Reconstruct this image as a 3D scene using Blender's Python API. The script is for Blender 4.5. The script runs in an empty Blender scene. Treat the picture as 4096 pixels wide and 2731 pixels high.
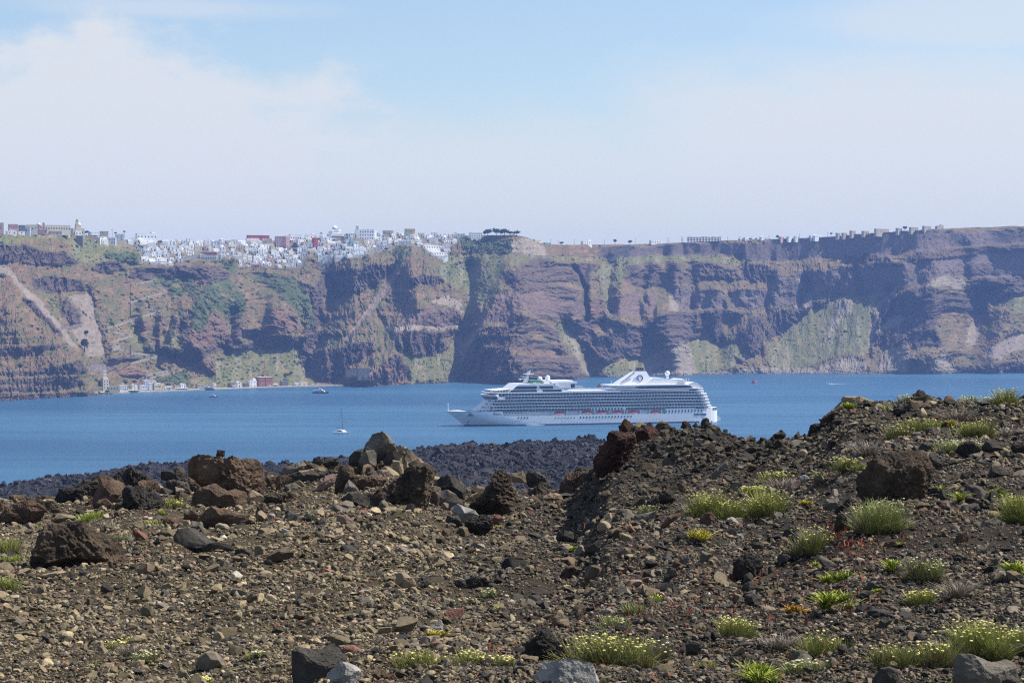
import bpy, math, random
import numpy as np
from mathutils import Vector, Matrix
R = math.radians
rng = np.random.default_rng(11)
random.seed(5)
scene = bpy.context.scene
col = scene.collection

# ------------------------------------------------------------------ camera maths
# sizes are read off the photograph in its own 4096 x 2731 pixels; F is the focal length in those pixels
F = 8870.0
CAMZ = 105.0
YH = 1230.0                    # image row of the sea horizon
PITCH = math.atan((1365.5 - YH) / F)
cp, sp = math.cos(PITCH), math.sin(PITCH)

def P(x, y, d):
    """world point at forward distance d seen at photo position x, y (arrays allowed)"""
    a = (np.asarray(x, float) - 2048.0) / F
    b = -(np.asarray(y, float) - 1365.5) / F
    fy = cp + b * sp
    fz = -sp + b * cp
    d = np.asarray(d, float)
    return np.stack(np.broadcast_arrays(a / fy * d, d, CAMZ + fz / fy * d), axis=-1)

def lerp_tab(tab, x):
    t = np.array(tab, float)
    return np.interp(x, t[:, 0], t[:, 1])

# ------------------------------------------------------------------ noise
def _hash(i, j, k, seed):
    h = (i.astype(np.int64) * 374761393 + j.astype(np.int64) * 668265263 + k.astype(np.int64) * 2147483647 + seed * 974711) & 0xffffffff
    h = ((h ^ (h >> 13)) * 1274126177) & 0xffffffff
    h = (h ^ (h >> 16)) & 0xffffff
    return h.astype(np.float64) / float(0xffffff)

def vnoise(p, seed=0):
    """value noise -1..1, p (...,3)"""
    f = np.floor(p)
    i = f.astype(np.int64)
    t = p - f
    t = t * t * t * (t * (t * 6 - 15) + 10)
    x, y, z = i[..., 0], i[..., 1], i[..., 2]
    u, v, w = t[..., 0], t[..., 1], t[..., 2]
    def h(a, b, c): return _hash(x + a, y + b, z + c, seed)
    c00 = h(0,0,0) * (1-u) + h(1,0,0) * u
    c10 = h(0,1,0) * (1-u) + h(1,1,0) * u
    c01 = h(0,0,1) * (1-u) + h(1,0,1) * u
    c11 = h(0,1,1) * (1-u) + h(1,1,1) * u
    return ((c00 * (1-v) + c10 * v) * (1-w) + (c01 * (1-v) + c11 * v) * w) * 2 - 1

ROT3 = np.array(Matrix.Rotation(.62, 3, 'Z') @ Matrix.Rotation(.45, 3, 'X'))
def fbm(p, octv=4, seed=0, gain=.5, lac=2.03, ridged=False):
    s = 0; a = 1.0; n = 0
    q = np.array(p, float)
    for o in range(octv):
        v = vnoise(q, seed + o * 17)
        if ridged: v = 1 - 2 * np.abs(v)
        s = s + a * v; n += a
        a *= gain; q = (q @ ROT3) * lac + 3.7
    return s / n

def P3(x, y, z=0.0):
    return np.stack(np.broadcast_arrays(np.asarray(x, float), np.asarray(y, float), np.asarray(z, float)), axis=-1)

# ------------------------------------------------------------------ mesh helpers
def mesh_np(name, verts, faces, mat=None, tint=None, smooth=False):
    """verts (n,3), faces (m,3|4) arrays; tint (n,3) base colours kept as a point attribute"""
    me = bpy.data.meshes.new(name)
    verts = np.ascontiguousarray(verts, np.float32)
    faces = np.ascontiguousarray(faces, np.int32)
    k = faces.shape[1]; m = len(faces)
    me.vertices.add(len(verts)); me.vertices.foreach_set('co', verts.ravel())
    me.loops.add(m * k); me.loops.foreach_set('vertex_index', faces.ravel())
    me.polygons.add(m); me.polygons.foreach_set('loop_start', np.arange(0, m * k, k, dtype=np.int32))
    me.update(calc_edges=True)
    me.polygons.foreach_set('use_smooth', np.full(m, bool(smooth)))
    if tint is not None:
        at = me.attributes.new('tint', 'FLOAT_COLOR', 'POINT')
        c = np.ones((len(verts), 4), np.float32); c[:, :3] = tint
        at.data.foreach_set('color', c.ravel())
    if mat: me.materials.append(mat)
    return me

def link(name, me, parent=None, loc=None, rz=None):
    o = bpy.data.objects.new(name, me)
    col.objects.link(o)
    if parent is not None: o.parent = parent
    if loc is not None: o.location = [float(v) for v in loc]
    if rz is not None: o.rotation_euler = (0, 0, rz)
    return o

def tag(o, label=None, cat=None, group=None, kind=None):
    if label: o['label'] = label
    if cat: o['category'] = cat
    if group: o['group'] = group
    if kind: o['kind'] = kind
    return o

def grid_faces(nr, nc):
    i = np.arange(nr * nc).reshape(nr, nc)
    return np.stack([i[:-1, :-1], i[:-1, 1:], i[1:, 1:], i[1:, :-1]], -1).reshape(-1, 4)

class MB:
    """collects boxes, prisms, tubes; build() links ONE mesh object"""
    def __init__(s): s.v = []; s.f = []
    def add(s, vs, fs):
        b = len(s.v); s.v += [tuple(map(float, v)) for v in vs]; s.f += [tuple(i + b for i in f) for f in fs]
    def box(s, x0, x1, y0, y1, z0, z1):
        s.add([(x0,y0,z0),(x1,y0,z0),(x1,y1,z0),(x0,y1,z0),(x0,y0,z1),(x1,y0,z1),(x1,y1,z1),(x0,y1,z1)],
              [(0,3,2,1),(4,5,6,7),(0,1,5,4),(1,2,6,5),(2,3,7,6),(3,0,4,7)])
    def prism(s, pts, y0, y1):
        """pts: outline in (x,z), extruded along y"""
        n = len(pts)
        s.add([(x, y0, z) for x, z in pts] + [(x, y1, z) for x, z in pts],
              [tuple(range(n)), tuple(range(2*n-1, n-1, -1))] + [(i, i+n, (i+1) % n + n, (i+1) % n) for i in range(n)])
    def loft(s, rings, caps=True):
        n = len(rings[0]); vs = [p for r in rings for p in r]; fs = []
        for k in range(len(rings)-1):
            for i in range(n):
                j = (i+1) % n
                fs.append((k*n+i, k*n+j, (k+1)*n+j, (k+1)*n+i))
        if caps:
            fs.append(tuple(range(n-1, -1, -1))); fs.append(tuple((len(rings)-1)*n + i for i in range(n)))
        s.add(vs, fs)
    def tube(s, p, q, r0, r1=None, n=6):
        if r1 is None: r1 = r0
        p = Vector(p); q = Vector(q); d = (q-p).normalized()
        u = d.orthogonal().normalized(); w = d.cross(u)
        ring = lambda c, r: [c + (u*math.cos(2*math.pi*i/n) + w*math.sin(2*math.pi*i/n))*r for i in range(n)]
        s.loft([ring(p, r0), ring(q, r1)])
    def lathe(s, c, prof, n=14):
        """prof: list of (r, z)"""
        rings = [[(c[0]+r*math.cos(2*math.pi*i/n), c[1]+r*math.sin(2*math.pi*i/n), c[2]+z) for i in range(n)] for r, z in prof]
        s.loft(rings)
    def sphere(s, c, r, n=14, m=8, z0=-1.0):
        a0 = math.asin(max(-1, min(1, z0)))
        pr = []
        for k in range(m+1):
            a = a0 + (math.pi/2 - a0) * k / m
            pr.append((max(r*math.cos(a), r*.004), r*math.sin(a)))
        s.lathe(c, pr, n)
    def mesh(s, name, mat=None, smooth=False):
        me = bpy.data.meshes.new(name); me.from_pydata(s.v, [], s.f); me.update()
        if smooth:
            me.polygons.foreach_set('use_smooth', np.ones(len(me.polygons), bool))
        if mat: me.materials.append(mat)
        return me
    def build(s, name, mat=None, parent=None, smooth=False, loc=None, rz=None):
        return link(name, s.mesh(name, mat, smooth), parent, loc, rz)

def empty(name, loc, rz=0):
    o = bpy.data.objects.new(name, None); col.objects.link(o)
    o.location = [float(v) for v in loc]; o.rotation_euler = (0, 0, rz); o.empty_display_size = .1
    return o

# ------------------------------------------------------------------ materials
def new_mat(name):
    m = bpy.data.materials.new(name); m.use_nodes = True
    nt = m.node_tree; b = nt.nodes['Principled BSDF']
    return m, nt, b

def simple(name, c, rough=.6, spec=.3, metal=0.0, var=.12, scale=.5, bump=0.0, bscale=None):
    """plain colour broken up by a little procedural noise (weathering)"""
    m, nt, b = new_mat(name)
    tc = nt.nodes.new('ShaderNodeTexCoord')
    nz = nt.nodes.new('ShaderNodeTexNoise'); nz.inputs['Scale'].default_value = scale; nz.inputs['Detail'].default_value = 5
    nt.links.new(tc.outputs['Object'], nz.inputs['Vector'])
    mr = nt.nodes.new('ShaderNodeMapRange')
    mr.inputs[1].default_value = .3; mr.inputs[2].default_value = .7
    mr.inputs[3].default_value = 1 - var; mr.inputs[4].default_value = 1 + var * .6
    nt.links.new(nz.outputs['Fac'], mr.inputs[0])
    mx = nt.nodes.new('ShaderNodeVectorMath'); mx.operation = 'SCALE'
    mx.inputs[0].default_value = c
    nt.links.new(mr.outputs[0], mx.inputs['Scale'])
    nt.links.new(mx.outputs[0], b.inputs['Base Color'])
    b.inputs['Roughness'].default_value = rough
    b.inputs['Specular IOR Level'].default_value = spec
    b.inputs['Metallic'].default_value = metal
    if bump:
        n2 = nt.nodes.new('ShaderNodeTexNoise'); n2.inputs['Scale'].default_value = bscale or scale * 4; n2.inputs['Detail'].default_value = 6
        nt.links.new(tc.outputs['Object'], n2.inputs['Vector'])
        bp = nt.nodes.new('ShaderNodeBump'); bp.inputs['Strength'].default_value = 1.0; bp.inputs['Distance'].default_value = bump
        nt.links.new(n2.outputs['Fac'], bp.inputs['Height']); nt.links.new(bp.outputs[0], b.inputs['Normal'])
    return m

def tinted(name, rough=.9, spec=.15, scale=1.0, var=.25, bump=0.0, bscale=3.0, coord='Object'):
    """base colour from the mesh's own 'tint' attribute, broken up by noise"""
    m, nt, b = new_mat(name)
    at = nt.nodes.new('ShaderNodeAttribute'); at.attribute_name = 'tint'
    tc = nt.nodes.new('ShaderNodeTexCoord')
    nz = nt.nodes.new('ShaderNodeTexNoise'); nz.inputs['Scale'].default_value = scale; nz.inputs['Detail'].default_value = 8; nz.inputs['Roughness'].default_value = .65
    nt.links.new(tc.outputs[coord], nz.inputs['Vector'])
    mr = nt.nodes.new('ShaderNodeMapRange')
    mr.inputs[1].default_value = .3; mr.inputs[2].default_value = .7
    mr.inputs[3].default_value = 1 - var; mr.inputs[4].default_value = 1 + var
    nt.links.new(nz.outputs['Fac'], mr.inputs[0])
    mx = nt.nodes.new('ShaderNodeVectorMath'); mx.operation = 'SCALE'
    nt.links.new(at.outputs['Color'], mx.inputs[0]); nt.links.new(mr.outputs[0], mx.inputs['Scale'])
    nt.links.new(mx.outputs[0], b.inputs['Base Color'])
    b.inputs['Roughness'].default_value = rough; b.inputs['Specular IOR Level'].default_value = spec
    if bump:
        n2 = nt.nodes.new('ShaderNodeTexNoise'); n2.inputs['Scale'].default_value = bscale; n2.inputs['Detail'].default_value = 8; n2.inputs['Roughness'].default_value = .7
        nt.links.new(tc.outputs[coord], n2.inputs['Vector'])
        bp = nt.nodes.new('ShaderNodeBump'); bp.inputs['Strength'].default_value = 1.0; bp.inputs['Distance'].default_value = bump
        nt.links.new(n2.outputs['Fac'], bp.inputs['Height']); nt.links.new(bp.outputs[0], b.inputs['Normal'])
    return m

# ------------------------------------------------------------------ camera
cam = bpy.data.cameras.new('camera'); co = bpy.data.objects.new('camera', cam); col.objects.link(co)
cam.sensor_width = 36.0; cam.lens = 36.0 * F / 4096.0
cam.clip_start = .5; cam.clip_end = 60000
co.location = (0, 0, CAMZ); co.rotation_euler = (math.pi/2 - PITCH, 0, 0)
scene.camera = co

# ------------------------------------------------------------------ light and sky
EXPO = .63
SUN_EL, SUN_AZ = R(54), R(77)          # azimuth from straight ahead towards the right
sd = Vector((math.cos(SUN_EL)*math.sin(SUN_AZ), math.cos(SUN_EL)*math.cos(SUN_AZ), math.sin(SUN_EL)))
sl = bpy.data.lights.new('sun', 'SUN'); sl.energy = 5.0; sl.angle = R(.53); sl.color = (1.0, .955, .88)
so = bpy.data.objects.new('sun', sl); col.objects.link(so)
so.rotation_euler = sd.to_track_quat('Z', 'Y').to_euler(); so.location = sd * 400

w = bpy.data.worlds.new('World'); scene.world = w; w.use_nodes = True
nt = w.node_tree; N = nt.nodes; L = nt.links
bg = N['Background']; bg.inputs['Strength'].default_value = SKY_STRENGTH = .066
sky = N.new('ShaderNodeTexSky'); sky.sky_type = 'NISHITA'; sky.sun_disc = False
sky.sun_elevation = SUN_EL; sky.sun_rotation = SUN_AZ
sky.altitude = 100; sky.air_density = 1.0; sky.dust_density = .8; sky.ozone_density = 2.5
tc = N.new('ShaderNodeTexCoord')
def vm(op, a, b=None):
    n = N.new('ShaderNodeVectorMath'); n.operation = op
    for i, v in enumerate((a, b)):
        if v is None: continue
        if isinstance(v, tuple): n.inputs[i].default_value = v
        else: L.new(v, n.inputs[i])
    return n
def mt(op, a, b=None, c=None, clamp=False):
    n = N.new('ShaderNodeMath'); n.operation = op; n.use_clamp = clamp
    for i, v in enumerate((a, b, c)):
        if v is None: continue
        if isinstance(v, (int, float)): n.inputs[i].default_value = v
        else: L.new(v, n.inputs[i])
    return n.outputs[0]
def ramp(v, a, b):
    n = N.new('ShaderNodeMapRange'); n.interpolation_type = 'SMOOTHSTEP'
    n.inputs[1].default_value = a; n.inputs[2].default_value = b; n.inputs[3].default_value = 0; n.inputs[4].default_value = 1
    L.new(v, n.inputs[0]); return n.outputs[0]
def noise(vec, scale, detail=6, rough=.55):
    n = N.new('ShaderNodeTexNoise'); n.inputs['Scale'].default_value = scale; n.inputs['Detail'].default_value = detail; n.inputs['Roughness'].default_value = rough
    L.new(vec, n.inputs['Vector']); return n.outputs['Fac']
dirv = tc.outputs['Generated']
sep = N.new('ShaderNodeSeparateXYZ'); L.new(dirv, sep.inputs[0])
stretch = vm('MULTIPLY', dirv, (1.0, 1.0, 1.9)).outputs[0]
n1 = noise(stretch, 10, 9, .64); n2 = noise(stretch, 3.2, 4, .5); n3 = noise(stretch, 30, 4, .6)
nn = mt('ADD', mt('MULTIPLY', mt('SUBTRACT', n1, .5), 1.15), mt('MULTIPLY', mt('SUBTRACT', n3, .5), .5))
def bank(px, py, rx, ry, soft, wob):
    """one cloud bank round a sky direction"""
    a, b = (px - 2048) / F, (YH - py) / F
    dx = mt('DIVIDE', mt('SUBTRACT', sep.outputs[0], a), rx / F)
    dz = mt('DIVIDE', mt('SUBTRACT', sep.outputs[2], b), ry / F)
    r = mt('SQRT', mt('ADD', mt('MULTIPLY', dx, dx), mt('MULTIPLY', dz, dz)))
    r = mt('SUBTRACT', r, mt('MULTIPLY', nn, wob))
    return mt('SUBTRACT', 1.0, ramp(r, 1 - soft, 1 + soft))
c1 = bank(420, 680, 1000, 540, .30, 1.7)
c2 = bank(3500, 680, 1050, 420, .45, .8)
c3 = bank(3900, 120, 700, 110, .6, 1.0)
c4 = bank(700, 60, 500, 40, .7, 1.0)
c5 = bank(1900, 760, 1600, 260, .6, .7)
low = mt('SUBTRACT', 1.0, ramp(sep.outputs[2], .0, .098))
cl = mt('MAXIMUM', mt('MULTIPLY', c1, .92), mt('MULTIPLY', c2, .88))
cl = mt('MAXIMUM', cl, mt('MULTIPLY', c3, .55))
cl = mt('MAXIMUM', cl, mt('MULTIPLY', c4, .45))
cl = mt('MAXIMUM', cl, mt('MULTIPLY', c5, .75))
cl = mt('MAXIMUM', cl, mt('MULTIPLY', low, .95))
# thin broken cloud over the unseen sky, its amount set for fill light
hi = mt('MULTIPLY', ramp(n2, .52, .72), ramp(sep.outputs[2], .16, .35))
cl = mt('MAXIMUM', cl, mt('MULTIPLY', hi, .5))
mixc = N.new('ShaderNodeMix'); mixc.data_type = 'RGBA'
L.new(cl, mixc.inputs[0]); 
skyc = vm('MULTIPLY', sky.outputs[0], (1.52, 1.49, 1.49)).outputs[0]
L.new(skyc, mixc.inputs[6])
k = 2 ** -EXPO / SKY_STRENGTH
cb = N.new('ShaderNodeMix'); cb.data_type = 'RGBA'        # unseen cloud overhead made brighter than the low haze to add fill light
cb.inputs[6].default_value = (.80*k, .825*k, .845*k, 1); cb.inputs[7].default_value = (1.02*k, 1.06*k, 1.12*k, 1)
L.new(ramp(sep.outputs[2], .16, .5), cb.inputs[0]); L.new(cb.outputs[2], mixc.inputs[7])
L.new(mixc.outputs[2], bg.inputs[0])

scene.view_settings.view_transform = 'Standard'; scene.view_settings.look = 'None'
scene.view_settings.exposure = EXPO; scene.view_settings.gamma = 1
scene.cycles.max_bounces = 6; scene.cycles.diffuse_bounces = 2; scene.cycles.glossy_bounces = 2
scene.cycles.transmission_bounces = 2; scene.cycles.volume_bounces = 0; scene.cycles.transparent_max_bounces = 8
scene.cycles.use_adaptive_sampling = False
scene.cycles.filter_width = 1.2
scene.cycles.use_denoising = False
try:
    scene.cycles.denoiser = 'OPENIMAGEDENOISE'
    scene.cycles.denoising_input_passes = 'RGB_ALBEDO_NORMAL'
    scene.cycles.denoising_prefilter = 'ACCURATE'
except Exception: pass

# ------------------------------------------------------------------ haze
hz, hnt, hb = new_mat('sea_haze')
hnt.nodes.remove(hb)
pv = hnt.nodes.new('ShaderNodeVolumePrincipled')
pv.inputs['Color'].default_value = (.29, .47, 1.0, 1); pv.inputs['Density'].default_value = HAZE_DENSITY = 0.80e-4
pv.inputs['Anisotropy'].default_value = 0.0
hnt.links.new(pv.outputs[0], hnt.nodes['Material Output'].inputs['Volume'])
hm = MB(); hm.box(-3600, 3600, -900, 6200, -3.0, 300.0)
tag(hm.build('haze', hz), kind='stuff')

# ------------------------------------------------------------------ sea
sea_m, snt, sb = new_mat('sea_water')
SN, SL = snt.nodes, snt.links
stc = SN.new('ShaderNodeTexCoord')
def smap(scale):
    n = SN.new('ShaderNodeMapping'); n.inputs['Scale'].default_value = scale
    SL.new(stc.outputs['Object'], n.inputs[0]); return n.outputs[0]
def snoise(vec, s, det=4, ro=.55):
    n = SN.new('ShaderNodeTexNoise'); n.inputs['Scale'].default_value = s; n.inputs['Detail'].default_value = det; n.inputs['Roughness'].default_value = ro
    SL.new(vec, n.inputs['Vector']); return n.outputs['Fac']
big = snoise(smap((.0011, .0034, 1)), 1.0, 4, .5)
cr = SN.new('ShaderNodeValToRGB'); cr.color_ramp.elements[0].position = .34; cr.color_ramp.elements[1].position = .66
cr.color_ramp.elements[0].color = (.021, .081, .156, 1); cr.color_ramp.elements[1].color = (.044, .130, .222, 1)
streak = snoise(smap((.0016, .022, 1)), 1.0, 5, .6)
bs_ = SN.new('ShaderNodeMath'); bs_.operation = 'MULTIPLY_ADD'; SL.new(streak, bs_.inputs[0]); bs_.inputs[1].default_value = .55
bs2 = SN.new('ShaderNodeMath'); bs2.operation = 'SUBTRACT'; SL.new(big, bs2.inputs[0]); bs2.inputs[1].default_value = .275; SL.new(bs2.outputs[0], bs_.inputs[2])
SL.new(bs_.outputs[0], cr.inputs[0]); SL.new(cr.outputs[0], sb.inputs['Base Color'])
sb.inputs['Roughness'].default_value = .32; sb.inputs['IOR'].default_value = 1.33
sb.inputs['Specular IOR Level'].default_value = .28
wv = SN.new('ShaderNodeMath'); wv.operation = 'ADD'
SL.new(snoise(smap((.16, .30, 1)), 1.0, 8, .68), wv.inputs[0])
SL.new(snoise(smap((.9, 1.5, 1)), 1.0, 3, .6), wv.inputs[1])
sbp = SN.new('ShaderNodeBump'); sbp.inputs['Strength'].default_value = 1.0; sbp.inputs['Distance'].default_value = .8
SL.new(wv.outputs[0], sbp.inputs['Height']); SL.new(sbp.outputs[0], sb.inputs['Normal'])
gx = np.linspace(-3500, 3500, 30); gy = np.linspace(-800, 5600, 30)
GX, GY = np.meshgrid(gx, gy)
tag(link('sea', mesh_np('sea', P3(GX, GY, 0).reshape(-1, 3), grid_faces(30, 30), sea_m)), kind='structure')
# ------------------------------------------------------------------ the caldera cliff
SHORE = [(-900,1612),(0,1604),(180,1592),(370,1582),(500,1573),(760,1562),(940,1555),(1024,1552),(1390,1544),(1808,1531),(2048,1527),(2310,1518),(2345,1512),(2600,1500),(3072,1495),(3500,1495),(4096,1490),(5000,1486)]
RIM = [(-900,925),(0,937),(250,940),(340,940),(420,952),(600,966),(800,970),(1024,967),(1300,950),(1500,938),(1700,938),(1840,942),(1900,942),(2050,939),(2100,948),(2130,957),(2180,976),(2300,979),(2400,979),(2600,976),(2750,968),(2900,963),(3050,957),(3200,953),(3350,943),(3500,931),(3700,918),(3780,914),(4096,904),(5000,885)]
SETB = [(-900,330),(0,330),(600,380),(1300,420),(1800,390),(2200,340),(2500,330),(3000,330),(3600,320),(4096,300),(5000,300)]
K_ = 1024.0 / 1958.0
def pp(n, pts):
    ox = (n - 1) * 1024
    return [(ox + u * K_, 820 + v * K_) for u, v in pts]
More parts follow.
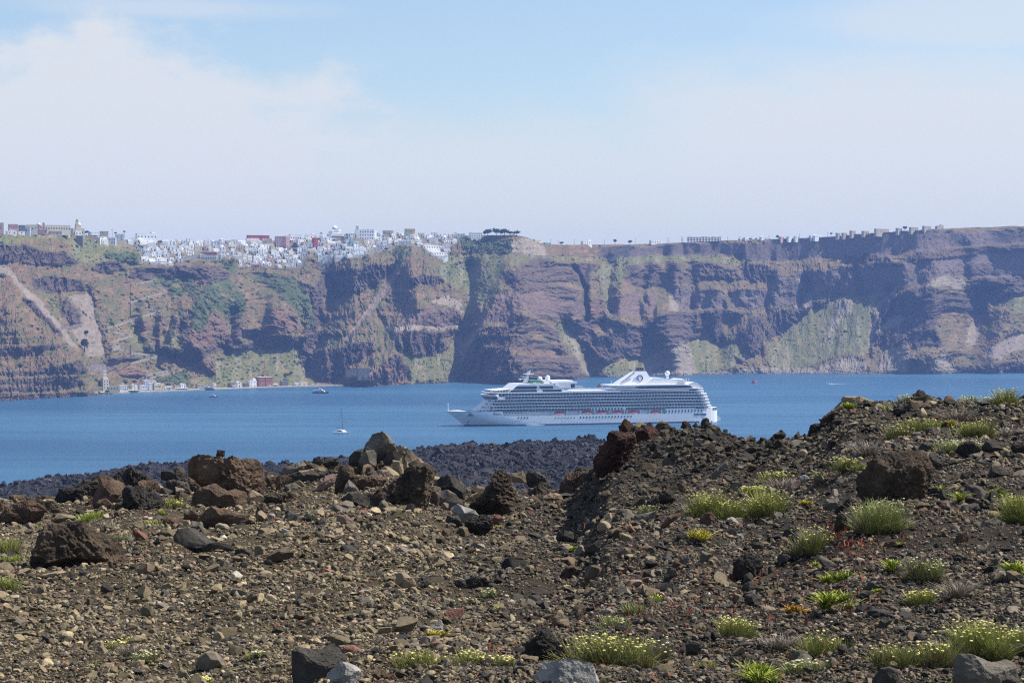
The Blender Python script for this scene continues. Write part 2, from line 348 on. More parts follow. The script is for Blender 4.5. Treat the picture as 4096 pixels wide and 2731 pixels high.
# rock and ground patches seen on the face: kind, panel, outline
PATCH = [
 ('G',1,[(0,180),(300,200),(560,240),(760,280),(1060,340),(1100,400),(1060,480),(760,470),(600,430),(500,370),(300,330),(0,290)]),
 ('S',1,[(180,280),(420,250),(560,300),(560,370),(400,340),(200,340)]),
 ('K',1,[(0,290),(170,300),(330,340),(520,360),(600,440),(470,470),(300,480),(180,450),(0,430)]),
 ('R',1,[(0,440),(180,455),(460,480),(640,500),(620,560),(260,560),(180,640),(60,560),(0,520)]),
 ('K',1,[(240,560),(420,545),(620,570),(640,650),(520,660),(380,670),(260,640)]),
 ('R',1,[(0,560),(60,560),(200,740),(330,900),(420,980),(500,1050),(400,1070),(200,1090),(0,1100)]),
 ('K',1,[(170,700),(240,700),(330,800),(470,950),(480,1010),(430,990),(330,880),(200,760)]),
 ('P',1,[(0,440),(40,440),(170,610),(340,750),(420,865),(480,930),(560,1050),(610,1140),(560,1140),(440,940),(330,805),(170,665),(40,520)]),
 ('k',1,[(0,1095),(250,1080),(420,1060),(510,1055),(440,1100),(250,1130),(60,1165),(0,1170)]),
 ('k',1,[(0,1285),(200,1260),(400,1230),(620,1180),(680,1270),(640,1290),(400,1275),(200,1300),(0,1315)]),
 ('k',1,[(0,1335),(200,1320),(420,1305),(620,1295),(640,1375),(500,1400),(300,1420),(0,1430)]),
 ('k',1,[(0,1445),(300,1440),(600,1420),(700,1440),(690,1470),(400,1480),(0,1505)]),
 ('R',1,[(0,1170),(250,1135),(440,1105),(560,1080),(640,1160),(400,1230),(200,1260),(0,1285)]),
 ('P',1,[(520,720),(700,640),(720,700),(745,880),(790,1080),(800,1150),(660,1160),(600,1060),(560,950),(600,900),(610,800),(540,720)]),
 ('K',1,[(440,750),(520,720),(610,830),(620,900),(540,910),(460,840)]),
 ('T',1,[(450,915),(640,900),(640,930),(560,955),(450,950)]),
 ('K',1,[(720,430),(860,420),(960,470),(960,500),(760,520),(710,490)]),
 ('D',1,[(820,340),(1060,380),(1060,460),(900,440),(800,390)]),
 ('S',1,[(620,640),(900,540),(1200,640),(1250,760),(1080,850),(800,930),(740,860),(730,700)]),
 ('K',1,[(1040,480),(1400,460),(1460,470),(1480,560),(1350,560),(1150,580),(1000,560)]),
 ('D',1,[(1150,560),(1400,540),(1480,600),(1500,720),(1300,680),(1270,620)]),
 ('K',1,[(1450,460),(1640,450),(1760,510),(1760,570),(1640,580),(1560,600),(1480,560)]),
 ('D',1,[(1690,410),(1810,410),(1810,540),(1700,470)]),
 ('D',1,[(1620,570),(1760,570),(1880,680),(1860,830),(1780,880),(1640,800),(1560,960),(1480,960),(1480,800),(1500,700)]),
 ('r',1,[(1560,950),(1640,800),(1700,900),(1790,1060),(1700,1090),(1400,1090),(1450,960)]),
 ('K',1,[(1780,900),(1850,880),(1850,1040),(1790,1060)]),
 ('K',1,[(1330,930),(1480,800),(1480,830),(1400,1080),(1380,1080),(1420,980)]),
 ('T',1,[(1860,960),(1958,960),(1958,1030),(1850,1020)]),
 ('G',1,[(1000,920),(1060,930),(1150,1070),(1060,1090),(1010,1060)]),
 ('G',1,[(1250,960),(1330,850),(1340,990),(1400,1030),(1370,1085),(1240,1085)]),
 ('r',1,[(1060,870),(1130,880),(1150,1000),(1100,1020)]),
 ('r',1,[(1170,1080),(1240,900),(1270,880),(1260,960),(1220,1080)]),
 ('K',1,[(1230,1090),(1420,1085),(1600,1090),(1800,1060),(1950,1050),(1900,1090),(1700,1120),(1600,1150),(1420,1200),(1230,1110)]),
 ('K',1,[(840,1170),(930,1150),(1080,1160),(1090,1180),(900,1190)]),
 ('T',1,[(680,1210),(890,1200),(890,1260),(690,1275)]),
 ('r',1,[(900,1260),(1000,1240),(1120,1270),(1090,1310),(1020,1320),(920,1300)]),
 ('r',1,[(1480,1240),(1560,1160),(1640,1200),(1640,1290),(1580,1290),(1500,1260)]),
 ('G',1,[(1640,1210),(1958,1090),(1958,1390),(1640,1390),(1440,1340),(1640,1290)]),
 ('D',1,[(1180,1340),(1320,1290),(1420,1250),(1440,1320),(1380,1370),(1200,1360)]),
 # second quarter
 ('K',2,[(510,500),(700,480),(820,470),(960,440),(1060,450),(1050,480),(980,560),(900,620),(760,680),(620,700),(500,700),(420,640),(490,560)]),
 ('K',2,[(300,580),(420,600),(520,700),(520,880),(450,960),(420,1100),(370,1140),(380,1000),(420,840),(360,720)]),
 ('D',2,[(0,500),(300,560),(420,700),(440,900),(400,950),(250,760),(180,700),(60,600),(0,590)]),
 ('r',2,[(90,860),(130,790),(200,790),(250,880),(270,960),(220,990),(110,980),(80,940)]),
 ('r',2,[(240,820),(300,850),(370,960),(300,980),(270,920)]),
 ('T',2,[(0,955),(100,955),(100,990),(0,1000)]),
 ('K',2,[(0,1000),(230,990),(390,1010),(300,1060),(100,1090),(0,1060)]),
 ('G',2,[(0,1100),(200,1070),(360,1060),(350,1200),(450,1310),(480,1370),(0,1390)]),
 ('R',2,[(520,720),(600,690),(720,720),(860,690),(880,780),(800,900),(700,960),(640,970),(540,960),(520,850)]),
 ('K',2,[(450,960),(640,960),(640,1000),(540,1000),(450,1080),(400,1150),(370,1130)]),
 ('K',2,[(440,1120),(620,1080),(760,1060),(880,1040),(910,1090),(880,1140),(760,1190),(720,1240),(640,1330),(560,1370),(480,1350),(350,1240),(380,1170)]),
 ('R',2,[(1100,480),(1200,380),(1350,480),(1430,560),(1450,640),(1560,720),(1600,760),(1500,740),(1350,700),(1200,780),(1040,860),(940,860),(960,720),(1060,580)]),
 ('K',2,[(1150,570),(1260,530),(1400,530),(1430,570),(1380,640),(1320,600),(1180,610)]),
 ('P',2,[(1060,450),(1100,480),(1060,570),(980,690),(900,790),(830,880),(690,1040),(670,1035),(800,870),(890,740),(950,640),(1010,540)]),
 ('W',2,[(1350,720),(1480,690),(1580,740),(1600,820),(1580,930),(1540,940),(1560,820),(1500,780),(1400,760)]),
 ('t',2,[(1220,800),(1350,770),(1500,790),(1580,850),(1580,930),(1400,950),(1180,950),(1010,950),(1010,930),(1140,900)]),
 ('W',2,[(1000,925),(1580,922),(1580,945),(1180,962),(960,958)]),
 ('k',2,[(1010,965),(1560,960),(1540,1000),(1400,1020),(1430,1060),(1460,1090),(1340,1150),(1200,1150),(1080,1110),(1040,1000)]),
 ('G',2,[(1450,380),(1958,380),(1900,520),(1830,680),(1760,760),(1720,900),(1680,960),(1600,1080),(1530,1300),(1560,1360),(1200,1370),(1160,1300),(1180,1240),(1120,1150),(1340,1160),(1460,1100),(1580,960),(1600,760),(1640,720),(1560,640),(1430,560),(1400,470)]),
 ('D',2,[(1560,240),(1700,260),(1850,250),(1958,260),(1958,370),(1800,380),(1600,370)]),
 ('t',2,[(1660,800),(1700,760),(1730,790),(1720,890),(1650,920),(1640,860)]),
 ('K',2,[(1600,950),(1620,830),(1650,900),(1700,910),(1610,970)]),
 ('P',2,[(1540,1230),(1620,1040),(1730,900),(1745,905),(1650,1080),(1565,1240)]),
 ('k',2,[(1530,1310),(1560,1200),(1640,1080),(1700,960),(1780,930),(1860,920),(1958,880),(1958,1365),(1560,1365)]),
 ('t',2,[(1820,740),(1850,660),(1958,650),(1958,880),(1790,910),(1750,900)]),
 ('K',2,[(1900,500),(1958,480),(1958,640),(1880,570)]),
 ('r',2,[(640,1340),(760,1260),(920,1270),(1000,1200),(1120,1190),(1190,1280),(1170,1350),(800,1385),(640,1370)]),
 ('W',2,[(690,1258),(870,1258),(880,1285),(690,1290)]),
 ('K',2,[(1010,1180),(1060,1140),(1110,1160),(1120,1200),(1040,1200)]),
 ('D',2,[(1060,300),(1180,320),(1200,380),(1080,420),(1040,380)]),
 # third quarter
 ('W',3,[(0,280),(60,270),(150,260),(240,300),(270,380),(130,390),(0,370)]),
 ('R',3,[(270,308),(670,308),(670,390),(560,390),(280,370)]),
 ('T',3,[(670,310),(890,310),(1000,330),(1200,300),(1500,290),(1958,285),(1958,440),(1800,440),(1700,390),(1500,385),(1200,390),(1000,395),(670,400)]),
 ('G',3,[(0,390),(300,390),(600,400),(900,400),(1300,390),(1780,400),(1780,470),(1600,450),(1400,430),(1100,430),(900,460),(700,420),(300,420),(200,400),(100,450),(0,480)]),
 ('k',3,[(60,480),(200,395),(350,440),(560,440),(740,470),(700,510),(600,490),(580,600),(540,640),(440,580),(300,600),(100,580),(0,600),(0,540)]),
 ('k',3,[(0,600),(200,590),(420,620),(500,660),(520,690),(300,720),(100,690),(0,660)]),
 ('t',3,[(20,690),(240,640),(250,700),(540,700),(540,850),(470,890),(350,880),(200,870),(100,800),(0,780)]),
 ('G',3,[(700,420),(880,430),(860,540),(820,620),(760,700),(730,760),(770,830),(740,870),(700,780),(700,640),(640,520)]),
 ('r',3,[(580,700),(700,720),(720,860),(650,850),(570,860)]),
 ('k',3,[(880,470),(960,430),(1000,490),(1060,440),(1120,450),(1170,530),(1200,440),(1280,450),(1310,540),(1340,470),(1480,430),(1560,470),(1730,480),(1740,560),(1600,560),(1460,580),(1340,600),(1200,600),(1100,640),(960,620),(850,580)]),
 ('K',3,[(1740,560),(1760,450),(1900,450),(1958,470),(1958,580),(1800,580)]),
 ('t',3,[(820,700),(980,660),(1000,820),(820,850),(760,850),(760,720)]),
 ('t',3,[(1010,700),(1100,680),(1100,820),(1010,830)]),
 ('T',3,[(1210,610),(1380,620),(1410,780),(1300,810),(1280,760),(1200,680)]),
 ('w',3,[(1200,690),(1215,690),(1280,780),(1270,810),(1195,810)]),
 ('T',3,[(1400,640),(1620,660),(1650,800),(1430,790)]),
 ('T',3,[(1650,660),(1958,640),(1958,760),(1850,800),(1680,780)]),
 ('S',3,[(1400,600),(1560,590),(1640,660),(1480,650)]),
 ('K',3,[(440,880),(700,850),(800,880),(950,920),(1060,870),(1160,840),(1300,800),(1440,830),(1460,980),(1400,1030),(1200,1080),(1000,1050),(980,1150),(720,1200),(600,1150),(540,1110),(560,1000),(480,960)]),
 ('S',3,[(620,950),(700,930),(740,990),(680,1010)]), ('G',3,[(730,920),(800,900),(850,950),(760,965)]),
 ('K',3,[(1430,800),(1660,800),(1850,830),(1600,860),(1640,1040),(1590,1060),(1500,990),(1460,950)]),
 ('K',3,[(1740,980),(1850,850),(1920,850),(1920,1080),(1860,1140),(1800,1120),(1730,1040)]),
 ('S',3,[(1600,860),(1730,930),(1700,1000),(1640,1040)]),
 ('k',3,[(0,800),(200,880),(380,960),(400,1110),(500,1180),(550,1290),(520,1330),(0,1365)]),
 ('R',3,[(0,1110),(150,1095),(380,1130),(480,1160),(300,1165),(100,1150),(0,1150)]),
 ('S',3,[(100,1000),(200,990),(380,1050),(380,1080),(200,1040)]),
 ('F',3,[(548,700),(560,560),(575,450),(590,440),(600,480),(600,560),(572,870),(545,875)]),
 ('G',3,[(340,930),(440,950),(560,1060),(540,1120),(720,1210),(980,1150),(1080,1140),(960,1290),(860,1310),(600,1320),(550,1280),(500,1160),(400,1080)]),
 ('P',3,[(400,950),(440,950),(540,1170),(600,1300),(570,1300),(500,1160)]),
 ('w',3,[(960,1290),(1060,1160),(1170,1100),(1300,1040),(1380,1130),(1420,1290),(1100,1300)]),
 ('G',3,[(1330,1040),(1450,1000),(1600,1060),(1730,1040),(1800,1140),(1740,1230),(1600,1260),(1420,1280)]),
 ('K',3,[(1680,1160),(1770,1180),(1760,1200)]),
 ('w',3,[(1100,1300),(1300,1290),(1550,1275),(1958,1250),(1958,1300),(1100,1312)]),
 # fourth quarter
 ('T',4,[(0,265),(520,230),(1000,200),(1958,170),(1958,250),(1700,300),(1160,350),(900,390),(560,400),(0,430)]),
 ('S',4,[(500,200),(1300,160),(1958,150),(1958,175),(1000,205),(520,240)]),
 ('S',4,[(0,440),(560,400),(580,440),(360,500),(60,520),(0,500)]),
 ('k',4,[(560,430),(620,380),(780,370),(950,410),(900,430),(700,430)]),
 ('k',4,[(0,480),(100,490),(80,540),(0,560)]),
 ('T',4,[(20,680),(60,560),(300,520),(560,480),(800,440),(1040,420),(1160,350),(1400,340),(1700,300),(1958,280),(1958,520),(1560,560),(1300,540),(1180,600),(1000,650),(780,670),(500,700),(350,720),(200,740),(40,800)]),
 ('k',4,[(560,480),(800,440),(1040,420),(1030,450),(820,470),(600,500)]),
 ('k',4,[(1070,400),(1160,350),(1400,340),(1700,300),(1958,280),(1958,350),(1700,360),(1450,400),(1200,420),(1080,440)]),
 ('w',4,[(230,560),(300,570),(290,680),(230,760),(260,640)]), ('w',4,[(350,650),(400,610),(380,680)]),
 ('P',4,[(180,800),(330,640),(350,660),(320,780),(200,860)]),
 ('K',4,[(0,820),(150,800),(330,780),(350,730),(430,740),(400,800),(200,900),(130,960),(0,1030)]),
 ('G',4,[(350,790),(430,770),(560,690),(700,700),(900,650),(940,660),(800,820),(760,950),(760,1080),(800,1110),(700,1140),(560,1130),(440,1190),(200,1260),(0,1260),(0,1080),(160,940)]),
 ('w',4,[(560,720),(660,730),(640,850),(560,860),(490,1000),(470,1040),(480,960)]),
 ('K',4,[(820,820),(960,680),(1120,640),(1200,600),(1500,700),(1540,800),(1500,1000),(1300,1080),(1140,1100),(1080,1060),(900,1070),(810,1070),(790,1000)]),
 ('P',4,[(1000,605),(1000,640),(880,760),(820,900),(800,1000),(790,1060),(770,1110),(750,1000),(780,880),(830,770)]),
 ('w',4,[(880,880),(1000,840),(1050,870),(980,920),(830,970)]),
 ('w',4,[(1190,620),(1320,540),(1460,570),(1560,590),(1560,650),(1440,650),(1330,620)]),
 ('K',4,[(1560,560),(1958,530),(1958,600),(1820,680),(1700,760),(1700,900),(1540,830),(1500,700)]),
 ('S',4,[(1340,820),(1520,800),(1500,1010),(1400,1080),(1330,1050),(1280,920)]),
 ('w',4,[(1560,850),(1650,830),(1620,980),(1560,1060),(1500,1080)]),
 ('G',4,[(1820,680),(1958,600),(1958,820),(1900,830),(1700,760)]),
 ('P',4,[(1640,1150),(1720,1090),(1860,980),(1958,920),(1958,1000),(1860,1120),(1780,1180)]),
 ('w',4,[(400,1250),(480,1200),(640,1150),(700,1170),(760,1210),(760,1270),(400,1280)]),
 ('w',4,[(840,1270),(900,1100),(1040,1080),(1080,1120),(1080,1270)]),
 ('K',4,[(1080,1180),(1200,1170),(1100,1240)]),
 ('w',4,[(1200,1270),(1270,1180),(1360,1130),(1400,1200),(1440,1280)]),
 ('K',4,[(1460,1230),(1700,1220),(1800,1200),(1958,1240),(1958,1290),(1440,1290)]),
 ('w',4,[(0,1250),(400,1255),(400,1290),(0,1300)]),
]
# lower edge of the village
VLOW = [(380,968),(440,985),(556,1000),(566,1058),(680,1064),(760,1042),(860,1036),(940,1030),(952,1072),(1060,1070),(1139,1076),(1205,1074),(1228,1030),(1268,1026),(1282,1088),(1330,1050),(1390,1038),(1455,1030),(1530,1008),(1575,1002),(1582,985),(1650,990),(1700,992),(1742,1032),(1790,1030),(1802,992),(1835,968),(1850,950)]
vil = [(x, y) for x, y in VLOW] + [(1850,930),(380,930)]

# kind: slope deg, base colour, relief amplitude (m), layering
KIND = {
 'S': (38, (.140,.103,.060), 4.2, .2),
 'G': (35, (.128,.124,.052), 1.7, .06),
 'D': (46, (.066,.082,.038), 5.5, .15),
 'K': (74, (.088,.068,.060), 9.0, .28),
 'k': (72, (.104,.077,.063), 7.0, 1.25),
 'r': (70, (.150,.096,.070), 6.5, .35),
 'R': (39, (.142,.096,.060), 4.6, .5),
 'T': (83, (.140,.112,.104), 1.6, .15),
 't': (76, (.150,.105,.088), 2.4, .15),
 'P': (35, (.200,.160,.128), .6, .0),
 'W': (52, (.240,.200,.155), 3.0, .5),
 'w': (46, (.210,.176,.135), 3.2, .15),
 'F': (84, (.045,.034,.036), 3.0, .1),
 'V': (44, (.16,.135,.10), .6, .1),
}
KEYS = list(KIND)

def in_poly(px, py, poly):
    n = len(poly); inside = np.zeros(px.shape, bool)
    x1, y1 = poly[-1]
    for x2, y2 in poly:
        if y1 != y2:
            c = ((y1 > py) != (y2 > py)) & (px < (x2 - x1) * (py - y1) / (y2 - y1) + x1)
            inside ^= c
        x1, y1 = x2, y2
    return inside

def gblur(a, s, axis):
    r = int(3 * s) + 1
    kx = np.exp(-.5 * (np.arange(-r, r + 1) / s) ** 2); kx /= kx.sum()
    pad = [(0, 0)] * a.ndim; pad[axis] = (r, r)
    b = np.pad(a, pad, mode='edge')
    out = np.zeros_like(a)
    for i, kk in enumerate(kx):
        sl_ = [slice(None)] * a.ndim; sl_[axis] = slice(i, i + a.shape[axis])
        out += kk * b[tuple(sl_)]
    return out

CX = np.arange(-700, 4801, 2.7)
NT = 300
CS, CR_ = lerp_tab(SHORE, CX), lerp_tab(RIM, CX)
CS0 = CS.copy()
CS = CS + 1.6 * fbm(P3(CX / 30, 0), 3, 5)
tt = np.linspace(0, 1, NT)
rim_n = 3.0 * fbm(P3(CX / 45, 3.0), 4, 9) * np.clip((CX - 1900) / 300, .15, 1)
CR_ = CR_ + rim_n
GXp = np.broadcast_to(CX, (NT, len(CX)))
GYp = CS[None] + (CR_ - CS)[None] * tt[:, None]

# boundaries wander
wx = GXp + 17 * fbm(P3(GXp / 48, GYp / 48), 5, 21, .68)
wy = GYp + 15 * fbm(P3(GXp / 48, GYp / 48), 5, 33, .68)
kind_i = np.full(GXp.shape, KEYS.index('S'))
for kd, pn, pts in PATCH:
    poly = pp(pn, pts)
    q = np.array(poly)
    x0, x1, y0, y1 = q[:,0].min()-1, q[:,0].max()+1, q[:,1].min()-1, q[:,1].max()+1
    if pn == 4:   # carry the patches at the frame edge on beyond it
        poly = [(x + (900 if x > 4094 else 0), y) for x, y in poly]; x1 += 900
    if pn == 1:
        poly = [(x - (900 if x < 2 else 0), y) for x, y in poly]; x0 -= 900
    c = (wx > x0) & (wx < x1) & (wy > y0) & (wy < y1)
    ii = np.where(c)
    m = in_poly(wx[ii], wy[ii], poly)
    kind_i[ii[0][m], ii[1][m]] = KEYS.index(kd)
m = in_poly(GXp, GYp + 4, vil)
kind_i[m] = KEYS.index('V')

slope = np.array([KIND[k][0] for k in KEYS], float)[kind_i]
amp = np.array([KIND[k][2] for k in KEYS], float)[kind_i]
lay = np.array([KIND[k][3] for k in KEYS], float)[kind_i]
colr = np.array([KIND[k][1] for k in KEYS], float)[kind_i]

# depth by climbing each column with the slope of the ground it crosses
cot = 1 / np.tan(np.radians(slope))
warp = 9 * fbm(P3(GXp / 160, GYp / 160), 3, 41)
band = fbm(P3(GXp / 500, (GYp + warp) / 7.0, 2.0), 3, 43, .6)
cot = np.clip(cot * (1 + 2.4 * lay * np.clip(band, -.42, 1)), .05, 4)
cot = gblur(gblur(cot, .9, 0), 1.0, 1)
D = np.zeros_like(GXp, dtype=float) if False else np.zeros(GXp.shape)
D[0] = gblur(CAMZ * F / (CS0 - YH), 8, 0)
for j in range(1, NT):
    dy = GYp[j-1] - GYp[j]
    dz = dy * D[j-1] / F / (1 + (GYp[j] - YH) / F * cot[j])
    D[j] = D[j-1] + dz * cot[j]
tot = D[-1] - D[0]
target = lerp_tab(SETB, CX)
sm = gblur(tot, 26, 0)
corr = (target / gblur(tot, 60, 0))
Dl = D - D[0][None]
Dw = gblur(Dl * corr[None], 60, 1)
hp = gblur(Dl * corr[None], 2.0, 1) - Dw
hp = hp - gblur(hp, 44, 0)
D = D[0][None] + Dw + 1.15 * hp * np.clip(tt * 30, 0, 1)[:, None]

hbx = gblur(((CX > 384) & (CX < 1376)).astype(float), 9, 0)[None]
ef2 = 1 - .88 * hbx * np.exp(-((CS[None] - GYp) / 48) ** 2)
# spurs that stand forward of the face (+) and gullies cut back into it (-): line, half width px, metres
SPUR = [
 ([(1300,1085),(1330,1180),(1290,1290),(1250,1420),(1200,1520)], 55, -38),
 ([(1560,1080),(1450,1240),(1370,1370)], 22, -9),
 ([(1880,1080),(1880,1230),(1850,1330),(1830,1500)], 38, -28),
 ([(1640,1060),(1700,1250),(1600,1380),(1480,1500)], 70, 34),
 ([(2120,1250),(2080,1350),(2060,1500)], 130, 55),
 ([(1120,1230),(1100,1320)], 40, 20),
 ([(840,1150),(800,1290),(770,1380)], 70, 26),
 ([(930,1250),(900,1400)], 24, -14),
 ([(700,1280),(690,1390)], 16, 12), ([(655,1270),(640,1390)], 12, 10), ([(570,1280),(590,1380)], 16, 9),
 ([(350,1180),(370,1300),(400,1440)], 40, -18),
 ([(60,1250),(180,1340),(250,1420)], 120, 26),
 ([(2300,1060),(2340,1150),(2345,1280)], 9, -26),
 ([(2440,1060),(2440,1180),(2420,1290)], 26, -20),
 ([(2260,1310),(2330,1440),(2360,1500)], 34, -26),
 ([(2490,1180),(2500,1270)], 42, 14), ([(2600,1190),(2600,1260)], 26, 12),
 ([(2700,1060),(2700,1180)], 22, 10), ([(2620,1050),(2600,1140)], 18, 9), ([(2760,1060),(2770,1240)], 16, -10),
 ([(2870,1170),(2880,1250)], 40, 11), ([(2480,1300),(2460,1430)], 60, 20), ([(2660,1260),(2660,1370)], 70, 24),
 ([(2700,1370),(2720,1500)], 50, 22), ([(2900,1300),(2880,1420)], 34, -12),
 ([(3010,1280),(3010,1390)], 30, 16),
 ([(3120,1100),(3110,1230)], 20, 9), ([(3300,1080),(3300,1190)], 45, 10), ([(3420,1070),(3440,1170)], 14, -9),
 ([(3230,1120),(3200,1230)], 16, -12), ([(3620,1080),(3640,1180)], 40, 12), ([(3900,980),(3900,1120)], 50, 14),
 ([(3560,1160),(3490,1300),(3470,1420)], 20, -14),
 ([(3760,1110),(3740,1220),(3700,1400)], 90, 48), ([(3920,1180),(3880,1300)], 55, -34),
 ([(3860,1230),(3820,1400)], 40, 16), ([(4060,1200),(4010,1330),(3960,1480)], 50, 24),
 ([(3300,1240),(3200,1400)], 90, -14), ([(3620,1390),(3610,1490)], 30, 10), ([(3750,1410),(3760,1490)], 36, 12),
]
def seg_dist(px, py, a, b):
    ax, ay = a; bx, by = b
    t = np.clip(((px-ax)*(bx-ax) + (py-ay)*(by-ay)) / ((bx-ax)**2 + (by-ay)**2), 0, 1)
    return np.hypot(px - ax - t*(bx-ax), py - ay - t*(by-ay))
edge = np.clip(np.minimum((GYp - CR_[None]) / 26, 1), 0, 1)
for pts, hw, h in SPUR:
    dd = np.full(GXp.shape, 1e9)
    for a, b in zip(pts[:-1], pts[1:]):
        dd = np.minimum(dd, seg_dist(wx, wy, a, b))
    D -= 2.1 * h * np.exp(-(dd / hw) ** 2) * edge * ef2
# rock relief, strongest where the face is steep
amp = gblur(gblur(amp, 2.0, 0), 2.0, 1)
wq = np.stack([GXp + 26 * fbm(P3(GXp / 90, GYp / 90), 3, 47), GYp + 20 * fbm(P3(GXp / 90, GYp / 90), 3, 49)], -1)
lean = .35 * np.sin(wq[..., 0] / 260.0)
ux = wq[..., 0] + lean * wq[..., 1]
ra, rb = ux * .88 + wq[..., 1] * .47, wq[..., 1] * .88 - ux * .47
r1 = fbm(P3(ra / 85, rb / 105), 6, 51, .56, ridged=True)
r2 = fbm(P3(ra / 24, rb / 30), 4, 61, .55, ridged=True)
r3 = fbm(P3(GXp / 15, GYp / 120), 3, 71)             # down-slope runnels
r5 = fbm(P3(ra / 9, rb / 10), 3, 65, .6, ridged=True)
r4 = fbm(P3(ux / 170, wq[..., 1] / 260), 3, 81)
ef = np.clip(tt * 40, .05, 1)[:, None]
vmask = np.where(kind_i == KEYS.index('V'), .12, 1.0)
vmask = gblur(gblur(vmask, 2, 1), 2, 0)
tex = np.isin(kind_i, [KEYS.index('T'), KEYS.index('t')])
blk = fbm(P3(np.floor(ux / 46 + .6 * fbm(P3(GXp / 60, GYp / 60), 2, 85)), np.floor(wq[..., 1] / 70), 1.0), 1, 83)   # blocky buttress faces
blk = gblur(gblur(blk, 1.2, 1), 1.2, 0)
tup = gblur(gblur((tex & (GYp < 1045)).astype(float), 4, 1), 4, 0)
amp = amp * (1 - .7 * tup) * np.clip((GXp - 250) / 300 * .5 + .5, .5, 1)
D -= ef * ef2 * vmask * (amp * (2.2 * r1 + 1.3 * r2 + .2 * r3 + .45 * r5) + 30 * r4 * edge * np.clip(amp / 5, .3, 1) * np.clip((GXp - 250) / 300 * .65 + .35, .35, 1) * (1 - .75 * gblur(gblur((tex & (GYp < 1090)).astype(float), 6, 1), 6, 0)) + 4.5 * blk * (amp > 4) + 3.5 * blk * tex * (1 - tup))
# the harbour stands on a levelled bench
D = D + 26 * hbx * np.clip((CS[None] - GYp) / 7, 0, 1)
# colour: patches bleed, lichen and dry grass
n_a = fbm(P3(GXp / 26, GYp / 20), 5, 91, .6); n_b = fbm(P3(GXp / 9, GYp / 9), 3, 95); n_c = fbm(P3(GXp / 90, GYp / 60), 4, 97)
cc = gblur(gblur(colr, .8, 0), .8, 1)
ci = lambda k: KEYS.index(k)
soil = np.isin(kind_i, [ci('S'), ci('G'), ci('R'), ci('D')])
greenm = np.clip((n_a + .35 * n_c) * 2.4 + np.where(GXp < 2100, .12, -.12), 0, 1)[..., None] * soil[..., None]
cc = cc * (1 - .55 * greenm) + np.array((.085, .104, .038)) * .55 * greenm
ochre = np.clip(-n_a * 2.0 - .25, 0, 1)[..., None] * soil[..., None]
cc = cc * (1 - .5 * ochre) + np.array((.25, .175, .095)) * .5 * ochre
steep = np.isin(kind_i, [ci('K'), ci('k'), ci('r'), ci('t'), ci('T')])
red = np.clip(n_c * 1.8, 0, 1)[..., None] * steep[..., None]
cc = cc * (1 - .35 * red) + np.array((.106, .080, .064)) * .35 * red
ledge = np.clip(band * 2.5 - .6, 0, 1)[..., None] * np.isin(kind_i, [ci('k'), ci('K')])[..., None]
cc = cc * (1 - .5 * ledge) + np.array((.17, .125, .085)) * .5 * ledge
stk = np.clip(r3 * 2.2 - .1, 0, 1)[..., None] * np.isin(kind_i, [ci('w'), ci('G'), ci('P')])[..., None]
cc = cc * (1 - .35 * stk) + np.array((.27, .235, .19)) * .35 * stk
cc = cc * (1 + .22 * n_b[..., None])
vw = P(GXp, GYp, D)
# plateau behind the rim, falling away gently
back = []
for dd, dz in ((25, -1.5), (80, -5), (200, -10), (500, -24), (1000, -50)):
    v = vw[-1].copy(); k = (D[-1] + dd) / D[-1]
    v[:, 0] *= k; v[:, 1] *= k; v[:, 2] = vw[-1][:, 2] + dz
    back.append(v)
foot = vw[0].copy(); foot[:, 2] = -2.5; foot[:, 1] -= 2
allv = np.concatenate([foot[None], vw, np.array(back)], 0)
allc = np.concatenate([cc[:1], cc, np.broadcast_to(np.array((.15, .13, .08)), (5, len(CX), 3))], 0)
cliff_m = tinted('cliff_rock', rough=.95, spec=.05, scale=.35, var=.35, bump=.9, bscale=.45)
cliff = link('caldera_cliff', mesh_np('caldera_cliff', allv.reshape(-1, 3), grid_faces(NT + 6, len(CX)), cliff_m, np.clip(allc, .01, .6).reshape(-1, 3)))
tag(cliff, kind='structure')

def cliff_D(x, y):
    """distance of the face at a photo position"""
    x = np.asarray(x, float); y = np.asarray(y, float)
    fi = np.clip((x - CX[0]) / 2.7, 0, len(CX) - 1.001); i = fi.astype(int); u = fi - i
    s_, r_ = np.interp(x, CX, CS), np.interp(x, CX, CR_)
    fj = np.clip((s_ - y) / (s_ - r_) * (NT - 1), 0, NT - 1.001); j = fj.astype(int); v = fj - j
    return (D[j, i] * (1-u) + D[j, i+1] * u) * (1-v) + (D[j+1, i] * (1-u) + D[j+1, i+1] * u) * v
def cliff_kind(x, y):
    i = np.clip(((np.asarray(x) - CX[0]) / 2.7).astype(int), 0, len(CX) - 1)
    s_, r_ = CS[i], CR_[i]
    j = np.clip(((s_ - y) / (s_ - r_) * (NT - 1)).astype(int), 0, NT - 1)
    return kind_i[j, i]

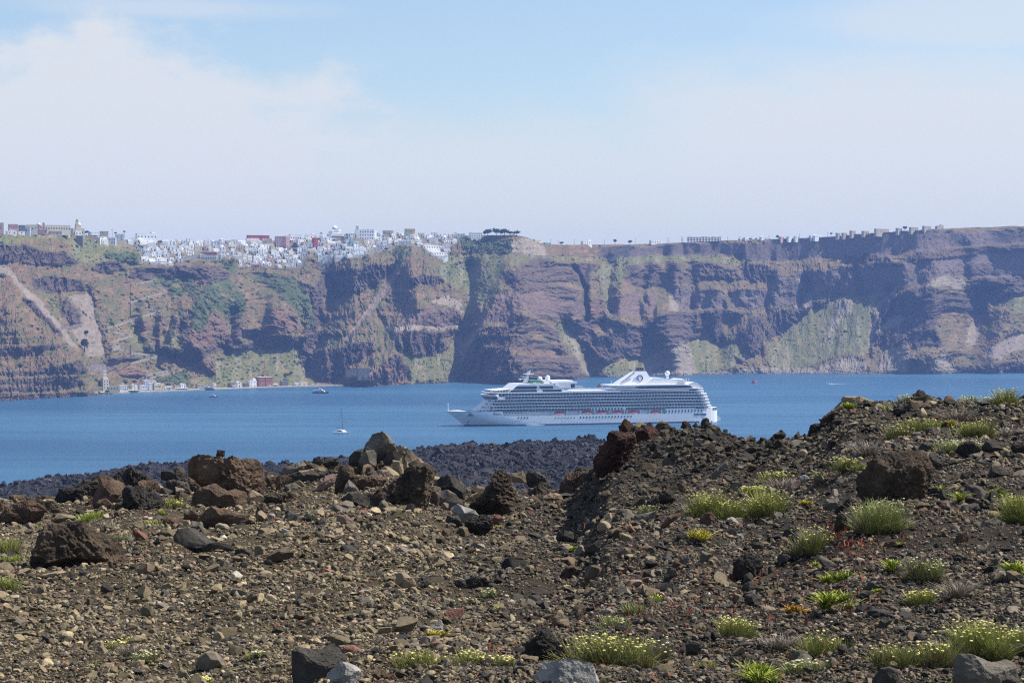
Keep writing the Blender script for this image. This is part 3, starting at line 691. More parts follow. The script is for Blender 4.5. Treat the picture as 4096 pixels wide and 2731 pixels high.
# ------------------------------------------------------------------ low bushes dotted over the slopes
ICO_V = []
_p = (1 + 5 ** .5) / 2
for a, b in ((-1,_p),(1,_p),(-1,-_p),(1,-_p)): ICO_V.append((a,b,0))
for a, b in ((-1,_p),(1,_p),(-1,-_p),(1,-_p)): ICO_V.append((0,a,b))
for a, b in ((_p,-1),(_p,1),(-_p,-1),(-_p,1)): ICO_V.append((a,0,b))
ICO_V = np.array(ICO_V) / math.hypot(1, _p)
ICO_F = np.array([(0,11,5),(0,5,1),(0,1,7),(0,7,10),(0,10,11),(1,5,9),(5,11,4),(11,10,2),(10,7,6),(7,1,8),(3,9,4),(3,4,2),(3,2,6),(3,6,8),(3,8,9),(4,9,5),(2,4,11),(6,2,10),(8,6,7),(9,8,1)])
def ico(level):
    v, f = ICO_V.copy(), ICO_F.copy()
    for _ in range(level):
        e = np.concatenate([f[:, [0,1]], f[:, [1,2]], f[:, [2,0]]]); e = np.sort(e, 1)
        ue, inv = np.unique(e, axis=0, return_inverse=True); inv = inv.reshape(-1)
        mid = v[ue].mean(1); mid /= np.linalg.norm(mid, axis=1, keepdims=True)
        n = len(v); m = len(f); a, b, c = inv[:m]+n, inv[m:2*m]+n, inv[2*m:]+n
        v = np.concatenate([v, mid])
        f = np.concatenate([np.stack([f[:,0],a,c],1), np.stack([f[:,1],b,a],1), np.stack([f[:,2],c,b],1), np.stack([a,b,c],1)])
    return v, f
ICO1V, ICO1F = ico(1)

nb = 34000
bx = rng.uniform(-150, 4250, nb); bt = rng.uniform(.02, .99, nb)
by = np.interp(bx, CX, CS) * (1 - bt) + np.interp(bx, CX, CR_) * bt
kk = cliff_kind(bx, by)
pr = np.array([{'S': .42, 'G': .62, 'D': 1.0, 'R': .22, 'K': .08, 'k': .05, 'P': .05, 'V': .22}.get(k, .02) for k in KEYS])[kk]
clump = fbm(P3(bx / 70, by / 50), 3, 103)
keep = rng.random(nb) < pr * (.65 + 1.3 * clump)
bx, by, kk = bx[keep], by[keep], kk[keep]
bd = cliff_D(bx, by); bp_ = P(bx, by, bd)
sz = rng.lognormal(math.log(.85), .48, len(bx)) * np.where(kk == ci('D'), 1.25, 1.0)
vv = ICO1V[None] * sz[:, None, None] * np.array((1.15, 1.15, .8))
vv = vv * (1 + .38 * vnoise(ICO1V[None] * 2.3 + rng.uniform(0, 90, (len(bx), 1, 3)), 7))[..., None]
vv = vv + bp_[:, None]
ff = ICO1F[None] + (np.arange(len(bx)) * len(ICO1V))[:, None, None]
bc = np.array((.048, .066, .028)) * rng.uniform(.7, 1.5, (len(bx), 1)) * np.array((1, 1, 1)) + rng.uniform(-.008, .012, (len(bx), 1)) * np.array((1, .6, .1))
scrub_m = tinted('scrub_leaves', rough=.9, spec=.1, scale=2.0, var=.3)
sc = link('hillside_scrub', mesh_np('hillside_scrub', vv.reshape(-1, 3), ff.reshape(-1, 3), scrub_m, np.repeat(bc, len(ICO1V), 0)))
tag(sc, kind='stuff')
# boulders fallen along the waterline
nb = 2600
bx = rng.uniform(-150, 4250, nb); by = np.interp(bx, CX, CS) - rng.exponential(3.0, nb)
ok = (bx < 460) | (bx > 1330); bx, by = bx[ok], by[ok]
bp_ = P(bx, by, cliff_D(bx, by)); sz = rng.lognormal(math.log(.9), .5, len(bx))
vv = ICO1V[None] * sz[:, None, None] * (1 + .5 * vnoise(ICO1V[None] * 1.9 + rng.uniform(0, 90, (len(bx), 1, 3)), 8))[..., None] + bp_[:, None]
ff = ICO1F[None] + (np.arange(len(bx)) * len(ICO1V))[:, None, None]
bc = np.where(bx[:, None] > 2400, np.array((.26, .23, .19)), np.array((.12, .085, .07))) * rng.uniform(.5, 1.3, (len(bx), 1))
tag(link('shore_boulders', mesh_np('shore_boulders', vv.reshape(-1, 3), ff.reshape(-1, 3), cliff_m, np.repeat(bc, len(ICO1V), 0))), kind='stuff')

# ------------------------------------------------------------------ the lava field below the hill
lx = np.arange(-500, 4700, 9.0); ld = np.linspace(340, 860, 190)
LX, LD = np.meshgrid(lx, ld)
ltop = lerp_tab([(-500,1997),(0,1970),(250,1932),(500,1904),(800,1880),(1300,1876),(1680,1822),(1760,1812),(1900,1803),(2000,1806),(2080,1790),(2200,1792),(2300,1782),(2400,1790),(2700,1790),(3300,1790),(4700,1790)], LX)
LXw, LYw = (LX - 2048) / F * LD, LD
zt = CAMZ - (ltop - YH) / F * 690
fall = np.clip((LD - 690) / 170, 0, 1)
z = zt + (690 - LD) * .012 - fall ** 1.5 * zt * 1.02
rr = fbm(P3(LXw / 26, LYw / 26), 5, 111, .6, ridged=True); rs = fbm(P3(LXw / 6, LYw / 9), 3, 113, .6)
z = z + 3.4 * rr * (1 - fall * .8) + 1.5 * rs
lv = P3(LXw, LYw, z)
lc = np.array((.014, .0135, .017)) * (1 + .5 * rs[..., None])
nb = 42000
bx = rng.uniform(-250, 2700, nb); bd = 745 - 355 * rng.random(nb) ** 1.3
fi = (bx - lx[0]) / 9; fj = (bd - ld[0]) / (ld[1] - ld[0])
bz = z[fj.astype(int), fi.astype(int)]
bp_ = P3((bx - 2048) / F * bd, bd, bz)
sz = rng.lognormal(math.log(.38), .4, nb) * np.where(rng.random(nb) < .02, rng.uniform(1.4, 2.5, nb), 1)
sh = np.stack([rng.uniform(.7, 1.2, nb), rng.uniform(.7, 1.2, nb), rng.uniform(.6, 1.5, nb)], 1)
vv = ICO1V[None] * (sz[:, None] * sh)[:, None]
vv = vv * (1 + .6 * vnoise(ICO1V[None] * 2.1 + rng.uniform(0, 90, (nb, 1, 3)), 9))[..., None] + bp_[:, None]
ff = ICO1F[None] + (np.arange(nb) * len(ICO1V))[:, None, None] + lv.shape[0] * lv.shape[1]
bc = np.array((.019, .018, .0215)) * rng.uniform(.4, 2.1, (nb, 1)) + (rng.random((nb, 1)) < .07) * np.array((.05, .048, .042)) + (fbm(bp_ / 30, 2, 117)[:, None] > .18) * np.array((.016, .009, .006))
gq = grid_faces(len(ld), len(lx))
gt = np.concatenate([gq[:, [0,1,2]], gq[:, [0,2,3]]])
lava_m = tinted('lava_clinker', rough=.85, spec=.25, scale=.8, var=.5, bump=.35, bscale=1.6)
lo = link('lava_field', mesh_np('lava_field', np.concatenate([lv.reshape(-1, 3), vv.reshape(-1, 3)]), np.concatenate([gt, ff.reshape(-1, 3)]), lava_m,
     np.concatenate([lc.reshape(-1, 3), np.repeat(bc, len(ICO1V), 0)])))
tag(lo, kind='structure')
# ------------------------------------------------------------------ the volcanic hill in front
CREST = [(-700,2045),(0,2012),(150,2032),(250,2040),(450,1992),(620,1962),(800,1960),(1050,1930),(1200,1905),(1350,1900),(1450,1900),(1600,1890),(1700,1915),(1780,1955),(1850,1985),(1960,1996),(2080,1975),(2200,1992),(2300,1970),(2370,1890),(2400,1830),(2430,1775),(2480,1738),(2560,1716),(2650,1710),(2750,1694),(2850,1706),(2950,1745),(3010,1766),(3080,1755),(3150,1745),(3240,1725),(3300,1690),(3370,1630),(3420,1607),(3550,1612),(3700,1613),(3900,1612),(4096,1612),(5000,1590)]
DCR = [(-700,47),(2300,46),(2380,41),(2450,38.5),(2750,36),(3000,35),(3300,32),(3500,30),(4096,29),(5000,29)]
D0 = 13.0
A0 = (2731 - YH) / F
def ground_par(x):
    B = (lerp_tab(CREST, x) - YH) / F; dc = lerp_tab(DCR, x)
    h0 = (A0 - B) / (1 / D0 - 1 / dc)
    return h0, A0 - h0 / D0, dc
def ground_z(X, Y, bumps=True):
    X = np.asarray(X, float); Y = np.asarray(Y, float)
    h0, s_, dc = ground_par(2048 + F * X / np.maximum(Y, 5))
    z = CAMZ - h0 - s_ * Y
    o = np.clip(Y - dc, 0, None)
    z = z - .12 * o - np.minimum(.05 * o * o, .55 * o)
    if bumps:
        z = z + .17 * fbm(P3(X / 1.9, Y / 1.9), 3, 201) + .07 * fbm(P3(X / .55, Y / .55), 3, 205)
    return z
def ground_d(x, y):
    """distance at which the hill is met along photo position x, y"""
    h0, s_, dc = ground_par(x)
    q = (np.asarray(y, float) - YH) / F - s_
    return np.where(q > h0 / dc, h0 / np.maximum(q, 1e-6), dc)
def ground_P(x, y):
    d = ground_d(x, y)
    X = (np.asarray(x, float) - 2048) / F * d
    return P3(X, d, ground_z(X, d))

gx = np.concatenate([np.linspace(-4200, -720, 60), np.arange(-700, 4801, 9.0), np.linspace(4820, 8400, 60)])
gd = np.concatenate([np.linspace(2, 9, 8), np.geomspace(9.3, 56, 520), np.geomspace(57, 560, 60)])
GX, GD = np.meshgrid(gx, gd)
GXw, GYw = (GX - 2048) / F * GD, GD
GZ = ground_z(GXw, GYw)
far = np.clip((GD - 56) / 500, 0, 1)
GZ = np.where(GD > 56, np.maximum(GZ, 62 - 30 * far), GZ)
nA = fbm(P3(GXw / 2.2, GYw / 2.2), 4, 211, .6); nB = fbm(P3(GXw / .35, GYw / .35), 3, 215, .6)
def soil_col(px, d, nA):
    """ash and cinder, darkened to stand for shade between stones: olive tan in the hollow, dark grey-brown on the right-hand slope, rusty patches"""
    rt = np.clip((px - 1600) / 560, 0, 1)
    c = np.array((.052, .041, .026)) * (1 - rt[..., None]) + np.array((.033, .027, .021)) * rt[..., None]  # dark tones carry the deep shade of the gaps between stones
    ru = np.clip(nA * 2.2 - .25, 0, 1)[..., None]
    return c * (1 - .5 * ru) + np.array((.078, .050, .030)) * .5 * ru
gc = soil_col(GX, GD, nA) * (1 + .35 * nB[..., None])
ground_m = tinted('cinder_ground', rough=.95, spec=.1, scale=9.0, var=.45, bump=.02, bscale=22.0)
tag(link('ground', mesh_np('ground', P3(GXw, GYw, GZ).reshape(-1, 3), grid_faces(len(gd), len(gx)), ground_m, np.clip(gc, .01, .5).reshape(-1, 3))), kind='structure')

# ------------------------------------------------------------------ loose rubble lying everywhere
ROCKCOL = {'olive': (.150,.117,.067), 'tan': (.232,.182,.112), 'grey': (.142,.119,.088), 'dark': (.042,.036,.031), 'brown': (.128,.093,.057),
           'rust': (.150,.068,.043), 'pink': (.225,.145,.112), 'pale': (.300,.265,.215)}
def stone_colors(px, n):
    rt = np.clip((px - 1600) / 560, 0, 1)
    names = list(ROCKCOL); cols = np.array([ROCKCOL[k] for k in names])
    pl = np.array([.50,.12,.08,.19,.09,.012,.008,.008]); prr = np.array([.24,.06,.24,.30,.12,.018,.008,.012])
    cum = np.cumsum(pl[None] * (1 - rt[:, None]) + prr[None] * rt[:, None], 1)
    idx = (rng.random(n)[:, None] * cum[:, -1:] > cum).sum(1)
    return cols[idx] * rng.uniform(.38, 1.75, (n, 1)) * (1 - .22 * rt[:, None]), idx

def stones(n, px, d, size, level, seed):
    """angular stones: dented icospheres cut by random planes"""
    V, Fc = (ICO_V, ICO_F) if level == 0 else (ICO1V, ICO1F) if level == 1 else ico(level)
    X = (px - 2048) / F * d
    v = np.repeat(V[None], n, 0) * (1 + rng.uniform(-.28, .28, (n, len(V), 1)) * (1 if level == 0 else .28))
    for _ in range(3 if level == 0 else 9):
        nr = rng.normal(size=(n, 1, 3)); nr /= np.linalg.norm(nr, axis=2, keepdims=True)
        c = rng.uniform(.34, .74, (n, 1))
        over = np.clip((v * nr).sum(2) - c, 0, None)
        v = v - over[..., None] * nr
    sc = np.stack([rng.uniform(.75, 1.35, n), rng.uniform(.75, 1.35, n), rng.uniform(.5, 1.1, n)], 1)
    v = v * sc[:, None] * size[:, None, None]
    a = rng.uniform(0, 2 * math.pi, n); ca, sa = np.cos(a)[:, None], np.sin(a)[:, None]
    t = rng.normal(0, .28, n)[:, None]; ct, st = np.cos(t), np.sin(t)
    y2 = v[..., 1] * ct - v[..., 2] * st; z2 = v[..., 1] * st + v[..., 2] * ct
    xx = v[..., 0] * ca - y2 * sa; yy = v[..., 0] * sa + y2 * ca
    v = np.stack([xx, yy, z2], -1)
    base = P3(X, d, ground_z(X, d) + size * rng.uniform(.10, .42, n))
    return v, Fc, base

def sample_ground(n, dmin=10.5, lo=-260, hi=4360):
    """spread evenly over the hill as the eye sees it, a little denser near the top"""
    px = rng.uniform(lo, hi, n); yc = lerp_tab(CREST, px)
    py = yc + (2790 - yc) * rng.random(n) ** 1.15 + 1
    d = ground_d(px, py)
    return px, py, d + rng.uniform(-.2, .2, n) * d * .03

rub_v, rub_f, rub_c = [], [], []; off = 0
for n, lv_, smin, smed, sig, lo_, hi_ in ((175000, 0, 2.4, 4.7, .42, -260, 4360), (42000, 1, 6, 8.4, .5, -260, 4360), (2000, 2, 12, 15, .46, -260, 4360),
        (22000, 0, 4, 7.5, .5, -1700, -260), (22000, 0, 4, 7.5, .5, 4360, 5800), (900, 1, 12, 17, .5, -1700, -260), (900, 1, 12, 17, .5, 4360, 5800)):
    px, py, d = sample_ground(n, lo=lo_, hi=hi_)
    patch = fbm(P3((px - 2048) / F * d / 1.3, d / 1.3), 3, 231)
    k = rng.random(n) < np.clip((.95 + .7 * patch) if lv_ == 0 else (.74 + 1.4 * patch), .5 if lv_ == 0 else .16, 1)
    px, d = px[k], d[k]; n = len(px)
    size = np.maximum(rng.lognormal(math.log(smed), sig, n), smin) / F * d * np.clip(1.12 - (d - 12) * .008, .8, 1.2)
    v, fc, base = stones(n, px, d, size, lv_, 3)
    c, _ = stone_colors(px, n)
    blk_ = np.clip(1 - np.hypot((px - 2720) / 420, (d - 33) / 9), 0, 1)[:, None]     # black cinder shoulder
    c = c * (1 - .55 * np.clip(blk_ * 2.6, 0, 1))
    rub_v.append((v + base[:, None]).reshape(-1, 3))
    rub_f.append((fc[None] + (np.arange(n) * v.shape[1])[:, None, None]).reshape(-1, 3) + off); off += n * v.shape[1]
    rub_c.append(np.repeat(c, v.shape[1], 0))
# blocks heaped along the two outcrops and the black shoulder
for lo, hi, y0, y1, n, smed in ((80, 2330, -25, 95, 240, 15), (2400, 3260, -6, 130, 520, 12), (3270, 4300, -6, 60, 160, 11)):
    px = rng.uniform(lo, hi, n); py = lerp_tab(CREST, px) + rng.uniform(y0, y1, n); d = ground_d(px, py)
    size = rng.lognormal(math.log(smed), .38, n) / F * d
    v, fc, base = stones(n, px, d, size, 2, 5); c, _ = stone_colors(px, n)
    c = c * (.42 if smed == 12 else .7)
    rub_v.append((v + base[:, None]).reshape(-1, 3))
    rub_f.append((fc[None] + (np.arange(n) * v.shape[1])[:, None, None]).reshape(-1, 3) + off); off += n * v.shape[1]
    rub_c.append(np.repeat(c, v.shape[1], 0))
rub_m = tinted('rubble_stone', rough=.82, spec=.22, scale=22.0, var=.32, bump=.006, bscale=60.0)
tag(link('loose_rubble', mesh_np('loose_rubble', np.concatenate(rub_v), np.concatenate(rub_f), rub_m, np.concatenate(rub_c))), kind='stuff')
# ------------------------------------------------------------------ boulders, each traced at its place on the hill
def rock_mat(name, dark, light, speck, bump, scale):
    m, nt, b = new_mat(name); N, L = nt.nodes, nt.links
    tc = N.new('ShaderNodeTexCoord')
    n1 = N.new('ShaderNodeTexNoise'); n1.inputs['Scale'].default_value = scale; n1.inputs['Detail'].default_value = 9; n1.inputs['Roughness'].default_value = .68
    L.new(tc.outputs['Object'], n1.inputs['Vector'])
    cr = N.new('ShaderNodeValToRGB'); e = cr.color_ramp.elements
    e[0].position = .36; e[0].color = (*dark, 1); e[1].position = .66; e[1].color = (*light, 1)
    L.new(n1.outputs['Fac'], cr.inputs[0])
    n2 = N.new('ShaderNodeTexNoise'); n2.inputs['Scale'].default_value = scale * 9; n2.inputs['Detail'].default_value = 4
    L.new(tc.outputs['Object'], n2.inputs['Vector'])
    rp = N.new('ShaderNodeMapRange'); rp.inputs[1].default_value = .60; rp.inputs[2].default_value = .72
    L.new(n2.outputs['Fac'], rp.inputs[0])
    mx = N.new('ShaderNodeMix'); mx.data_type = 'RGBA'; mx.inputs[7].default_value = (*speck, 1)
    ml = N.new('ShaderNodeMath'); ml.operation = 'MULTIPLY'; ml.inputs[1].default_value = .6; L.new(rp.outputs[0], ml.inputs[0])
    L.new(ml.outputs[0], mx.inputs[0]); L.new(cr.outputs[0], mx.inputs[6]); L.new(mx.outputs[2], b.inputs['Base Color'])
    b.inputs['Roughness'].default_value = .85; b.inputs['Specular IOR Level'].default_value = .2
    n3 = N.new('ShaderNodeTexNoise'); n3.inputs['Scale'].default_value = scale * 5; n3.inputs['Detail'].default_value = 9; n3.inputs['Roughness'].default_value = .7
    L.new(tc.outputs['Object'], n3.inputs['Vector'])
    bp = N.new('ShaderNodeBump'); bp.inputs['Distance'].default_value = bump; L.new(n3.outputs['Fac'], bp.inputs['Height']); L.new(bp.outputs[0], b.inputs['Normal'])
    return m
RM = {
 'brown': rock_mat('scoria_brown', (.060,.038,.027), (.175,.115,.072), (.225,.165,.110), .05, 2.2),
 'red':   rock_mat('scoria_red', (.030,.016,.013), (.105,.048,.034), (.160,.090,.062), .05, 2.4),
 'rust':  rock_mat('rust_stone', (.130,.060,.042), (.250,.125,.088), (.290,.180,.140), .012, 5.0),
 'black': rock_mat('lava_black', (.016,.014,.013), (.062,.053,.043), (.150,.115,.072), .035, 3.0),
 'umber': rock_mat('lava_umber', (.026,.020,.015), (.128,.090,.057), (.215,.160,.100), .05, 2.6),
 'dark':  rock_mat('andesite_dark', (.034,.030,.026), (.084,.072,.058), (.135,.115,.088), .014, 2.2),
 'grey':  rock_mat('andesite_grey', (.090,.078,.062), (.185,.160,.124), (.230,.205,.160), .010, 2.4),
 'tan':   rock_mat('tan_stone', (.190,.140,.088), (.300,.228,.148), (.330,.270,.200), .008, 2.6),
 'pink':  rock_mat('pinkish_stone', (.165,.110,.088), (.270,.185,.148), (.290,.230,.195), .008, 3.2),
 'pale':  rock_mat('pale_grey_stone', (.165,.158,.145), (.365,.345,.300), (.075,.072,.068), .012, 4.5),
}
ICO5 = {n: ico(n) for n in (3, 4, 5)}
def poly_radius(poly, c, ang):
    """distance from c to the outline along each angle (outermost hit)"""
    out = np.zeros(len(ang)); dx, dz = np.cos(ang), np.sin(ang)
    n = len(poly)
    for i in range(n):
        p, q = poly[i] - c, poly[(i+1) % n] - c
        e = q - p
        den = dx * e[1] - dz * e[0]
        den = np.where(np.abs(den) < 1e-12, 1e-12, den)
        t = (p[0] * e[1] - p[1] * e[0]) / den
        u = (p[0] * dz - p[1] * dx) / den
        ok = (t > 0) & (u >= -1e-6) & (u <= 1 + 1e-6)
        out = np.where(ok & (t > out), t, out)
    return out
def area_centroid(q):
    x, y = q[:,0], q[:,1]; x2, y2 = np.roll(x,-1), np.roll(y,-1)
    c = x*y2 - x2*y; A = c.sum()/2
    return np.array([((x+x2)*c).sum(), ((y+y2)*c).sum()]) / (6*A)

ROCKS = []      # name, pixel centre, object, words: used for the labels
def boulder(pts, mat='dark', style='cut', d=None, label=None, name='boulder', words=None, depth=.5, group=None, force=None):
    q = np.array(pts, float)
    x0, x1, yb, yt = q[:,0].min(), q[:,0].max(), q[:,1].max(), q[:,1].min()
    wpx, hpx = x1 - x0, yb - yt
    seed = int(x0 * 7 + yt * 13) % 9973
    r_ = np.random.default_rng(seed)
    cx = (x0 + x1) / 2
    df = float(ground_d(cx, yb - .08 * hpx))
    if d is not None: df = min(df, d)
    if force: df = force
    T = depth * .5 * (wpx + hpx) * .5 * 1.25 / F * df
    dc = df + T * .55
    wpts = P(q[:,0], q[:,1], np.full(len(q), dc))
    pl = np.stack([wpts[:,0], wpts[:,2]], 1)
    c = area_centroid(pl)
    pl = c + (pl - c) * (1.02 if style == 'clinker' else 1.07)
    lev = 5 if max(wpx, hpx) > 130 else 4 if max(wpx, hpx) > 46 else 3
    V, Fc = ICO5[lev]
    v = V.copy()
    if style == 'cut':            # broken faces
        for _ in range(15):
            n_ = r_.normal(size=3); n_[1] -= .35; n_ /= np.linalg.norm(n_)
            cc_ = r_.uniform(.46, .80) if abs(n_[1]) > .42 else r_.uniform(.84, .97)
            v = v - np.clip(v @ n_ - cc_, 0, None)[:, None] * n_
    elif style == 'slab':
        for _ in range(9):
            n_ = r_.normal(size=3) * np.array((.7, 1, .9)); n_[1] -= .5; n_ /= np.linalg.norm(n_)
            cc_ = r_.uniform(.40, .74) if abs(n_[1]) > .45 else r_.uniform(.88, 1.)
            v = v - np.clip(v @ n_ - cc_, 0, None)[:, None] * n_
    else:                          # clinkery, holed lava
        for _ in range(16):
            n_ = r_.normal(size=3); n_[1] -= .4; n_ /= np.linalg.norm(n_)
            cc_ = r_.uniform(.44, .80) if abs(n_[1]) > .45 else r_.uniform(.86, 1.0)
            v = v - np.clip(v @ n_ - cc_, 0, None)[:, None] * n_
    ang = np.arctan2(V[:,2], V[:,0])
    Rr = poly_radius(pl, c, ang)
    rho = np.hypot(v[:,0], v[:,2]); a2 = np.arctan2(v[:,2], v[:,0])
    X = c[0] + Rr * rho * np.cos(a2); Z = c[1] + Rr * rho * np.sin(a2)
    Y = dc + v[:,1] * T
    sz = .5 * (wpx + hpx) / F * df
    pos = np.stack([X, Y, Z], 1)
    rad = V * np.array((1, 1, 1))
    pn = np.stack([X - c[0], Y - dc, Z - c[1]], 1) / sz @ np.array(Matrix.Rotation(seed * 1.3, 3, 'Y') @ Matrix.Rotation(seed * .7 + .5, 3, 'X')) + seed * .37
    if style == 'clinker':
        h = .050 * fbm(pn * 3.0, 3, 301, .6, ridged=True) + .036 * fbm(pn * 9, 4, 305, .66, ridged=True) + .018 * fbm(pn * 26, 2, 307) - .05 * np.clip(fbm(pn * 7.5, 2, 309) * 2 - .45, 0, 1)
    elif style == 'cut':
        h = .034 * fbm(pn * 3.2, 4, 301, .55) + .016 * fbm(pn * 12, 3, 305, .6, ridged=True)
    else:
        h = .012 * fbm(pn * 3.0, 3, 301) + .007 * fbm(pn * 14, 3, 305, .6)
    pos = pos + rad * (h * sz)[:, None]
    base = np.array((c[0], dc, float(Z.min())))
    o = link(name, mesh_np(name, pos - base, Fc, RM[mat]), None, base)
    tag(o, label, 'rock', group)
    ROCKS.append(dict(o=o, x=cx, y=(yb + yt) / 2, w=wpx, h=hpx, mat=mat, style=style, words=words, yb=yb))
    return o

SC = 1024.0 / 2352.0
PAN = {5: (0,1600), 6: (1024,1600), 7: (2048,1500), 8: (3072,1500), 9: (0,2050), 10: (1024,2050), 11: (2048,2050), 12: (3072,2050)}
def B(pn, pts, mat, style='cut', d=None, label=None, words=None, depth=.5, name='boulder', force=None):
    ox, oy = PAN[pn]
    return boulder([(ox + u * SC, oy + v * SC) for u, v in pts], mat, style, d, label, name, words, depth, None, force)

# ---- bedrock masses the outcrops are built of
B(5,[(480,1060),(470,960),(540,840),(680,800),(790,745),(930,720),(1060,690),(1215,640),(1330,690),(1450,760),(1540,860),(1560,1000),(1500,1080),(1200,1090),(900,1080),(650,1100)],'umber','clinker',None,'broad umber lava outcrop forming the body of the left group of rocks',words='umber outcrop of the left group',depth=.22,force=46.5,name='lava_outcrop')
B(5,[(0,1200),(20,1080),(150,960),(290,915),(430,950),(520,1010),(560,1100),(480,1190),(250,1240)],'umber','clinker',None,'low umber bank of broken lava at the far left of the hill',depth=.25,force=42,name='lava_outcrop')
B(6,[(-40,960),(20,760),(130,690),(240,690),(300,610),(420,590),(560,560),(700,560),(800,600),(820,760),(780,920),(640,960),(400,990),(150,990)],'umber','clinker',None,'umber outcrop carrying the stacked stones left of the peak',words='umber outcrop under the stacked stones',depth=.2,force=46.8,name='lava_outcrop')
B(6,[(700,980),(760,760),(840,620),(960,560),(1100,520),(1260,520),(1450,600),(1600,640),(1640,800),(1600,980),(1400,1020),(1000,1010)],'umber','clinker',None,'umber core of the highest rock pile, showing between its plates',words='umber core of the rock pile',depth=.2,force=46.9,name='lava_outcrop')
B(6,[(1590,1040),(1620,860),(1720,760),(1860,740),(1940,850),(2000,960),(2010,1080),(1850,1120),(1680,1100)],'umber','clinker',None,'umber lava hump right of the rock pile, at the edge of the dip',depth=.22,force=46.4,name='lava_outcrop')
B(7,[(430,1110),(440,1000),(500,910),(640,870),(800,860),(900,880),(900,1000),(760,1080),(580,1110)],'umber','clinker',None,'umber ledge of lava at the left foot of the dark red crag',depth=.25,force=44.6,name='lava_outcrop')
# ---- left-hand outcrop
B(5,[(1050,700),(1130,660),(1215,630),(1300,670),(1390,720),(1430,800),(1420,900),(1060,900),(960,800)],'black','clinker',47.5,'low black mound of lava behind the two dark boulders on the left',words='black lava mound')
B(5,[(500,1000),(510,900),(560,820),(700,810),(780,740),(900,740),(910,800),(870,870),(800,920),(640,1000),(560,1010)],'black','clinker',46.8,'knobbly black lava rock at the left end of the left outcrop')
B(5,[(860,960),(880,840),(920,720),(1000,720),(1100,740),(1160,790),(1150,850),(1080,880),(1060,990),(900,995)],'brown','cut',46.2,'flat-faced dark brown boulder between two black lava rocks')
B(5,[(1060,1050),(1060,900),(1100,840),(1180,800),(1290,800),(1400,820),(1450,870),(1500,900),(1540,950),(1510,1040),(1400,1070),(1200,1075)],'black','clinker',None,'rough black lava boulder with a steep face, behind the green shrubs on the left',words='steep black lava boulder')
B(5,[(640,1010),(780,950),(860,905),(890,940),(890,1000),(750,1030)],'red','cut',None,'rust brown wedge of rock leaning below the black lava on the left')
B(5,[(0,1180),(0,1060),(60,1000),(200,930),(280,920),(400,950),(420,1000),(380,1100),(200,1180)],'brown','clinker',None,'low brown lumpy outcrop at the left edge of the hill',words='brown outcrop at the left edge')
B(5,[(1490,730),(1485,660),(1560,640),(1680,600),(1740,620),(1745,720),(1690,760),(1580,750)],'dark','cut',47.5,'blocky dark grey stone beside the big brown holed boulder')
B(5,[(1500,850),(1500,760),(1600,730),(1720,760),(1760,850),(1650,880)],'dark','clinker',46.5,None)
B(5,[(1700,800),(1740,690),(1850,740),(1910,790),(1850,860),(1720,860)],'brown','clinker',46.3,None)
B(5,[(1740,700),(1745,650),(1760,560),(1830,490),(1860,480),(2000,490),(2120,500),(2200,520),(2290,540),(2352,590),(2400,680),(2420,800),(2390,950),(2350,1010),(2200,960),(1980,860),(1850,800)],'brown','clinker',46,'big rounded brown boulder full of holes, tallest rock of the left group',words='big brown holed boulder')
B(5,[(1985,520),(1995,455),(2065,465),(2062,515),(2020,525)],'black','cut',46.3,'small black stone perched on top of the big brown holed boulder',name='stone')
B(5,[(1735,1015),(1770,840),(1900,790),(2000,770),(2110,820),(2200,800),(2280,840),(2290,920),(2260,1000),(2000,1025),(1850,1040)],'brown','cut',None,'broad brown slab leaning in front of the big holed boulder',words='leaning brown slab')
B(5,[(1810,1130),(1850,1060),(1950,980),(2010,1000),(2100,1010),(2160,1030),(2310,1040),(2280,1110),(2200,1175),(1930,1180)],'brown','cut',None,'brown boulder split by a crack, lying below the leaning slab',words='cracked brown boulder')
B(5,[(1680,1105),(1700,1030),(1780,1010),(1830,1050),(1810,1110),(1720,1125)],'brown','clinker',None,None)
B(5,[(1440,1150),(1450,1090),(1600,1065),(1690,1105),(1690,1150),(1500,1165)],'brown','cut',None,'low flat brown stone between the green shrubs and the black slab')
B(5,[(1720,1180),(1760,1120),(1850,1120),(1910,1210),(1800,1220)],'grey','cut',None,None)
B(5,[(1610,1255),(1650,1190),(1740,1178),(1900,1210),(2050,1290),(2130,1350),(2165,1400),(2150,1470),(2050,1490),(1900,1450),(1750,1370),(1690,1330),(1620,1300)],'dark','slab',None,'long smooth charcoal slab with a curved hollow face',words='long charcoal slab')
B(5,[(2150,1480),(2160,1370),(2250,1355),(2310,1390),(2318,1450),(2260,1495)],'dark','slab',None,'rounded dark stone touching the right end of the charcoal slab')
B(5,[(280,1500),(275,1370),(330,1300),(380,1200),(480,1165),(640,1150),(760,1135),(830,1170),(960,1210),(1060,1230),(1100,1280),(1140,1370),(1160,1460),(1100,1540),(900,1570),(700,1580),(500,1600),(340,1600),(300,1540)],'umber','clinker',None,'large dark brown jagged boulder low at the left with a shadowed face',words='large jagged boulder at the left')
B(5,[(1000,1540),(1010,1450),(1080,1420),(1160,1440),(1210,1480),(1250,1550),(1200,1600),(1060,1590)],'brown','clinker',None,'crumbly brown rock at the right foot of the large jagged boulder')
B(9,[(970,500),(1010,475),(1080,480),(1105,520),(1060,545),(990,535)],'brown','cut',None,None,name='stone')
B(9,[(230,620),(380,570),(560,530),(600,545),(480,590),(280,640)],'tan','slab',None,'thin tan slab edge lying under the large jagged boulder',name='stone')
B(5,[(275,1110),(290,1075),(410,1095),(400,1125)],'pale','slab',None,None,name='stone')
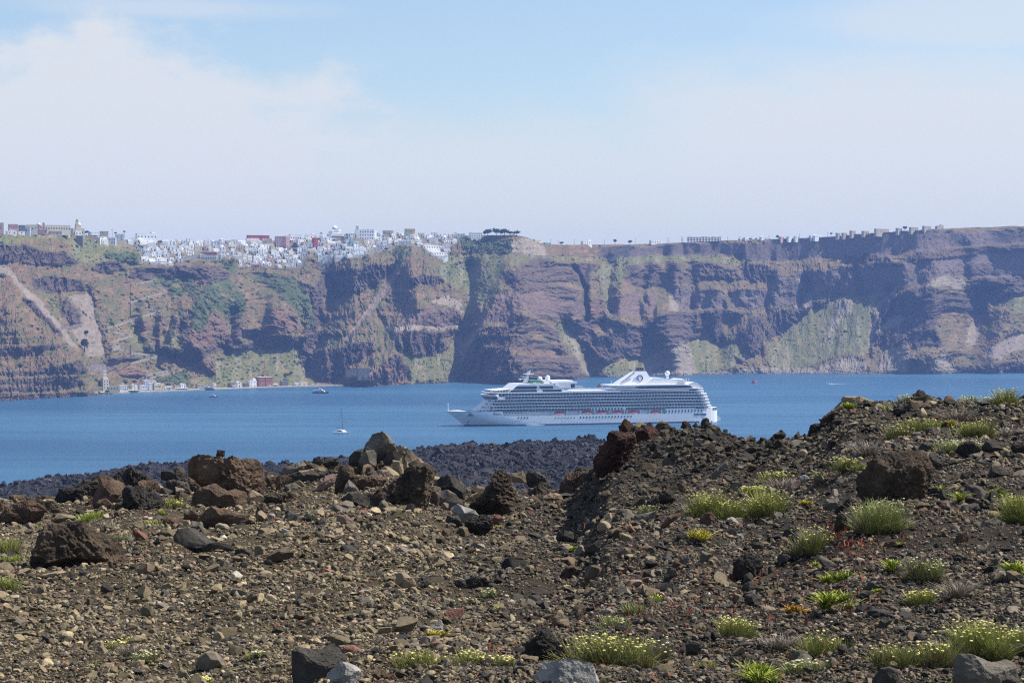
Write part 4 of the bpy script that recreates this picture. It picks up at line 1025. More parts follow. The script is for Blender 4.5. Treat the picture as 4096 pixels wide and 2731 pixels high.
# ---- middle outcrop
B(6,[(40,705),(50,640),(120,660),(135,700),(90,730)],'tan','slab',47,None,name='stone')
B(6,[(40,790),(60,710),(150,690),(190,720),(190,790),(120,820)],'grey','cut',46.6,None)
B(6,[(180,700),(270,690),(288,740),(245,800),(190,790)],'dark','cut',46.3,None)
B(6,[(240,665),(250,600),(370,580),(440,558),(512,610),(505,660),(390,670),(290,700)],'grey','cut',47.4,'grey broken block at the top left of the stacked stones',words='grey broken block')
B(6,[(505,600),(530,530),(630,497),(700,520),(760,530),(755,600),(700,640),(600,640)],'dark','clinker',47.6,'dark craggy block crowning the stacked stones left of the peak')
B(6,[(285,700),(400,650),(560,630),(592,690),(575,770),(495,815),(400,800),(310,750)],'dark','cut',46.2,'wide dark boulder with a flat shaded face in the stacked stones',words='wide dark flat-faced boulder')
B(6,[(590,620),(720,598),(745,650),(690,700),(600,690)],'brown','cut',46.8,None)
B(6,[(550,850),(590,730),(640,690),(740,680),(735,750),(640,830)],'pink','cut',45.6,'pinkish brown angular boulder right of the wide dark one')
B(6,[(255,840),(270,780),(350,760),(445,810),(390,850)],'grey','cut',45.2,None)
B(6,[(35,940),(50,860),(100,830),(250,830),(400,850),(460,900),(600,930),(580,980),(400,985),(200,985)],'umber','clinker',None,'long low bank of dark crumbly lava below the stacked stones',words='long crumbly lava bank')
B(6,[(850,590),(860,520),(910,470),(980,450),(1000,500),(985,580),(900,630)],'dark','cut',46.8,'dark rounded boulder at the left foot of the peak rock')
B(6,[(990,520),(1010,400),(1060,330),(1110,300),(1160,293),(1230,340),(1290,390),(1290,450),(1230,520),(1100,560)],'grey','cut',47.8,'summit block of the highest rock pile, cracked across its pale top',words='summit block of the rock pile')
B(6,[(1060,460),(1130,410),(1192,408),(1197,470),(1150,540),(1110,600),(1070,560)],'dark','slab',46.5,'upright dark slab below the summit block')
B(6,[(945,560),(1010,470),(1080,460),(1112,500),(1105,590),(1060,650),(980,640)],'grey','slab',46.0,'smooth grey boulder with a scooped face, left of the tan plates',words='smooth grey scooped boulder')
B(6,[(1160,560),(1190,480),(1260,490),(1270,560),(1210,620)],'dark','cut',46.4,None)
B(6,[(1285,450),(1320,403),(1395,440),(1385,500),(1330,510)],'tan','slab',46.8,'uppermost of the tan split plates on the rock pile',depth=.7)
B(6,[(1230,490),(1270,428),(1330,460),(1375,510),(1385,575),(1320,590),(1260,560)],'tan','slab',46.4,'roughly oval tan plate in the middle of the rock pile',depth=.6)
B(6,[(1365,540),(1390,470),(1420,450),(1480,510),(1555,590),(1510,650),(1430,650),(1395,610)],'tan','slab',46.3,'largest tan plate sloping down the right flank of the rock pile',words='large tan sloping plate',depth=.7)
B(6,[(1255,660),(1258,555),(1330,565),(1352,600),(1355,700),(1300,700)],'tan','slab',45.9,'upright tan plate under the oval one')
B(6,[(1345,590),(1390,562),(1405,620),(1390,700),(1352,690)],'tan','slab',45.8,None)
B(6,[(1000,680),(1020,620),(1070,610),(1110,660),(1080,710),(1020,715)],'brown','cut',45.6,None)
B(6,[(1100,690),(1120,640),(1200,640),(1240,690),(1180,720)],'pink','slab',45.7,None)
B(6,[(725,870),(740,700),(770,620),(830,598),(892,640),(905,710),(870,790),(800,880)],'umber','clinker',45.2,'ragged dark brown pinnacle left of the rock pile',words='ragged brown pinnacle')
B(6,[(1050,1000),(1060,900),(1130,800),(1220,740),(1290,690),(1380,640),(1480,590),(1580,568),(1612,640),(1612,740),(1590,830),(1565,910),(1540,1015),(1480,1025),(1420,1005),(1380,960),(1250,950),(1100,960)],'umber','clinker',45,'big holed dark lava mass with an overhanging right edge under the tan plates',words='big overhanging lava mass')
B(6,[(900,760),(960,700),(1100,690),(1200,720),(1150,800),(1000,830),(920,820)],'brown','clinker',45.4,None)
B(6,[(795,870),(830,760),(850,720),(905,780),(945,840),(900,875)],'grey','cut',44.6,'pale grey wedge standing against the ragged pinnacle')
B(6,[(820,990),(780,900),(850,850),(1040,848),(1062,890),(1058,1005),(900,1010)],'dark','cut',None,'square dark grey block in front of the rock pile',words='square dark block')
B(6,[(1290,960),(1320,920),(1390,930),(1410,990),(1340,1000)],'brown','clinker',None,None)
B(6,[(1635,780),(1700,712),(1760,698),(1850,720),(1912,800),(1915,900),(1870,930),(1780,870),(1720,840)],'black','cut',47,'black angular boulder right of the overhanging lava mass',words='black angular boulder')
B(6,[(1605,850),(1640,780),(1700,800),(1700,850),(1650,880)],'tan','cut',46.3,None)
B(6,[(1590,1010),(1600,850),(1640,830),(1690,870),(1660,1000)],'brown','clinker',45.4,None)
B(6,[(1640,1000),(1645,850),(1760,828),(1832,870),(1895,955),(1800,1010)],'grey','slab',45,'fan-ribbed grey boulder below the black angular one')
B(6,[(2000,860),(2030,785),(2100,800),(2115,850),(2060,900)],'tan','cut',47,None)
B(6,[(1890,940),(1980,860),(2050,850),(2010,930),(1940,960)],'tan','slab',46,None)
B(6,[(1985,1000),(2000,940),(2080,850),(2160,760),(2165,690),(2210,638),(2290,638),(2352,690),(2420,780),(2450,900),(2440,1060),(2300,1080),(2080,1070)],'umber','clinker',44.8,'big brown crumbling mass on the right side of the dip',words='brown crumbling mass by the dip')
B(6,[(1790,1000),(1850,955),(2005,1010),(2045,1060),(1935,1150),(1850,1080)],'pale','slab',None,'light beige tilted slab at the foot of the brown crumbling mass',words='light beige tilted slab')
B(6,[(1690,1000),(1720,940),(1770,950),(1760,1010)],'pink','cut',None,None,name='stone')
B(6,[(1730,1150),(1760,1060),(1850,1060),(1910,1160),(1800,1180)],'dark','cut',None,None)
B(6,[(1918,1235),(1918,1130),(2000,1068),(2100,1058),(2180,1100),(2185,1180),(2085,1240),(1990,1250)],'black','clinker',None,'black hollow-faced lava lump below the beige slab',words='black lava lump below the beige slab')
B(6,[(2150,1110),(2200,1050),(2260,1070),(2250,1140),(2190,1160)],'rust','cut',None,None)
B(6,[(700,1000),(740,955),(850,1005),(895,1040),(860,1070),(740,1030)],'grey','slab',None,'flat grey plate lying just below the square dark block',name='stone')
B(6,[(735,1130),(745,1050),(830,1058),(895,1115),(945,1175),(900,1210),(770,1150)],'pink','slab',None,'mauve grey flat slab in the gravel below the rock pile',words='mauve flat slab')
B(6,[(240,1225),(245,1175),(350,1218),(425,1260),(432,1300),(290,1290)],'pale','slab',None,'pale sharp-edged slab on the gravel left of centre',words='pale sharp slab')
B(6,[(838,1275),(890,1220),(950,1208),(977,1270),(970,1330),(900,1320)],'pink','cut',None,'pink angular stone with a bright top in the hollow',words='pink bright-topped stone')
B(6,[(640,1250),(690,1205),(765,1290),(742,1320)],'pink','slab',None,None,name='stone')
B(6,[(805,1345),(830,1308),(960,1338),(980,1420),(935,1435),(830,1380)],'dark','cut',None,'dark overhung block just below the pink angular stone')
B(6,[(480,1335),(545,1275),(590,1330),(645,1385),(540,1370)],'grey','slab',None,None,name='stone')
B(6,[(570,1440),(590,1385),(660,1395),(690,1440),(620,1470)],'grey','cut',None,None,name='stone')
B(6,[(1680,1250),(1722,1188),(1770,1198),(1795,1265),(1740,1270)],'brown','cut',None,None,name='stone')
B(6,[(420,1095),(470,1035),(560,1080),(605,1145),(500,1125)],'black','cut',None,None)
B(6,[(395,1175),(430,1135),(540,1160),(575,1200),(480,1220)],'rust','cut',None,'brick red lump in the gravel left of the mauve slab',name='stone')
B(6,[(0,1210),(0,1168),(80,1148),(115,1225),(20,1240)],'pink','cut',None,None,name='stone')
B(6,[(0,1075),(0,970),(60,950),(110,1000),(90,1080)],'brown','clinker',None,None)
# ---- dip and right-hand hill
B(7,[(0,980),(0,905),(90,868),(145,930),(130,990)],'tan','cut',45,'tan squared stone topping the brown mass by the dip')
B(7,[(110,960),(150,900),(220,888),(295,930),(345,1000),(375,1080),(280,1090),(180,1040)],'dark','clinker',45.2,'dark hump of lava between the tan squared stone and the dip')
B(7,[(160,1100),(150,1040),(240,1040),(310,1080),(280,1120)],'grey','cut',44.6,None)
B(7,[(375,1090),(390,1060),(440,1045),(505,1110),(440,1140)],'grey','cut',44,None)
B(7,[(305,1120),(340,1075),(400,1098),(395,1130)],'rust','cut',44,None,name='stone')
B(7,[(445,1100),(445,1020),(480,920),(560,895),(660,885),(735,930),(745,990),(680,1040),(590,1060),(560,1110)],'brown','clinker',44,'brown humped boulder at the foot of the red cliff',words='brown humped boulder')
B(7,[(660,960),(670,880),(750,860),(800,880),(790,950),(720,980)],'dark','cut',43,None)
B(7,[(765,830),(772,700),(785,670),(825,635),(862,570),(920,518),(1000,508),(1080,530),(1130,580),(1120,680),(1080,780),(980,840),(880,900),(830,930),(785,900)],'red','clinker',40,'tall dark red lava crag at the left end of the right-hand hill',words='dark red lava crag',depth=.7)
B(7,[(945,530),(958,470),(1000,450),(1038,400),(1080,428),(1112,460),(1137,510),(1115,565),(1040,560),(1000,545)],'red','cut',39.6,'pointed red-brown spire on top of the dark red crag',words='red-brown spire')
B(7,[(1110,600),(1170,488),(1280,468),(1352,500),(1345,580),(1260,640),(1180,690),(1110,680)],'red','clinker',39,'rounded reddish hump right of the spire')
B(7,[(1400,520),(1400,495),(1440,485),(1450,520)],'dark','cut',36.5,None,name='stone')
B(7,[(1540,480),(1560,430),(1600,418),(1642,450),(1625,490),(1580,500)],'red','cut',36,None,name='stone')
B(7,[(1645,475),(1690,433),(1722,465),(1700,485)],'dark','cut',36,None,name='stone')
B(7,[(1760,475),(1780,423),(1832,438),(1832,485),(1790,495)],'black','cut',36,None,name='stone')
B(7,[(1838,495),(1850,448),(1900,470),(1925,520),(1880,535)],'black','cut',35.6,None,name='stone')
B(7,[(1938,525),(1945,494),(1980,500),(1980,535)],'dark','cut',35,None,name='stone')
B(7,[(1480,520),(1500,490),(1550,492),(1560,525)],'grey','cut',35.5,None,name='stone')
B(7,[(785,1010),(800,950),(850,888),(892,908),(855,970),(820,1015)],'grey','slab',None,'grey slab propped up on the slope below the red crag')
B(7,[(1275,765),(1320,668),(1382,690),(1375,770)],'dark','cut',None,None)
B(7,[(1450,770),(1480,705),(1542,720),(1505,810)],'dark','cut',None,None)
B(7,[(1660,660),(1690,585),(1760,590),(1755,655)],'grey','cut',None,None)
B(7,[(1630,905),(1680,828),(1765,810),(1710,890)],'dark','cut',None,None)
B(7,[(1838,950),(1840,900),(1920,818),(1970,778),(1985,830),(1925,880),(1875,960)],'grey','slab',None,'grey slab half sunk above the yellow-flowered shrubs on the right slope')
B(7,[(1345,1170),(1350,1080),(1400,1058),(1490,1060),(1505,1120),(1455,1185)],'black','cut',None,'black block with a flat lit top left of the shrub row',words='black flat-topped block')
B(7,[(1225,1210),(1250,1150),(1330,1108),(1365,1165),(1305,1230)],'black','cut',None,None)
B(7,[(1518,1050),(1540,998),(1600,988),(1612,1045),(1570,1080)],'brown','cut',None,None)
B(7,[(1590,1220),(1760,1148),(1792,1210),(1762,1250),(1640,1245)],'brown','cut',None,'brown pitted block at the lower left of the shrub row',words='brown pitted block')
B(7,[(1720,1345),(1760,1278),(1830,1258),(1882,1310),(1845,1378),(1750,1390)],'brown','clinker',None,'squarish brown stone above the yellow spurge')
B(7,[(1105,1350),(1130,1290),(1320,1248),(1295,1310),(1210,1350),(1120,1370)],'grey','slab',None,'long grey slab with an orange lichen spot on its corner',words='grey slab with the orange spot')
B(7,[(1345,1410),(1450,1288),(1560,1238),(1545,1300),(1405,1395)],'brown','slab',None,None)
B(7,[(405,1500),(430,1440),(490,1418),(562,1450),(575,1510),(540,1550),(460,1550)],'dark','cut',None,'dark rounded stone alone in the middle of the slope')
B(7,[(660,1370),(690,1325),(750,1330),(750,1375)],'pale','cut',None,None,name='stone')
B(7,[(2180,610),(2185,575),(2240,570),(2250,605)],'black','cut',34.5,None,name='stone')
B(7,[(2270,600),(2285,570),(2330,578),(2340,605)],'black','cut',34,None,name='stone')
B(8,[(10,590),(60,542),(102,560),(95,600)],'dark','cut',33.5,None,name='stone')
B(8,[(370,560),(390,460),(440,440),(540,450),(560,500),(480,560)],'black','clinker',31.5,None)
B(8,[(470,455),(540,370),(600,310),(650,255),(685,208),(715,235),(690,300),(640,360),(560,430)],'grey','slab',30.6,'long grey slab edge running down to the left on the right skyline')
B(8,[(680,225),(700,198),(830,196),(905,218),(1050,265),(1000,285),(850,275),(700,268)],'tan','slab',30.4,'pale flat slab lying on the skyline of the right-hand hill',words='pale flat slab on the right skyline')
B(8,[(1240,265),(1250,225),(1310,200),(1350,178),(1380,140),(1440,143),(1472,175),(1492,225),(1470,270),(1360,285)],'black','clinker',29.8,'black knob of lava standing on the right skyline',words='black knob on the right skyline')
B(8,[(1470,275),(1520,230),(1590,235),(1645,272),(1600,295)],'dark','cut',29.6,None)
B(8,[(2290,245),(2320,200),(2352,183),(2410,220),(2390,260)],'brown','clinker',29.4,None)
B(8,[(1380,700),(1400,640),(1480,598),(1552,610),(1542,660),(1450,720)],'dark','cut',None,None)
B(8,[(1710,710),(1740,640),(1860,608),(1922,640),(1955,690),(1900,745),(1780,745)],'black','clinker',None,'crumbly black boulder near the top right, below a flowering shrub',words='crumbly black boulder at the top right')
B(8,[(1968,670),(2000,608),(2080,593),(2122,640),(2165,690),(2060,715),(1980,710)],'dark','cut',None,'smooth purplish stone beside the crumbly black boulder')
B(8,[(2230,670),(2260,608),(2340,608),(2420,680),(2340,720),(2260,710)],'black','clinker',None,None)
B(8,[(1450,800),(1460,740),(1500,698),(1570,708),(1632,760),(1605,840),(1530,850)],'dark','clinker',None,None)
B(8,[(825,1110),(835,960),(895,880),(955,800),(1000,738),(1060,758),(1150,738),(1250,738),(1350,718),(1430,730),(1460,800),(1512,870),(1485,990),(1425,1100),(1375,1190),(1280,1260),(1180,1240),(1000,1190),(900,1170)],'umber','clinker',None,'largest black lava boulder on the right slope, heaped and mossy looking',words='largest black boulder on the right slope')
B(8,[(965,830),(990,760),(1040,735),(1085,790),(1060,850)],'dark','cut',22.4,None,name='stone')
B(8,[(2000,940),(2050,830),(2110,828),(2180,860),(2225,910),(2130,945),(2010,1000)],'dark','cut',None,'dark hooded stone near the right edge')
B(8,[(1765,1000),(1775,890),(1840,868),(1905,900),(1870,985)],'dark','clinker',None,None)
B(8,[(1640,950),(1700,878),(1742,890),(1710,960)],'dark','cut',None,None,name='stone')
B(8,[(1515,1170),(1528,1090),(1600,1048),(1692,1058),(1710,1125),(1620,1170),(1560,1180)],'dark','clinker',None,'dark lump between two small bright green plants')
B(8,[(1775,1110),(1800,1070),(1850,1060),(1885,1130),(1850,1170),(1800,1155)],'dark','cut',None,None,name='stone')
B(8,[(1535,1395),(1548,1310),(1610,1258),(1655,1290),(1625,1385)],'black','cut',None,'upright black stone on the right slope')
B(8,[(1685,1320),(1740,1248),(1785,1278),(1735,1330)],'brown','cut',None,None,name='stone')
B(8,[(1765,1385),(1780,1310),(1830,1288),(1905,1310),(1935,1390),(1900,1430)],'brown','cut',None,'olive brown boulder, left one of a touching pair near the right edge')
B(8,[(1945,1415),(1990,1340),(2080,1308),(2180,1348),(2195,1405),(2080,1460),(1990,1455)],'grey','cut',None,'grey boulder, right one of a touching pair near the right edge')
B(8,[(2175,1475),(2220,1390),(2300,1358),(2330,1420),(2240,1485)],'dark','cut',None,None)
B(8,[(1705,1560),(1720,1480),(1800,1438),(1855,1480),(1825,1565)],'brown','cut',None,'tawny rough stone on the open ash of the right slope')
B(8,[(1198,1450),(1210,1388),(1280,1388),(1285,1440)],'dark','cut',None,None,name='stone')
B(8,[(615,1410),(640,1290),(700,1218),(770,1238),(805,1310),(835,1410),(760,1475),(640,1470)],'black','clinker',None,'black boulder half hidden by the grey-green shrub on the right')
B(8,[(508,1230),(540,1130),(640,1118),(655,1175),(590,1250)],'grey','cut',None,'grey-brown stone up-slope of the half-hidden black boulder')
B(8,[(608,1255),(650,1150),(740,1138),(755,1195),(660,1285)],'dark','cut',None,None)
B(8,[(278,1020),(290,930),(340,918),(402,960),(395,1020),(340,1025)],'pale','cut',None,'pale blocky stone in the upper part of the right slope',words='pale blocky stone')
B(8,[(168,1055),(200,980),(290,968),(305,1045),(230,1095)],'pink','cut',None,None)
B(8,[(475,1020),(500,968),(560,968),(565,1030)],'pale','cut',None,None,name='stone')
B(8,[(545,945),(570,900),(640,880),(700,890),(680,930),(600,960)],'tan','cut',None,None,name='stone')
B(8,[(18,1315),(60,1250),(120,1258),(148,1315),(70,1355)],'grey','cut',None,None)
B(8,[(135,1500),(150,1420),(230,1390),(260,1440),(200,1500)],'dark','cut',None,None)
B(8,[(800,840),(850,855),(890,870),(860,830),(840,815)],'dark','cut',None,None,name='stone')
B(8,[(810,350),(830,318),(880,310),(895,345),(850,365)],'dark','cut',None,None,name='stone')
B(8,[(1590,480),(1600,440),(1640,430),(1650,470)],'black','cut',None,None,name='stone')
B(8,[(800,470),(810,432),(840,428),(845,470)],'tan','cut',None,None,name='stone')
B(8,[(850,430),(870,398),(910,430),(880,440)],'tan','cut',None,None,name='stone')
B(8,[(910,590),(930,545),(985,555),(980,595)],'grey','cut',None,None,name='stone')
# ---- near ground
B(10,[(345,1420),(350,1250),(400,1220),(560,1210),(760,1208),(830,1262),(835,1390),(760,1540),(720,1640),(370,1640)],'dark','cut',None,'large flat-topped dark grey block at the bottom edge, pale on top',words='flat-topped grey block at the bottom')
B(10,[(600,1640),(630,1540),(680,1440),(760,1373),(860,1388),(950,1448),(965,1560),(920,1660)],'pale','cut',None,'light grey lined stone in front of the flat-topped block',words='light grey lined stone')
B(10,[(795,1300),(800,1222),(900,1218),(980,1258),(1032,1320),(1042,1375),(1000,1410),(850,1380)],'rust','cut',None,'brick red boulder right of the flat-topped block',words='brick red boulder at the bottom')
B(10,[(1035,1370),(1045,1310),(1100,1318),(1112,1365),(1060,1385)],'rust','cut',None,None,name='stone')
B(10,[(1700,1060),(1730,918),(1780,888),(1900,873),(1922,910),(1875,965),(1865,1025),(1780,1075)],'rust','cut',None,'red-brown boulder with a smooth top in the middle of the slope',words='red-brown smooth-topped boulder')
B(10,[(1805,750),(1810,660),(1860,618),(1920,628),(2000,588),(2100,598),(2148,650),(2125,720),(2000,745),(1880,770)],'black','clinker',None,'spongy black lava lump in the centre of the slope',words='spongy black lava lump')
B(10,[(1715,665),(1750,600),(1850,568),(1902,612),(1805,675)],'pink','cut',None,'salmon stone touching the spongy black lava lump')
B(10,[(1220,815),(1238,720),(1280,698),(1320,708),(1385,815),(1290,845)],'dark','cut',None,'dark upright stone with two flat faces in the hollow',words='dark two-faced stone')
B(10,[(1262,640),(1298,560),(1370,548),(1432,588),(1465,660),(1350,690)],'tan','cut',None,'tan domed stone above the dark two-faced one',words='tan domed stone')
B(10,[(505,835),(530,778),(600,768),(625,835),(560,858)],'black','clinker',None,None,name='stone')
B(10,[(1945,965),(1980,918),(2080,918),(2105,955),(2030,1005)],'grey','slab',None,'flat blue-grey stone right of the red-brown smooth-topped boulder',name='stone')
B(10,[(1515,1155),(1580,1058),(1700,988),(1710,1070),(1600,1150)],'pale','clinker',None,None)
B(10,[(1295,1150),(1310,1098),(1380,1098),(1425,1145),(1360,1185)],'tan','cut',None,None,name='stone')
B(10,[(1965,1175),(2000,1098),(2060,1108),(2075,1180),(2010,1205)],'grey','cut',None,None,name='stone')
B(10,[(1075,1560),(1090,1460),(1180,1438),(1265,1468),(1300,1545),(1290,1640),(1080,1640)],'brown','clinker',None,'lumpy olive brown stone at the bottom edge among yellow flowers')
B(10,[(1825,490),(1835,410),(1920,398),(1965,440),(1905,525)],'dark','cut',None,None)
B(10,[(1955,575),(1970,478),(2060,478),(2085,570),(2000,600)],'dark','clinker',None,None)
B(10,[(940,1020),(970,970),(1010,945),(1050,990),(990,1030)],'dark','cut',None,None,name='stone')
B(10,[(1030,880),(1060,840),(1110,845),(1150,885),(1080,900)],'grey','slab',None,None,name='stone')
B(10,[(270,940),(300,880),(350,890),(360,940)],'tan','cut',None,None,name='stone')
B(10,[(160,1090),(190,1050),(260,1085),(210,1110)],'dark','cut',None,None,name='stone')
B(10,[(860,690),(880,640),(920,650),(945,720),(900,740)],'tan','cut',None,None,name='stone')
B(11,[(70,1320),(130,1220),(200,1158),(230,1090),(300,1048),(350,1058),(382,1110),(432,1150),(492,1220),(495,1300),(440,1350),(300,1420),(160,1500),(85,1450)],'black','clinker',None,'jet black lava boulder standing behind the pale rock at the bottom',words='jet black boulder at the bottom')
B(11,[(40,1660),(60,1564),(200,1448),(350,1358),(440,1318),(510,1272),(640,1288),(722,1350),(742,1440),(775,1540),(770,1680),(60,1690)],'pale','cut',None,'large pale grey rock cut off by the bottom edge',words='large pale rock at the bottom')
B(11,[(-30,1560),(0,1500),(30,1458),(100,1448),(152,1480),(120,1540),(0,1590)],'brown','clinker',None,None)
B(11,[(1605,1310),(1600,1200),(1640,1172),(1722,1198),(1745,1245),(1705,1315)],'dark','cut',None,'square-cut dark stone right of the large flowering shrub')
B(11,[(2040,620),(2040,460),(2120,388),(2200,378),(2272,430),(2295,490),(2245,575),(2150,610)],'black','clinker',None,'round coal-black boulder on open ash in the right half',words='round coal-black boulder')
B(11,[(2120,640),(2135,570),(2190,545),(2220,580),(2200,630)],'dark','cut',None,None,name='stone')
B(11,[(2105,710),(2130,655),(2200,625),(2225,680),(2160,730)],'dark','cut',None,None,name='stone')
B(11,[(660,380),(700,308),(850,238),(895,300),(875,370),(760,425)],'dark','slab',None,'large purplish grey slab with a pale right edge on the slope',words='purplish grey slab')
B(11,[(425,650),(450,560),(500,488),(580,478),(645,540),(605,600),(500,655)],'brown','cut',None,'overhanging brown boulder shading the gravel in the middle of the slope',words='overhanging brown boulder')
B(11,[(380,620),(400,570),(450,545),(450,610)],'pink','cut',None,None,name='stone')
B(11,[(655,540),(670,480),(710,478),(712,540)],'grey','cut',None,None,name='stone')
B(11,[(1455,500),(1500,428),(1552,470),(1500,520)],'brown','cut',None,None,name='stone')
B(11,[(1515,455),(1540,388),(1622,378),(1625,450),(1570,475)],'grey','cut',None,None,name='stone')
B(11,[(1718,445),(1740,348),(1832,380),(1805,440),(1750,460)],'grey','cut',None,'grey tooth-shaped stone above the open ash')
B(11,[(1385,640),(1400,560),(1440,518),(1500,518),(1525,565),(1440,650)],'dark','cut',None,'grey stone with a red stalk in front of it',name='stone')
B(11,[(1190,600),(1220,530),(1280,520),(1290,590)],'dark','clinker',None,None,name='stone')
B(11,[(2205,355),(2210,278),(2290,258),(2315,300),(2280,365)],'dark','cut',None,None,name='stone')
B(11,[(2135,850),(2140,758),(2220,738),(2295,780),(2285,865)],'dark','cut',None,None)
B(11,[(1960,190),(1975,150),(2040,160),(2040,205)],'dark','clinker',None,None,name='stone')
B(11,[(2050,230),(2070,190),(2130,190),(2135,235)],'pale','cut',None,None,name='stone')
B(11,[(555,1020),(590,928),(640,918),(685,960),(655,1035)],'brown','cut',None,'brown block behind the large flowering shrub')
B(11,[(360,905),(375,850),(415,880),(410,905)],'grey','cut',None,None,name='stone')
B(11,[(870,1490),(930,1418),(1060,1488),(1105,1525),(1020,1560),(900,1530)],'grey','cut',None,None)
B(11,[(1395,1215),(1440,1168),(1492,1210),(1425,1245)],'grey','cut',None,None,name='stone')
B(11,[(1700,990),(1720,960),(1790,920),(1820,950),(1780,990)],'grey','cut',None,None,name='stone')
B(11,[(1270,1180),(1300,1130),(1350,1130),(1360,1180)],'brown','cut',None,None,name='stone')
B(12,[(1700,1560),(1718,1380),(1770,1308),(1850,1308),(1950,1318),(2100,1348),(2200,1338),(2275,1380),(2295,1480),(2300,1680),(1710,1680)],'grey','cut',None,'big tan-grey boulder at the bottom right corner with a flat lit top',words='big tan-grey boulder at the bottom right')
B(12,[(2025,1310),(2130,1198),(2232,1208),(2245,1265),(2170,1330)],'tan','slab',None,'tan slab propped behind the big boulder at the bottom right')
B(12,[(2215,1270),(2225,1208),(2300,1193),(2410,1220),(2410,1300),(2280,1310)],'dark','cut',None,None)
B(12,[(2090,1600),(2115,1530),(2180,1488),(2295,1528),(2330,1660),(2100,1660)],'dark','cut',None,None)
B(12,[(950,1600),(968,1525),(1040,1438),(1110,1418),(1192,1448),(1215,1525),(1210,1640),(960,1640)],'dark','cut',None,'smooth slate grey stone low on the right at the bottom edge',words='slate grey stone at the bottom')
B(12,[(835,790),(855,715),(960,718),(975,775),(922,840),(870,815)],'dark','cut',None,'squarish charcoal stone right of the bright green spurge',words='squarish charcoal stone')
B(12,[(795,915),(860,808),(935,860),(925,945),(840,955)],'dark','cut',None,None)
B(12,[(1185,610),(1182,480),(1250,468),(1285,560),(1255,615)],'dark','cut',None,'upright slate post of rock next to the flowering shrub on the right')
B(12,[(1005,1075),(1040,980),(1110,948),(1145,1000),(1090,1080)],'dark','cut',None,None)
B(12,[(675,1225),(688,1130),(770,1118),(795,1180),(775,1250),(700,1258)],'black','clinker',None,'black holed stone right of the green cushion shrub',words='black holed stone')
B(12,[(895,1045),(940,988),(995,1010),(985,1060)],'brown','cut',None,None,name='stone')
B(12,[(1145,1020),(1170,970),(1220,975),(1225,1040),(1170,1050)],'brown','cut',None,None,name='stone')
B(12,[(1895,365),(1920,308),(2000,288),(2035,330),(1970,405)],'grey','cut',None,None,name='stone')
B(12,[(1625,400),(1650,338),(1700,338),(1738,400),(1680,435)],'grey','cut',None,None,name='stone')
B(12,[(310,1440),(330,1420),(400,1415),(420,1440),(380,1480)],'dark','cut',None,None,name='stone')
B(12,[(460,650),(480,610),(530,620),(520,660)],'grey','cut',None,None,name='stone')
B(12,[(0,560),(0,500),(40,485),(60,540)],'dark','clinker',None,None,name='stone')
B(12,[(620,395),(640,370),(690,370),(705,395)],'tan','cut',None,None,name='stone')
B(12,[(1050,310),(1080,265),(1160,250),(1180,280),(1120,320)],'brown','cut',None,None,name='stone')
B(12,[(520,345),(560,305),(615,300),(600,335)],'grey','slab',None,None,name='stone')
B(9,[(1755,940),(1760,830),(1800,815),(1860,870),(1850,940)],'brown','clinker',None,None,name='stone')
B(9,[(1700,960),(1710,905),(1760,900),(1830,970)],'grey','slab',None,None,name='stone')
B(9,[(2080,780),(2090,700),(2200,695),(2300,760),(2190,795)],'brown','slab',None,'flat brown slab in the gravel on the left',words='flat brown slab')
B(9,[(2060,1190),(2080,1145),(2150,1130),(2210,1165),(2120,1200)],'grey','slab',None,None,name='stone')
B(9,[(190,1310),(200,1240),(280,1210),(310,1270),(230,1320)],'tan','cut',None,None,name='stone')
B(9,[(40,1250),(80,1190),(170,1180),(200,1240),(120,1270)],'black','cut',None,None,name='stone')
B(9,[(1180,1020),(1185,965),(1230,955),(1250,1000),(1220,1030)],'tan','cut',None,None,name='stone')
B(9,[(380,1030),(400,990),(470,1000),(470,1030)],'dark','cut',None,None,name='stone')
B(9,[(530,1110),(560,1040),(640,1040),(670,1100),(600,1120)],'black','clinker',None,None,name='stone')
B(9,[(680,1240),(690,1180),(750,1170),(775,1240)],'grey','cut',None,None,name='stone')
B(9,[(1620,800),(1640,745),(1690,770),(1680,800)],'grey','cut',None,None,name='stone')
B(9,[(820,740),(850,700),(900,705),(890,750)],'tan','cut',None,None,name='stone')
B(9,[(640,1260),(650,1225),(680,1225),(680,1265)],'pink','cut',None,None,name='stone')
B(9,[(920,720),(940,650),(1010,660),(1050,710),(980,735)],'dark','cut',None,None,name='stone')

# ---- further broken blocks that knit the outcrops together
rk_ = np.random.default_rng(404)
def block(x, yb, w, h, mat, style):
    n = int(rk_.integers(6, 9)); a = np.sort(rk_.uniform(0, 2*math.pi, n) * .25 + np.arange(n) * 2*math.pi / n)
    r = rk_.uniform(.72, 1.08, n)
    pts = [(x + w/2 * q * math.cos(t), yb - h/2 - h/2 * q * math.sin(t)) for t, q in zip(a, r)]
    return boulder(pts, mat, style, None, None, 'boulder', None, .55)
for i in range(58):
    x = (rk_.choice([360, 620, 1180, 1330, 1560, 1800, 2150, 60, 950]) + rk_.normal(0, 95)); yb = float(lerp_tab(CREST, x)) + rk_.uniform(2, 78)
    w = rk_.uniform(48, 118); block(x, yb, w, w * rk_.uniform(.55, .95), rk_.choice(['umber', 'brown', 'dark', 'grey', 'umber', 'tan', 'brown']), rk_.choice(['cut', 'cut', 'clinker']))
for i in range(26):
    x = rk_.uniform(2400, 3300); yb = float(lerp_tab(CREST, x)) + rk_.uniform(0, 120)
    w = rk_.uniform(30, 66); block(x, yb, w, w * rk_.uniform(.6, .95), rk_.choice(['black', 'dark', 'umber', 'black']), rk_.choice(['cut', 'cut', 'clinker']))
